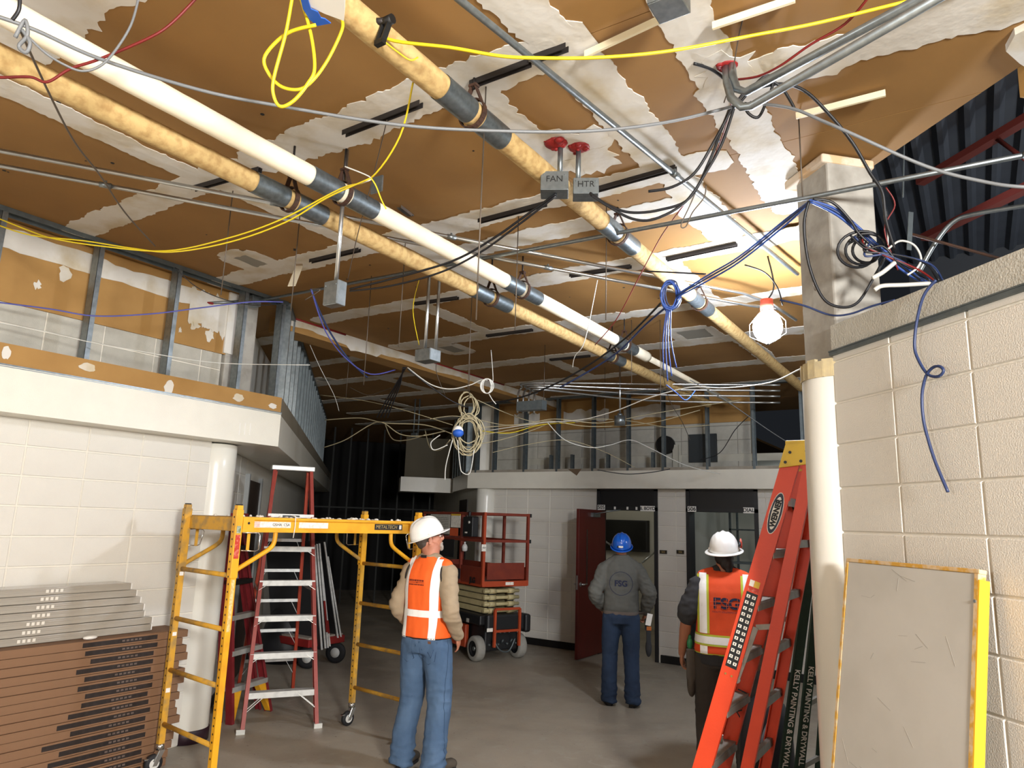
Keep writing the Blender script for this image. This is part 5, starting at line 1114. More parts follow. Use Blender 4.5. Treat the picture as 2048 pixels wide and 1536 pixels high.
# black bag between the ladders
c = far(1535, 1520, 4.75); c.z = 0
t = empty('tool_bag', c, 'tall black bag standing on the floor behind the orange stepladder', 'bag')
b = MB(); rings = []
for z, rx, ry in ((.0, .13, .10), (.05, .17, .13), (.3, .18, .14), (.52, .17, .13), (.66, .13, .1), (.72, .05, .04)):
    rings.append([c+V(0, 0, z)+RT*rx*math.cos(2*PI*i/20)+FW*ry*math.sin(2*PI*i/20) for i in range(20)])
b.loft(rings); obj('bag_body', b, mat('black_nylon', '15151a', .6, bump=.3, bscale=14), t)
b = MB(); b.tube(spline([c+V(0, 0, .62)-FW*.1, c+V(0, 0, .5)-FW*.17-RT*.09, c+V(0, 0, .25)-FW*.18-RT*.1, c+V(0, 0, .08)-FW*.14-RT*.06], 6), .012, 6); obj('strap', b, mat('grey_strap', '5c5f62', .6), t)
b = MB(); b.tube(spline([A0.lerp(A1, .86)+lad_w*.6, A0.lerp(A1, .82)+lad_w*.62+RT*.06, A0.lerp(A1, .77)+lad_w*.64+RT*.05], 6), .006, 6); obj('black_strap', b, black, label='short black strap looped on the upper part of the orange stepladder', cat='strap')

# ---- grey tabletop leaning on the right wall
t = empty('tabletop', NT(2.0, 2.5, 0), 'scratched grey folding tabletop with yellow edge trim leaning on the right wall', 'tabletop')
n0, n1 = NR-.30, NR-.045; ta, tb = 2.845, 2.175; dv = (NT(n1, 0, 1.70)-NT(n0, 0, 0)).normalized(); nv = dv.cross(NT(0, 1, 0)).normalized()
if nv.dot(NT(-1, 0, 0)) < 0: nv = -nv
def tp(tv, z): return NT(n0, tv, 0)+dv*z
H_ = 1.715
grey_top = mat('grey_laminate', 'bcb9b1', .45, col2='a9a69d', scale=3.5, detail=9, lo=.4, hi=.7, bump=.03, bscale=60)
ytrim = mat('yellow_trim', 'e3ac25', .5); wtrim = mat('worn_trim', 'c29339', .7, col2='d3cdbf', scale=22, lo=.45, hi=.6)
b = MB(); b.prism([tp(ta, 0), tp(tb, 0), tp(tb, H_), tp(ta, H_)], nv*.030); obj('top_panel', b, grey_top, t, bevel=.003)
b = MB(); b.prism([tp(ta+.014, 0), tp(ta, 0), tp(ta, H_), tp(ta+.014, H_)], nv*.033); obj('edge_trim', b, wtrim, t)
b = MB(); b.prism([tp(tb, 0), tp(tb-.016, 0), tp(tb-.016, H_), tp(tb, H_)], nv*.033); obj('edge_trim', b, wtrim, t)
b = MB(); b.prism([tp(tb-.016, 0)-nv*.01, tp(tb-.0225, 0)-nv*.01, tp(tb-.0225, H_-.02)-nv*.01, tp(tb-.016, H_-.02)-nv*.01], nv*.043); obj('edge_band', b, ytrim, t)
b = MB(); b.prism([tp(ta+.014, H_), tp(tb-.02, H_), tp(tb-.02, H_+.016), tp(ta+.014, H_+.016)], nv*.033); obj('edge_trim', b, wtrim, t, bevel=.003)
b = MB(); c = tp(ta-.06, .70)+nv*.0302; n_ = 20
b.prism([c+NT(0, 1, 0)*.02*math.cos(2*PI*i/n_)+dv*(.055*math.sin(2*PI*i/n_)) for i in range(n_)], nv*.0012); obj('hand_hole', b, mat('hole_dark', '4a4640', .8), t)
rr = random.Random(17); b = MB()
for k in range(26):
    a, z = rr.uniform(tb+.04, ta-.04), rr.uniform(.55, H_-.05); an = rr.uniform(0, PI); l_ = rr.uniform(.02, .11)
    p = tp(a, z)+nv*.0303; d = NT(0, 1, 0)*math.cos(an)+dv*math.sin(an); b.bar(p, p+d*l_, .0013, .0006, d.cross(nv))
obj('scratches', b, mat('scratch_grey', '9c9992', .7), t)
for z in (1.62, .78):
    b = MB(); b.cyl(tp(tb-.006, z)+nv*.033, tp(tb-.006, z)+nv*.036, .006, 8); obj('screw', b, galv, t)

# ---- cart with framed boards in the corridor
c = NT(-.15, 9.75, 0)
cu, cv = (at(690, 1322, 'Z', 0)-at(640, 1332, 'Z', 0)).normalized(), None
cu.z = 0; cu.normalize(); cv = V(-cu.y, cu.x, 0)
base = at(672, 1326, 'Z', 0)
t = empty('panel_cart', base, 'red dolly cart loaded with white edged boards in the corridor mouth', 'cart')
red_cart = mat('red_cart', '8f1f1c', .5, col2='6b1a17', scale=10)
b = MB(); rz = Matrix((cu, cv, V(0, 0, 1))).transposed(); b.box(base+V(0, 0, .30)-cu*.25+cv*.35, (.60, .85, .09), rz); obj('bed', b, red_cart, t, bevel=.01)
b = MB(); b.box(base+V(0, 0, .355)-cu*.25+cv*.35, (.56, .8, .02), rz); obj('bed_mat', b, mat('bed_mat', 'a09488', .9), t)
for du, dv_ in ((-.02, 0), (-.48, 0), (-.02, .7), (-.48, .7)):
    p = base+cu*du+cv*dv_; w_ = empty('caster', p, None, None); w_.parent = t; w_.location = p-wloc(t)
    b = MB(); b.lathe([(.03, -.025), (.09, -.025), (.125, -.018), (.13, 0), (.125, .018), (.09, .025), (.03, .025)], p+V(0, 0, .13), cv*.5+cu, 24); obj('wheel', b, rubber, w_)
    b = MB(); b.lathe([(.0, -.028), (.06, -.028), (.06, .028), (0, .028)], p+V(0, 0, .13), cv*.5+cu, 16); obj('wheel_hub', b, mat('hub_grey', 'c9c9c4', .4), w_)
    b = MB(); b.bar(p+V(0, 0, .26), p+V(.02, 0, .13), .05, .012, cv); obj('fork', b, galv, w_)
board_face = mat('board_dark', '2a2a2c', .6); board_edge = mat('board_edge', 'd9d9d5', .4, col2='aaa9a4', scale=20, lo=.5, hi=.65)
for k, (x0, y0, x1, y1, dd, lab) in enumerate(((643, 1300, 628, 1090, 8.6, 'first'), (650, 1297, 633, 1088, 8.65, 'second'), (655, 1296, 638, 1087, 8.7, 'third'), (659, 1293, 641, 1120, 8.75, 'fourth'), (675, 1276, 648, 1084, 8.9, 'fifth'), (681, 1274, 655, 1113, 8.95, 'last'))):
    p, q = far(x0, y0, dd), far(x1, y1, dd+.05); q.z = q.z
    tt = empty('framed_board', p, lab+' white edged board standing on the red cart, from the left', 'board', 'boards on the red cart')
    b = MB(); b.prism([p+cv*.01, q+cv*.01, q+cv*.9, p+cv*.9], cu*.014); obj('panel', b, board_face, tt)
    b = MB(); b.prism([p, q, q+cv*.014, p+cv*.014], cu*.022); obj('edge_strip', b, board_edge, tt)
    if k in (2, 3): b = MB(); b.prism([p.lerp(q, .15)-cv*.004, p.lerp(q, .45 if k == 2 else .3)-cv*.004, p.lerp(q, .45 if k == 2 else .3)+cv*.01, p.lerp(q, .15)+cv*.01], cu*.025); obj('tape', b, red_cart, tt)
b = MB(); cc = NT(-.8, 9.9, 0); rings = []
for z, r_ in ((0, .3), (.2, .34), (.45, .26), (.65, .16), (.75, .04)): rings.append([cc+V(0, 0, z)+NT(1, 0, 0)*r_*math.cos(2*PI*i/20)+NT(0, 1, 0)*r_*.9*math.sin(2*PI*i/20) for i in range(20)])
b.loft(rings); obj('covered_heap', b, mat('black_sheet', '17171a', .5, bump=.5, bscale=6), label='dark sheeted heap by the corridor wall behind the red stepladder', cat='heap')

# ---- scissor lift
LU, LL = V(.405, .914, 0), V(-.914, .405, 0)      # across the end we see, and along the machine
L0 = V(-5.62, 7.98, 0)
RL_ = Matrix((LU, LL, V(0, 0, 1))).transposed()
def lp(u, l, z): return L0+LU*u+LL*l+V(0, 0, z)
lift_o = mat('lift_orange', 'a8401a', .5, col2='933415', scale=8); lift_r = mat('lift_rail', '6c2413', .5, col2='823016', scale=9); lift_k = mat('lift_black', '101114', .5); lift_t = mat('lift_cream', 'b9ad82', .6, col2='a59a70', scale=10); tyre = mat('grey_tyre', '8f8d86', .8, col2='7f7d77', scale=20)
t = empty('scissor_lift', lp(.35, .9, 0), 'orange scissor lift parked before the white block wall', 'lift')
b = MB(); b.box(lp(.36, .9, .30), (.52, 1.75, .34), RL_); ch = obj('chassis', b, lift_k, t, bevel=.02)
b = MB(); b.box(lp(.045, .93, .28), (.06, 1.05, .30), RL_); b.box(lp(.675, .93, .28), (.06, 1.05, .30), RL_); obj('side_cover', b, lift_o, t, bevel=.015)
b = MB(); b.box(lp(.36, .9, .53), (.74, 1.82, .13), RL_); obj('deck_tray', b, lift_k, t, bevel=.02)
b = MB(); b.box(lp(.36, -.04, .50), (.60, .10, .22), RL_); b.box(lp(.74, .06, .47), (.10, .22, .24), RL_); bp_ = obj('bumper', b, lift_k, t, bevel=.03)
for u, l in ((.0, .12), (.66, .12), (.0, 1.62), (.66, 1.62)):
    s_ = -1 if u < .3 else 1; p = lp(u+.03, l, .163); b = MB()
    b.lathe([(.10, -.06), (.135, -.062), (.155, -.052), (.163, -.03), (.163, .03), (.155, .052), (.135, .062), (.10, .06)], p, LU, 30); wh = obj('wheel', b, tyre, t)
    b = MB(); b.lathe([(0, -.03*1), (.04, -.035), (.06, -.02), (.10, -.03), (.105, -.058), (.105, .058), (.06, .02), (.04, .035), (0, .03)], p, LU, 24); h_ = obj('rim', b, lift_k, wh)
    b = MB(); b.cyl(p-LU*.045, p+LU*.045, .028, 12)
    obj('hub', b, galv, wh)
b = MB()
for k in range(7): b.cyl(lp(.15+.07*k, -.02, .22+.05*(k % 2)), lp(.15+.07*k, .03, .22), .012, 8)
for k in range(4): b.box(lp(.22+.07*k, -.05, .375), (.025, .01, .02), RL_)
b.tube(spline([lp(.2, -.02, .30), lp(.3, -.04, .15), lp(.45, -.03, .13), lp(.55, -.02, .28)], 6), .012, 6); obj('drive_parts', b, galv_dull, t)
# folded scissor stack
for k in range(4):
    z = .64+.085*k
    for u in (.14, .58):
        b = MB(); b.box(lp(u, .9, z), (.05, 1.62, .07), RL_); obj('scissor_arm', b, lift_t, t, bevel=.006)
    b = MB(); b.cyl(lp(.08, .06, z), lp(.64, .06, z), .024, 12); b.cyl(lp(.16, .06, z), lp(.26, .06, z), .036, 12); b.cyl(lp(.46, .06, z), lp(.56, .06, z), .036, 12); obj('cross_tube', b, lift_t, t)
    if k < 3: b = MB(); b.box(lp(.2, .08, z+.043), (.08, .04, .05), RL_); b.box(lp(.52, .08, z+.043), (.08, .04, .05), RL_); obj('pivot_block', b, lift_k, t)['kind'] = 'stuff'
b = MB(); pts = [lp(.17, -.10, .20), lp(.17, -.10, .68), lp(.56, -.10, .68), lp(.56, -.10, .20)]
for p, q in zip(pts, pts[1:]): b.bar(p, q, .035, .03, LL)
b.bar(lp(.17, -.10, .40), lp(.56, -.10, .40), .03, .03, LL); obj('entry_ladder', b, lift_o, t)
# platform
b = MB(); b.box(lp(.36, .9, .985), (.72, 1.86, .05), RL_); obj('platform_floor', b, lift_o, t)
b = MB()
b.box(lp(.005, .9, 1.10), (.012, 1.86, .22), RL_); b.box(lp(.715, .9, 1.10), (.012, 1.86, .22), RL_); b.box(lp(.36, 1.82, 1.10), (.72, .012, .22), RL_); obj('toe_board', b, lift_r, t)
b = MB(); b.box(lp(.36, -.035, 1.0), (.74, .012, .07), RL_); g = obj('platform_lip', b, lift_o, t); b = MB(); b.box(lp(.42, -.043, 1.0), (.13, .002, .04), RL_); obj('sticker', b, sticker_w, g)
b = MB(); b.box(lp(.38, .0, 1.16), (.60, .012, .22), RL_); obj('gate_panel', b, lift_r, t)
for u in (0.005, .715):
    for l in (-.02, .6, 1.2, 1.82):
        b = MB(); b.box(lp(u, l, 1.46), (.036, .036, .96), RL_); obj('rail_post', b, lift_o if l < 0 and u < .1 else lift_r, t)
    for z in (1.92, 1.56):
        b = MB(); b.bar(lp(u, -.03, z), lp(u, 1.83, z), .036, .036, LU); obj('guard_rail', b, lift_r, t)
for l in (-.02, 1.82):
    for z in (1.92, 1.56):
        b = MB(); b.bar(lp(-.0, l, z), lp(.73, l, z), .032, .034, LL); obj('guard_rail', b, lift_r, t)
b = MB(); b.box(lp(.745, -.02, 1.915), (.03, .045, .05), RL_); b.box(lp(.745, -.02, 1.56), (.03, .045, .05), RL_); obj('rail_socket', b, lift_k, t)
b = MB(); b.box(lp(-.03, .30, 1.74), (.10, .26, .27), RL_); b.cyl(lp(-.05, .30, 1.87), lp(-.05, .30, 1.95), .02, 10); cb = obj('control_box', b, lift_k, t, bevel=.01)
b = MB(); b.cyl(lp(-.085, .24, 1.8), lp(-.095, .24, 1.8), .018, 10); b.box(lp(-.082, .33, 1.66), (.004, .06, .02), RL_); obj('control_knob', b, sticker_w, cb)
def sheet(u, l0, l1, z0, z1, m_, nm='placard'):
    b = MB(); b.b2((0, 0, 0), (0, 0, 0)); b = MB(); b.box(lp(u, (l0+l1)/2, (z0+z1)/2), (.004, l1-l0, z1-z0), RL_); return obj(nm, b, m_, t)
doc = mat('placard_white', 'b9b7ae', .6, col2='8d8b84', scale=60, lo=.5, hi=.55)
sheet(-.022, .92, 1.55, 1.62, 1.90, doc); s_ = sheet(-.026, .60, .88, 1.72, 1.89, sticker_w); sheet(-.028, .60, .88, 1.885, 1.91, mat('yellow_sticker', 'd8b23a', .5)); sheet(-.026, .66, .90, 1.60, 1.71, mat('orange_sticker', 'c9542a', .5))
b = MB(); 
for j in range(9): b.box(lp(-.0255, 1.22, 1.65+.025*j), (.001, .5, .006), RL_)
obj('small_print', b, mat('print_grey', '6a6862', .7), t)
sheet(-.03, .75, 1.5, 1.30, 1.55, lift_k, 'manual_pouch')
pl = sheet(-.022, .55, 1.35, 1.02, 1.16, mat('blue_black_panel', '20242c', .5), 'name_panel')
text('lettering', 'EQUIPMENT', .09, lp(-.026, .95, 1.11), rot_from(-LL, V(0, 0, 1)), mat('print_pale', '77808a', .6), pl, align='CENTER')
text('lettering', 'JLG', .10, lp(-.013, .22, 1.03), rot_from(-LL, V(0, 0, 1)), ink, t, align='CENTER', bold=.004)
b = MB(); b.box(lp(-.01, -.045, 1.47), (.07, .004, .09), RL_); tgs = obj('inspection_tag', b, sticker_w, t); text('lettering', 'INSP', .026, lp(-.01, -.048, 1.47), rot_from(LU, V(0, 0, 1)), ink, tgs, align='CENTER')
b = MB(); b.lathe([(.01, 0), (.035, .01), (.04, .06), (.03, .09), (.012, .1), (.012, .13)], lp(-.04, .42, 1.40), n=14); obj('clear_bottle', b, mat('frosted_plastic', 'c2c4c2', .3), label='small frosted bottle hanging at the side of the scissor lift', cat='bottle')
for u, l, z, s_ in ((-.0145, .3, .5, .07), (-.0145, .75, .47, .1)):
    b = MB(); b.box(lp(u, l, z), (.002, s_, .05), RL_); obj('sticker', b, doc, t)
b = MB(); b.box(lp(.10, -.093, .42), (.09, .002, .045), RL_); g = obj('sticker', b, sticker_w, t)
# ================================================================== PEOPLE
from mathutils.bvhtree import BVHTree
def ring(c, rx, ry, n=28, ang=0, p=2.3):
    out = []
    for i in range(n):
        a = 2*PI*i/n; ca, sa = math.cos(a), math.sin(a); x = rx*math.copysign(abs(ca)**(2/p), ca); y = ry*math.copysign(abs(sa)**(2/p), sa)
        out.append(V(c[0]+x*math.cos(ang)-y*math.sin(ang), c[1]+x*math.sin(ang)+y*math.cos(ang), c[2]))
    return out
def torso(b, rows, p=2.3, ang=0):
    b.loft([ring((cx, cy, z), rx, ry, p=p, ang=ang) for z, cx, cy, rx, ry in rows])
def limb(b, pts, rs, n=14, k=4, end=True):
    P = spline(pts, k); m_ = len(P)-1; R = []
    for i in range(len(P)):
        u = i/m_*(len(pts)-1); a = min(int(u), len(rs)-2); R.append(rs[a]+(rs[a+1]-rs[a])*(u-a))
    b.tube(P, R, n)
    b.ell(P[0], (R[0],)*3, n=12, k=8)
    if end: b.ell(P[-1], (R[-1],)*3, n=12, k=8)
def fused(mb, voxel, smooth=4, fac=.5):
    """one continuous surface out of overlapping closed shapes"""
    me = mb.mesh('tmp'); o = bpy.data.objects.new('tmp', me); COL.objects.link(o)
    r = o.modifiers.new('r', 'REMESH'); r.mode = 'VOXEL'; r.voxel_size = voxel; r.use_smooth_shade = True
    if smooth: s = o.modifiers.new('s', 'SMOOTH'); s.iterations = smooth; s.factor = fac
    dg = bpy.context.evaluated_depsgraph_get(); dg.update()
    out = bpy.data.meshes.new_from_object(o.evaluated_get(dg)); bpy.data.objects.remove(o, do_unlink=True); bpy.data.meshes.remove(me)
    out.polygons.foreach_set('use_smooth', [True]*len(out.polygons)); return out
def folds(me, fn):
    me.update(); nn = [v.normal.copy() for v in me.vertices]
    for v, n_ in zip(me.vertices, nn): v.co = v.co + n_*fn(v.co)
    me.update()
def bvh(me):
    return BVHTree.FromPolygons([v.co for v in me.vertices], [tuple(p.vertices) for p in me.polygons])
def wear(name, me, m_, par, label=None):
    me.name = name; me.materials.clear(); me.materials.append(m_); o = bpy.data.objects.new(name, me); COL.objects.link(o); o.parent = par; ROOTLOC[o.name] = V(0, 0, 0)
    return tag(o, label)
def decal(name, tree, grid, dirv, m_, par, off=.0035):
    """a strip laid on a garment: grid of rows of points thrown along dirv onto it"""
    b = MB(); rows = []
    for row in grid:
        r = []
        for p in row:
            d = Vector(dirv(p) if callable(dirv) else dirv); h = tree.ray_cast(Vector(p)-d*1.0, d)
            r.append((h[0]+(h[1] if h[1].dot(d) < 0 else -h[1])*off) if h[0] is not None else None)
        rows.append(r)
    for i in range(len(rows)-1):
        for j in range(len(rows[0])-1):
            q = (rows[i][j], rows[i+1][j], rows[i+1][j+1], rows[i][j+1])
            if any(x is None for x in q) or max((q[k]-q[k-1]).length for k in range(4)) > .06: continue
            b.add(q, [(0, 1, 2, 3)], True)
    me = b.mesh(name)
    return wear(name, me, m_, par)
def print_on(name, s, size, tree, x, z, m_, par, off=.0042, bold=.002, sx=1):
    """lettering pressed on the back of a garment"""
    c = bpy.data.curves.new(name, 'FONT'); c.body = s; c.size = size; c.align_x = 'CENTER'; c.align_y = 'CENTER'; c.offset = bold
    o = bpy.data.objects.new('tmp', c); COL.objects.link(o); me = bpy.data.meshes.new_from_object(o.evaluated_get(bpy.context.evaluated_depsgraph_get())); bpy.data.objects.remove(o, do_unlink=True)
    bm = bmesh.new(); bm.from_mesh(me); bmesh.ops.triangulate(bm, faces=bm.faces); bmesh.ops.subdivide_edges(bm, edges=[e for e in bm.edges if e.calc_length() > .02], cuts=1); bm.to_mesh(me); bm.free()
    for v in me.vertices:
        px, pz = x+v.co.x*sx, z+v.co.y; h = tree.ray_cast(V(px, -1, pz), V(0, 1, 0)); v.co = (px, (h[0].y if h[0] is not None else -.12)-off, pz)
    return wear(name, me, m_, par)
def hand(b, wrist, d, palm, s=1, curl=.5, side=1):
    """palm with four unequal bent fingers and a thumb off its side; d along the hand, palm = the way the palm faces"""
    wrist, d, palm = Vector(wrist), Vector(d).normalized(), Vector(palm).normalized(); palm = (palm-d*palm.dot(d)).normalized(); x = d.cross(palm)*side
    Rm = Matrix((x, palm, d)).transposed()
    b.ell(wrist+d*.045*s, (.041*s, .017*s, .052*s), Rm, 14, 9)
    for k, (off, ln, r) in enumerate(((.028, .070, .0088), (.010, .078, .0092), (-.009, .073, .0088), (-.027, .058, .0078))):
        p = wrist+d*.075*s+x*off*s; pts = [p-d*.02*s, p]; a = 0
        for seg, ca in ((.45, .6), (.32, 1.1), (.23, .9)):
            a += curl*ca; p = p+(d*math.cos(a)+palm*math.sin(a))*ln*s*seg; pts.append(p)
        limb(b, pts, [r*s*1.05, r*s*1.05, r*s, r*s*.92, r*s*.8], 8, 2)
    p = wrist+d*.02*s+x*.030*s
    limb(b, [p, p+x*.022*s+d*.028*s+palm*.008*s, p+x*.026*s+d*.055*s+palm*.018*s, p+x*.018*s+d*.078*s+palm*.026*s], [.0135*s, .012*s, .0105*s, .0085*s], 8, 3)
def person(loc, fdir, label, S, skin, pose, groups):
    f = V(fdir[0], fdir[1], 0).normalized(); r = V(f.y, -f.x, 0)
    M = Matrix((r, f, V(0, 0, 1))).transposed().to_4x4(); M.translation = Vector(loc)
    # ---- the body: a single skin
    b = MB(); w_ = pose.get('w', 1)
    torso(b, [(.86, 0, 0, .150*w_, .105*w_), (.95, 0, 0, .165*w_, .115*w_), (1.06, 0, .005, .148*w_, .105*w_), (1.18, 0, 0, .150*w_, .105), (1.30, 0, -.005, .168, .112), (1.40, 0, -.008, .170, .100), (1.47, 0, -.01, .13, .075), (1.51, 0, -.01, .07, .06)])
    limb(b, [(0, -.012, 1.46), (0, 0, 1.53), (0, .012, 1.60)], [.068, .060, .058])
    L = pose['legs']; A = pose['arms']
    for hip, knee, ank, toe in L:
        limb(b, [hip, knee], [.088, .058]); limb(b, [knee, Vector(knee).lerp(Vector(ank), .35)+V(0, -.012, 0), ank], [.057, .055, .037])
        limb(b, [ank, Vector(ank)+V(0, -.03, -.04)], [.038, .034]); limb(b, [Vector(ank)+V(0, 0, -.035), toe], [.036, .030])
    for sh, el, wr, hd, pm, sd, cu in A:
        limb(b, [sh, el], [.055, .043]); limb(b, [el, Vector(el).lerp(Vector(wr), .3), wr], [.043, .043, .027])
        hand(b, wr, hd, pm, 1.0, cu, sd)
    yaw, pit, roll = pose['head']; HC_ = V(*pose.get('hc', (0, .02, 1.685)))
    RH = Matrix.Rotation(-yaw, 3, 'Z') @ Matrix.Rotation(pit, 3, 'X') @ Matrix.Rotation(roll, 3, 'Y')
    def hp(x, y, z): return HC_ + RH @ V(x, y, z)
    def he(c, q): b.ell(hp(*c), q, RH, 18, 12)
    he((0, -.012, .028), (.074, .096, .088)); he((0, .030, -.028), (.060, .064, .082)); he((0, .052, -.080), (.034, .036, .028)); he((0, -.03, -.03), (.062, .062, .06))
    he((0, .082, .012), (.050, .016, .012)); limb(b, [hp(0, .090, .010), hp(0, .108, -.020), hp(0, .100, -.030)], [.010, .014, .010], 10, 3); he((0, .100, -.027), (.018, .012, .009))
    he((0, .088, -.052), (.024, .010, .007)); he((0, .087, -.063), (.022, .010, .007)); he((.042, .064, -.022), (.016, .014, .014)); he((-.042, .064, -.022), (.016, .014, .014))
    for s_ in (-1, 1):
        for k in range(9):
            a = -2.2+k*.5; b.ell(hp(s_*.080, -.008+.017*math.cos(a), -.012+.030*math.sin(a)), (.007, .008, .008), n=8, k=5)
        he((s_*.077, -.006, -.014), (.006, .015, .024))
    limb(b, [(0, -.005, 1.55), hp(0, -.02, -.05)], [.058, .056])
    me = fused(b, .0062, 3)
    body = bpy.data.objects.new('person', me); me.name = 'person'; me.materials.append(skin); COL.objects.link(body)
    tag(body, label, 'person'); ROOTLOC[body.name] = V(0, 0, 0)
    # eyes and hair
    for s_ in (-1, 1):
        e = MB(); e.ell(hp(s_*.031, .083, .004), (.0115, .0115, .0095), RH, 12, 8); eo = wear('eye', e.mesh('eye'), mat('eye_white', 'e4ddd4', .25), body)
        e = MB(); e.ell(hp(s_*.031, .0935, .004), (.0055, .003, .0055), RH, 10, 6); wear('iris', e.mesh('iris'), mat('iris_dark', '2a2018', .2), eo)
        e = MB(); limb(e, [hp(s_*.015, .099, .021), hp(s_*.034, .096, .026), hp(s_*.052, .082, .019)], [.004, .0045, .003], 6, 3); wear('eyebrow', e.mesh('eyebrow'), pose['hairmat'], body)
    e = MB()
    for c, q in pose['hair']: e.ell(hp(*c), q, RH, 18, 12)
    for extra in pose.get('hair_free', ()): limb(e, [hp(*p) for p in extra[0]], extra[1])
    hm = fused(e, .007, 2); folds(hm, lambda c: .003*noise.noise((c.x*90, c.y*90, c.z*25))); wear('hair', hm, pose['hairmat'], body)
    body.matrix_world = Matrix.LocRotScale(Vector(loc), M.to_3x3().to_quaternion(), V(S, S, S))
    return body, hp, RH
def hardhat(body, hp0, RH, m_, brim, lift=.035, tilt=.2):
    """ribbed dome with a brim all round (or a peak)"""
    TL_ = Matrix.Rotation(tilt, 3, 'X')
    def hp(x, y, z): q = TL_ @ V(x, y, z-lift); return hp0(q.x, q.y, q.z+lift)
    b = MB(); n_ = 48; rows = []
    RX, RY, HH = .110, .136, .145
    for i in range(13):
        t_ = PI/2*i/12; cz, cr = math.sin(t_)**.9, math.cos(t_)**.72; row = []
        for j in range(n_):
            a = 2*PI*j/n_; x, y = RX*cr*math.cos(a), RY*cr*math.sin(a); z = HH*cz; rib = 0
            for x0, w0, h0 in ((0, .017, .010), (.042, .011, .005), (-.042, .011, .005)):
                d = abs(x-x0)/w0
                if d < 1 and i > 2: rib = max(rib, h0*(1-d*d)*min(1, (i-2)/4))
            row.append(hp(x, y-.008, lift+z+rib))
        rows.append(row)
    b.loft(rows, cap=False)
    dome = wear('hard_hat', b.mesh('hard_hat'), m_, body, None)
    sm = dome.modifiers.new('t', 'SOLIDIFY'); sm.thickness = .004; sm.offset = -1
    b = MB(); rows = []
    for i in range(5):
        u = i/4; row = []
        for j in range(n_):
            a = 2*PI*j/n_; ca, sa = math.cos(a), math.sin(a); e = brim(ca, sa); x, y = (RX+e*u)*ca, (RY+e*u)*sa; row.append(hp(x, y-.008, lift+.004-.20*e*u*u-.004*(1-u)))
        rows.append(row)
    b.loft(rows, cap=False); br = wear('brim', b.mesh('brim'), m_, dome); sm = br.modifiers.new('t', 'SOLIDIFY'); sm.thickness = .005; sm.offset = 0
    b = MB(); rim = [hp((RX+brim(math.cos(a), math.sin(a)))*math.cos(a), (RY+brim(math.cos(a), math.sin(a)))*math.sin(a)-.008, lift+.004-.2*brim(math.cos(a), math.sin(a))) for a in [2*PI*j/48 for j in range(49)]]
    b.tube(rim, .0035, 6, cap=False); wear('rim_bead', b.mesh('rim_bead'), m_, dome)
    b = MB()
    for s_ in (-1, 1): b.ell(hp(s_*(RX+.001), .0, lift+.020), (.007, .020, .010), RH, 10, 6)
    wear('accessory_slot', b.mesh('accessory_slot'), m_, dome)
    return dome
denim1 = mat('denim_worn', '3f5876', .85, col2='5a7492', scale=5, detail=7, bump=.15, bscale=260, lo=.42, hi=.68); denim2 = mat('denim_dark', '1c2c44', .9, col2='263a54', scale=7, detail=6, bump=.15, bscale=260)
khaki = mat('khaki_cloth', '9d8b72', .85, col2='907e66', scale=6, bump=.12, bscale=220); sweat = mat('grey_sweatshirt', '565651', .9, col2='4e4e49', scale=7, bump=.12, bscale=260)
tee = mat('charcoal_tee', '2b2c2e', .9, col2='35363a', scale=12, bump=.1, bscale=240); trou3 = mat('dark_work_trousers', '3a342e', .9, col2='2d2925', scale=6, bump=.15, bscale=220)
hiviz = mat('hiviz_orange', 'f4661f', .75, col2='e85a16', scale=7, bump=.12, bscale=260); hiviz2 = mat('hiviz_orange_dirty', 'd94a18', .8, col2='9c3a1a', scale=5, detail=6, bump=.12, bscale=260, lo=.5, hi=.78)
lime = mat('lime_edge', 'b9c23a', .7); reflect = mat('reflective_tape', 'f4f5f2', .3, col2='dfe1de', scale=40, lo=.55, hi=.7)
trim_k = mat('black_binding', '1a1413', .8); boot = mat('boot_leather', '4a4238', .7, col2='332d26', scale=14); hat_w = mat('hat_white', 'ecebe6', .3, coat=.3, col2='dcd9d0', scale=9, lo=.5, hi=.75); hat_b = mat('hat_blue', '1257b8', .22, coat=.5)
skin1 = mat('skin_ruddy', 'b5795f', .55, col2='a5664f', scale=14); skin2 = mat('skin_tan', 'a56f52', .55, col2='95614a', scale=14)
hair_k = mat('hair_dark', '1c1613', .6); hair_g = mat('hair_greying', '4a4038', .7, col2='2e2721', scale=60); hair_w = mat('beard_grey', 'a79c90', .8, col2='857a70', scale=80)
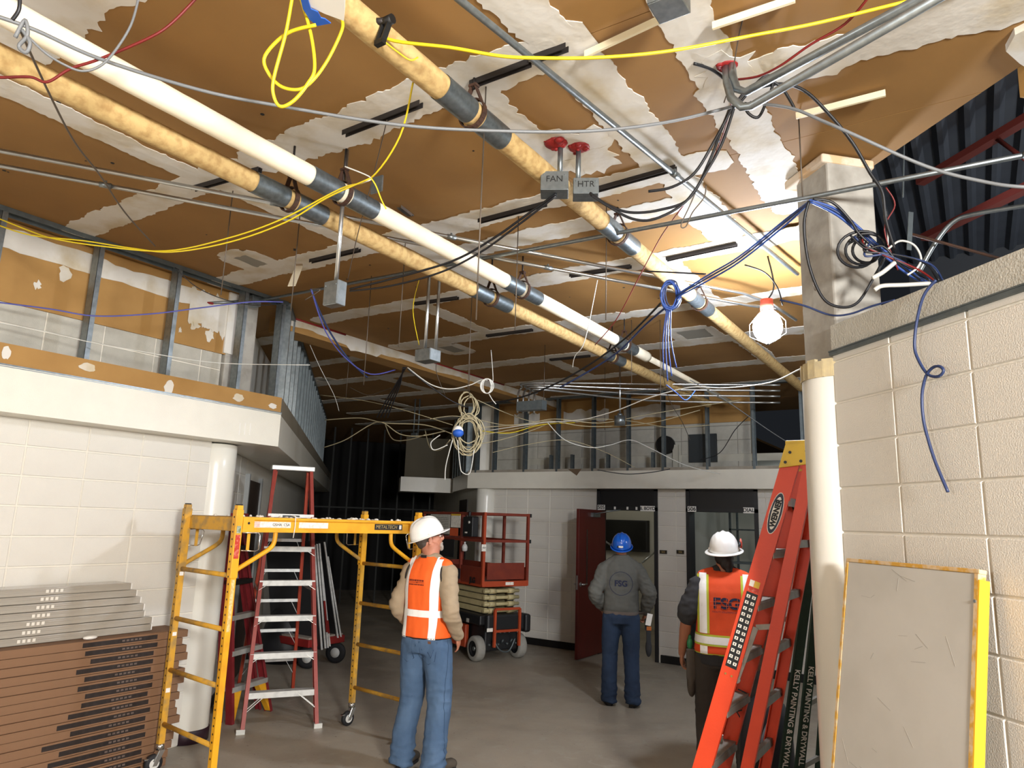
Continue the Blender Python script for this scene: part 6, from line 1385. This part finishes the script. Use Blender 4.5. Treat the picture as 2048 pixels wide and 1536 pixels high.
def trousers(body, L, m_, name, w_, waist, flare, seed, baggy=1, amp=.010):
    b = MB()
    torso(b, [(.84, 0, 0, .172*w_, .130*w_), (.92, 0, -.006, .188*w_, .142*w_), (1.0, 0, -.003, .178*w_, .130*w_), (waist, 0, 0, .168*w_, .122*w_)])
    for hip, knee, ank, toe in L:
        hip, knee, ank = Vector(hip), Vector(knee), Vector(ank); s_ = 1 if hip.x > 0 else -1
        limb(b, [hip+V(0, -.005, 0), hip.lerp(knee, .5)+V(s_*.004, 0, 0), knee, knee.lerp(ank, .55)+V(0, -.015, 0), ank+V(0, -.022, -.062)], [.112*baggy, .098*baggy, .083*baggy, .082*baggy, .078*flare], 18, 4, False)
    me = fused(b, .011, 3)
    def fn(c):
        k = min(1, max(0, (.95-c.z)/.3)); low = max(0, (.30-c.z)/.3)
        ridge = 1-abs(noise.noise((c.x*6+c.z*9, c.y*6+seed, c.z*17-c.x*7)))*2.6
        return amp*(.55*noise.noise((c.x*9+seed, c.y*9, c.z*5))*k + .55*max(0, ridge)*(.25+1.9*low+.6*max(0, .12-abs(c.z-.52))/.12)*k + .62*noise.noise((c.x*7+c.z*8, c.y*7+seed, c.z*24))*(.5+1.8*low)*k + .25*noise.noise((c.x*30, c.y*30+seed, c.z*18)))
    folds(me, fn)
    return wear(name, me, m_, body)
def boots(body, L, m_):
    for hip, knee, ank, toe in L:
        ank, toe = Vector(ank), Vector(toe); d = toe-ank; d.z = 0; d.normalize(); b = MB()
        limb(b, [ank+V(0, 0, .03), ank-d*.02-V(0, 0, .04)], [.052, .048]); limb(b, [V(ank.x, ank.y, .045)-d*.02, V(toe.x, toe.y, .04)+d*.015], [.044, .040]); b.ell(V(toe.x, toe.y, .038)+d*.02, (.046, .05, .036))
        me = fused(b, .009, 2)
        for v in me.vertices: v.co.z = max(v.co.z, .012)
        o = wear('boot', me, m_, body)
        s = MB(); n_ = 26; a0, a1 = V(ank.x, ank.y, 0)-d*.05, V(toe.x, toe.y, 0)+d*.05; sd = V(d.y, -d.x, 0); P = []
        for j in range(n_):
            a = 2*PI*j/n_; c = (a0+a1)/2; P.append(c+d*(a1-a0).length/2*1.1*math.copysign(abs(math.cos(a))**.8, math.cos(a))+sd*.046*math.copysign(abs(math.sin(a))**.8, math.sin(a)))
        s.prism(P, (0, 0, .022)); wear('sole', s.mesh('sole'), rubber, o)
def shirt(body, A, m_, name, rows, sleeve, seed, hem=None, cut=1.0, amp=.008, voxel=.010):
    b = MB(); torso(b, rows)
    for s_ in (-1, 1): limb(b, [(s_*.045, -.012, 1.525), (s_*.15, -.012, 1.455)], [.052, .062])
    for sh, el, wr, hd, pm, sd, cu in A:
        sh, el, wr = Vector(sh), Vector(el), Vector(wr); e = wr+(el-wr)*.06
        b.ell(sh+V(0, 0, -.005), (sleeve[0],)*3)
        if cut >= 1: limb(b, [sh, sh.lerp(el, .55), el, el.lerp(e, .5), e], [sleeve[0], sleeve[1], sleeve[2], sleeve[3], sleeve[4]], 16)
        else: limb(b, [sh, sh.lerp(el, cut*.6), sh.lerp(el, cut)], [sleeve[0], sleeve[1], sleeve[2]], 16)
    me = fused(b, voxel, 3)
    def fn(c):
        arm = min(1, max(0, (abs(c.x)-.19)/.05))
        ridge = max(0, 1-abs(noise.noise((c.x*7+seed, c.y*7, c.z*15+c.x*6)))*2.8)
        return amp*(.6*ridge*(.05+1.1*arm)+.6*noise.noise((c.x*8, c.y*8+seed, c.z*7))+(.5+.9*arm)*.55*noise.noise((c.x*14+seed, c.y*10, c.z*30))+.25*noise.noise((c.x*26, c.y*22, c.z*14+seed)))
    folds(me, fn)
    return wear(name, me, m_, body)
def vest(body, rows, m_, seed, amp=.006):
    b = MB(); torso(b, rows, p=2.5)
    for s_ in (-1, 1): limb(b, [(s_*.06, -.015, 1.515), (s_*.155, -.012, 1.475)], [.05, .055])
    me = fused(b, .010, 4)
    folds(me, lambda c: amp*(.8*noise.noise((c.x*11+seed, c.y*6, c.z*3.5))+.35*noise.noise((c.x*24, c.y*12+seed, c.z*9))))
    o = wear('hiviz_vest', me, m_, body); return o, bvh(me)
def span(a, b_, n): return [a+(b_-a)*i/(n-1) for i in range(n)]
def back_strip(name, tree, x0, x1, z0, z1, m_, par, off=.0035, nx=5, nz=40, skew=0):
    return decal(name, tree, [[V(x+skew*(z-z0), 0, z) for x in span(x0, x1, nx)] for z in span(z0, z1, nz)], V(0, 1, 0), m_, par, off)
def hoop(name, tree, z0, z1, m_, par, off=.0035, a0=0, a1=2*PI):
    return decal(name, tree, [[V(math.cos(a)*.5, math.sin(a)*.5, z) for z in span(z0, z1, 3)] for a in span(a0, a1, 72)], lambda p: V(-p.x, -p.y, 0).normalized(), m_, par, off)
def decal_radial_fix(): pass
_old_decal = decal
def decal(name, tree, grid, dirv, m_, par, off=.0035):
    if not callable(dirv): return _old_decal(name, tree, grid, dirv, m_, par, off)
    b = MB(); rows = []
    for row in grid:
        r = []
        for p in row:
            d = dirv(p); h = tree.ray_cast(Vector(p), d); r.append(h[0]-d*off if h[0] is not None else None)
        rows.append(r)
    for i in range(len(rows)-1):
        for j in range(len(rows[0])-1):
            q = (rows[i][j], rows[i+1][j], rows[i+1][j+1], rows[i][j+1])
            if any(x is None for x in q): continue
            b.add(q, [(0, 1, 2, 3)], True)
    return wear(name, b.mesh(name), m_, par)

# ---- the near man
def legset(hx, l, r, hz=.90):
    return [((-hx, 0, hz), l[0], l[1], l[2]), ((hx, 0, hz), r[0], r[1], r[2])]
L1 = legset(.095, ((-.135, .025, .50), (-.155, -.02, .095), (-.175, .14, .035)), ((.12, .03, .50), (.135, -.01, .095), (.155, .15, .035)))
A1_ = [((-.172, -.012, 1.425), (-.245, -.075, 1.165), (-.205, .10, .985), (.25, .45, -.75), (.8, -.5, 0), -1, .35), ((.172, -.012, 1.425), (.262, -.085, 1.155), (.225, .085, .965), (-.15, .40, -.85), (-.9, -.3, 0), 1, .35)]
P1 = dict(legs=L1, arms=A1_, head=(.78, .22, 0), hc=(-.045, .02, 1.68), hairmat=hair_g, hair=(((0, -.045, .012), (.074, .072, .075)), ((0, -.05, -.035), (.062, .050, .045)), ((.055, -.01, .005), (.022, .035, .03)), ((-.055, -.01, .005), (.022, .035, .03))))
man1, hp, RH = person((-3.60, 4.42, 0), (-.06, 1), 'person in white hard hat, orange vest, tan shirt and worn jeans beside the yellow scaffold', 1.0, skin1, P1, None)
hardhat(man1, hp, RH, hat_w, lambda c, s_: .022+.024*max(0, s_), .018, .16)
b = MB(); b.ell(hp(0, .080, -.084), (.028, .024, .034), RH, 14, 9); b.ell(hp(0, .094, -.055), (.028, .010, .008), RH, 12, 7); b.ell(hp(.026, .080, -.072), (.010, .014, .022), RH, 10, 7); b.ell(hp(-.026, .080, -.072), (.010, .014, .022), RH, 10, 7)
bm_ = fused(b, .006, 2); folds(bm_, lambda c: .003*noise.noise((c.x*110, c.y*110, c.z*50))); wear('beard', bm_, hair_w, man1)
b = MB()
for s_ in (-1, 1):
    b.tube([hp(s_*.031+.020*math.cos(a), .103-.006*abs(math.cos(a)), .004+.014*math.sin(a)) for a in [2*PI*k/16 for k in range(17)]], .0022, 6, cap=False)
    b.tube([hp(s_*.051, .098, .010), hp(s_*.076, .06, .012), hp(s_*.082, -.005, .010), hp(s_*.080, -.025, -.008)], .0028, 6)
b.tube([hp(-.011, .105, .006), hp(0, .108, .009), hp(.011, .105, .006)], .0022, 6); wear('eyeglasses', b.mesh('eyeglasses'), sticker_k, man1)
trousers(man1, L1, denim1, 'jeans', 1.0, 1.06, 1.12, 3, 1.07, .013); boots(man1, L1, boot)
sh1 = shirt(man1, A1_, khaki, 'shirt', [(.98, 0, 0, .178, .135), (1.08, 0, 0, .170, .128), (1.20, 0, 0, .172, .125), (1.32, 0, -.004, .186, .130), (1.41, 0, -.008, .188, .118), (1.475, 0, -.01, .150, .090), (1.52, 0, -.008, .084, .074), (1.555, 0, -.004, .072, .070)], (.074, .068, .062, .060, .046), 5, amp=.010)
vr = [(.945, 0, 0, .196, .150), (.96, 0, 0, .200, .152), (1.05, 0, 0, .188, .146), (1.18, 0, 0, .186, .142), (1.30, 0, -.004, .186, .144), (1.38, 0, -.008, .174, .136), (1.44, 0, -.010, .165, .116), (1.49, 0, -.012, .140, .088), (1.525, 0, -.012, .092, .078), (1.545, 0, -.012, .080, .072)]
v1, tr1 = vest(man1, vr, hiviz, 2, .009)
hoop('reflective_band', tr1, 1.105, 1.155, reflect, v1)
for x0 in (-.15, .10): back_strip('reflective_stripe', tr1, x0, x0+.052, .952, 1.54, reflect, v1, .0045, skew=-.0)
hoop('hem_binding', tr1, .948, .958, trim_k, v1, .004)
b = MB(); b.box((0, -.098, 1.545), (.05, .006, .02)); wear('neck_tag', b.mesh('neck_tag'), trim_k, v1)
# armhole binding: a dark ring where the sleeve comes through
for s_ in (-1, 1):
    b = MB(); c = V(s_*.166, -.012, 1.40); n_ = 26
    b.tube([c+V(s_*.018*math.cos(2*PI*k/n_)*-1,   .084*math.sin(2*PI*k/n_)*.95, .100*math.cos(2*PI*k/n_)) for k in range(n_+1)], .006, 6, cap=False); wear('armhole_binding', b.mesh('armhole_binding'), trim_k, v1)
rr = random.Random(6); b = MB()
for row, z in enumerate((1.368, 1.338)):
    x = -.085
    while x < .055:
        wd = rr.uniform(.006, .011); h = tr1.ray_cast(V(x, -1, z), V(0, 1, 0)); b.box(V(x, h[0].y-.0035, z), (wd*.75, .001, .013 if row == 0 else .009)); x += wd+.003
h = tr1.ray_cast(V(-.02, -1, 1.353), V(0, 1, 0)); b.box(V(-.015, h[0].y-.0045, 1.3535), (.13, .001, .0025)); b.box(V(-.015, h[0].y-.0045, 1.3535), (.008, .001, .008)); wear('back_print', b.mesh('back_print'), mat('print_maroon', '5a1f18', .8), v1)
# jeans pocket, label and outseam
jm = [o for o in man1.children if o.name.startswith('jeans')][0]; trj = bvh(jm.data)
stitch = mat('stitching', '2c4260', .9); leather = mat('leather_patch', '6a4a3a', .7)
def seam(pts, m_=stitch, r=.0022, dirv=V(0, 1, 0)):
    P = []
    for p in pts:
        h = trj.ray_cast(Vector(p)-dirv*1.0, dirv)
        if h[0] is not None: P.append(h[0]-dirv*.001)
    b = MB(); b.tube(P, r, 5); return wear('seam', b.mesh('seam'), m_, jm)
for x0 in (.03, -.165): seam([(x0, 0, .93), (x0+.004, 0, .85), (x0+.012, 0, .80), (x0+.066, 0, .77), (x0+.12, 0, .80), (x0+.128, 0, .85), (x0+.132, 0, .93), (x0, 0, .93)])
seam([(.05, 0, .88), (.075, 0, .82), (.097, 0, .86), (.12, 0, .82), (.145, 0, .88)])
seam([(0, 0, 1.0), (0, 0, .9), (0, 0, .82)], r=.003)
seam([V(.3, -.02, z) for z in span(.95, .12, 40)], mat('stitch_light', '2f4763', .9), .0022, V(-1, 0, 0))
h = trj.ray_cast(V(.10, -1, .955), V(0, 1, 0)); b = MB(); b.box(V(.10, (h[0].y if h[0] else -.15)-.002, .93), (.055, .003, .018)); wear('leather_patch', b.mesh('leather_patch'), leather, jm)

# ---- the man in the blue hat
L2 = legset(.095, ((-.125, .02, .50), (-.125, -.01, .095), (-.15, .14, .035)), ((.11, .02, .50), (.125, -.04, .095), (.16, .10, .035)))
A2_ = [((-.175, -.012, 1.42), (-.285, -.075, 1.16), (-.21, .11, .98), (.3, .6, -.7), (.8, -.4, 0), -1, .5), ((.175, -.012, 1.42), (.300, -.06, 1.17), (.262, .06, .955), (-.05, .25, -.95), (-.9, 0, 0), 1, .9)]
P2 = dict(legs=L2, arms=A2_, head=(.05, .05, .02), hc=(.005, .035, 1.665), hairmat=hair_k, hair=(((0, -.03, .02), (.076, .082, .08)), ((0, -.055, -.03), (.06, .045, .04))))
man2, hp, RH = person((-3.25, 7.20, 0), (-.40, .916), 'person in blue hard hat and grey sweatshirt standing before the doorway marked 505', .965, skin2, P2, None)
hh = hardhat(man2, hp, RH, hat_b, lambda c, s_: .012+.016*max(0, -s_)**1.5, -.004, .30)
b = MB()
for k in range(12): b.ell(hp(-.022+.004*k, -.150-.004*math.sin(PI*k/11), .0), (.004, .002, .012), RH, 6, 4)
wear('flag_sticker', b.mesh('flag_sticker'), sticker_w, hh)
b = MB()
for k in range(5): b.ell(hp(-.036+.004*k, -.146-.001*k, .0), (.004, .002, .012), RH, 6, 4)
wear('flag_field', b.mesh('flag_field'), sticker_k, hh)
trousers(man2, L2, denim2, 'jeans', 1.0, 1.04, 1.05, 9, 1.0, .010); boots(man2, L2, boot)
rows2 = [(.935, 0, 0, .182, .140), (.95, 0, 0, .19, .146), (1.0, 0, -.004, .196, .152), (1.08, 0, -.005, .190, .146), (1.20, 0, -.003, .186, .138), (1.32, 0, -.006, .198, .140), (1.41, 0, -.010, .198, .125), (1.475, 0, -.012, .158, .094), (1.525, 0, -.010, .092, .078), (1.57, 0, -.002, .080, .076)]
s2 = shirt(man2, A2_, sweat, 'sweatshirt', rows2, (.078, .080, .078, .072, .046), 14, amp=.014); tr2 = bvh(s2.data)
navy_print = mat('navy_print', '1d2440', .85); faint = mat('faint_print', '565a5c', .9)
def disc_line(r0, w_, m_, cx=0, cz=1.27, nm='print_ring'):
    return _old_decal(nm, tr2, [[V(cx+r*math.cos(a), 0, cz+r*math.sin(a)) for r in (r0, r0+w_)] for a in span(0, 2*PI, 60)], V(0, 1, 0), m_, s2, .0035)
disc_line(.120, .005, navy_print); disc_line(.092, .002, faint); disc_line(.084, .002, faint)
b = MB()
for k in range(40):
    a = 2*PI*k/40; x, z = .107*math.cos(a), 1.27+.107*math.sin(a); h = tr2.ray_cast(V(x, -1, z), V(0, 1, 0))
    if h[0] is not None and k % 7: b.box(V(x, h[0].y-.003, z), (.008, .001, .008))
wear('print_letters', b.mesh('print_letters'), faint, s2)
print_on('print_logo', 'FSG', .085, tr2, 0.0, 1.268, navy_print, s2, .004, .0025, 1.0)
hem = hoop('shirt_hem', bvh(s2.data), .94, .975, mat('hem_taupe', '6a605a', .9), s2, .004)
b = MB(); RP_ = Matrix.Rotation(.2, 3, 'Y'); b.box((.30, -.01, .895), (.062, .004, .125), RP_ @ Matrix.Rotation(.35, 3, 'Z')); pw = wear('folded_paper', b.mesh('folded_paper'), ink_w, man2)
b = MB(); b.box((.295, .03, .70), (.05, .04, .18)); b.ell((.295, .03, .60), (.035, .03, .10)); b.box((.27, .03, .84), (.03, .03, .12)); gl = fused(b, .008, 2); wear('work_gloves', gl, tee, man2)
b = MB(); b.box((.30, .015, .80), (.05, .02, .04)); wear('glove_cuff', b.mesh('glove_cuff'), mat('cuff_red_yellow', 'b5662a', .8), man2)

# ---- the man by the ladder
L3 = legset(.11, ((-.135, .02, .50), (-.135, -.01, .095), (-.155, .14, .035)), ((.135, .02, .50), (.14, -.01, .095), (.16, .14, .035)))
A3_ = [((-.19, -.012, 1.415), (-.285, -.03, 1.15), (-.325, .05, .90), (-.02, .15, -1), (.9, .1, 0), -1, .65), ((.19, -.012, 1.415), (.295, -.03, 1.15), (.31, .06, .90), (.0, .2, -1), (-.9, .1, 0), 1, .6)]
P3 = dict(legs=L3, arms=A3_, head=(.10, -.05, -.05), hc=(.005, .03, 1.68), w=1.15, hairmat=hair_k, hair=(((0, -.03, .01), (.078, .085, .085)), ((0, -.055, -.05), (.072, .055, .07)), ((.02, -.075, -.105), (.05, .035, .05)), ((.03, -.088, -.15), (.025, .016, .045))))
man3, hp, RH = person((-1.64, 5.50, 0), (-.29, .957), 'person in white hard hat and lime edged orange vest standing behind the orange ladder', .99, skin2, P3, None)
hh = hardhat(man3, hp, RH, hat_w, lambda c, s_: .030+.010*max(0, -s_), -.004, .22)
b = MB(); b.tube([hp(.118, -.06, .03), hp(.122, -.02, .06), hp(.118, .03, .07)], .010, 8); wear('hat_strap', b.mesh('hat_strap'), sticker_k, hh)
b = MB(); b.ell(hp(.128, -.015, .05), (.010, .022, .04), RH, 10, 7); wear('ear_cup', b.mesh('ear_cup'), sticker_r, hh)
trousers(man3, L3, trou3, 'trousers', 1.16, 1.02, 1.08, 17, 1.12, .010); boots(man3, L3, boot)
rows3 = [(.86, 0, 0, .205, .165), (.88, 0, 0, .214, .172), (.95, 0, 0, .218, .178), (1.08, 0, 0, .206, .165), (1.20, 0, 0, .202, .152), (1.32, 0, -.004, .208, .145), (1.41, 0, -.008, .205, .128), (1.475, 0, -.01, .16, .095), (1.52, 0, -.008, .088, .076)]
s3_ = shirt(man3, A3_, tee, 't_shirt', rows3, (.072, .084, .086), 22, cut=.80, amp=.009)
vr3 = [(.935, 0, 0, .224, .186), (.95, 0, 0, .232, .190), (1.05, 0, 0, .222, .182), (1.18, 0, 0, .218, .168), (1.30, 0, -.004, .216, .158), (1.38, 0, -.008, .208, .146), (1.44, 0, -.010, .195, .122), (1.49, 0, -.012, .160, .090), (1.525, 0, -.012, .098, .078)]
v3, tr3 = vest(man3, vr3, hiviz2, 8, .008)
hoop('lime_band', tr3, 1.0, 1.08, lime, v3, .0035); hoop('reflective_band', tr3, 1.014, 1.066, reflect, v3, .0048)
for s_ in (-1, 1):
    c = .155*s_; back_strip('lime_stripe', tr3, c-.042, c+.042, 1.085, 1.50, lime, v3, .0035); back_strip('reflective_stripe', tr3, c-.026, c+.026, 1.085, 1.51, reflect, v3, .0048); back_strip('reflective_stripe', tr3, c-.026, c+.026, .945, .998, reflect, v3, .0048, nz=6)
hoop('hem_binding', tr3, .938, .948, lime, v3, .004)
print_on('print_logo', 'FSG', .105, tr3, .012, 1.30, navy_print, v3, .004, .0035, 1.12); print_on('print_line', 'FACILITY SOLUTIONS GROUP', .0165, tr3, .012, 1.242, navy_print, v3, .004, 0, .95)
gl_m = mat('logo_grid', 'c9623f', .8); b = MB()
for z in (1.287, 1.313):
    for k in range(16):
        x = -.10+.0146*k; h = tr3.ray_cast(V(x, -1, z), V(0, 1, 0)); b.box(V(x, h[0].y-.0062, z), (.015, .0008, .003))
for x in (-.068, .010, .088):
    for k in range(6):
        z = 1.268+.013*k; h = tr3.ray_cast(V(x, -1, z), V(0, 1, 0)); b.box(V(x, h[0].y-.0062, z), (.003, .0008, .0135))
o = wear('logo_grid', b.mesh('logo_grid'), gl_m, v3)
b = MB(); b.box((-.255, .01, .84), (.07, .10, .22)); b.ell((-.255, .0, .70), (.035, .05, .10)); tp_ = wear('tool_pouch', fused(b, .009, 2), boot, man3)
b = MB(); b.ell((-.262, -.02, .985), (.022, .016, .045), n=10, k=7); b.ell((-.262, -.02, 1.03), (.012, .012, .02), n=8, k=6); wear('green_carabiner', b.mesh('green_carabiner'), mat('green_plastic', '1f7a4d', .4), tp_)
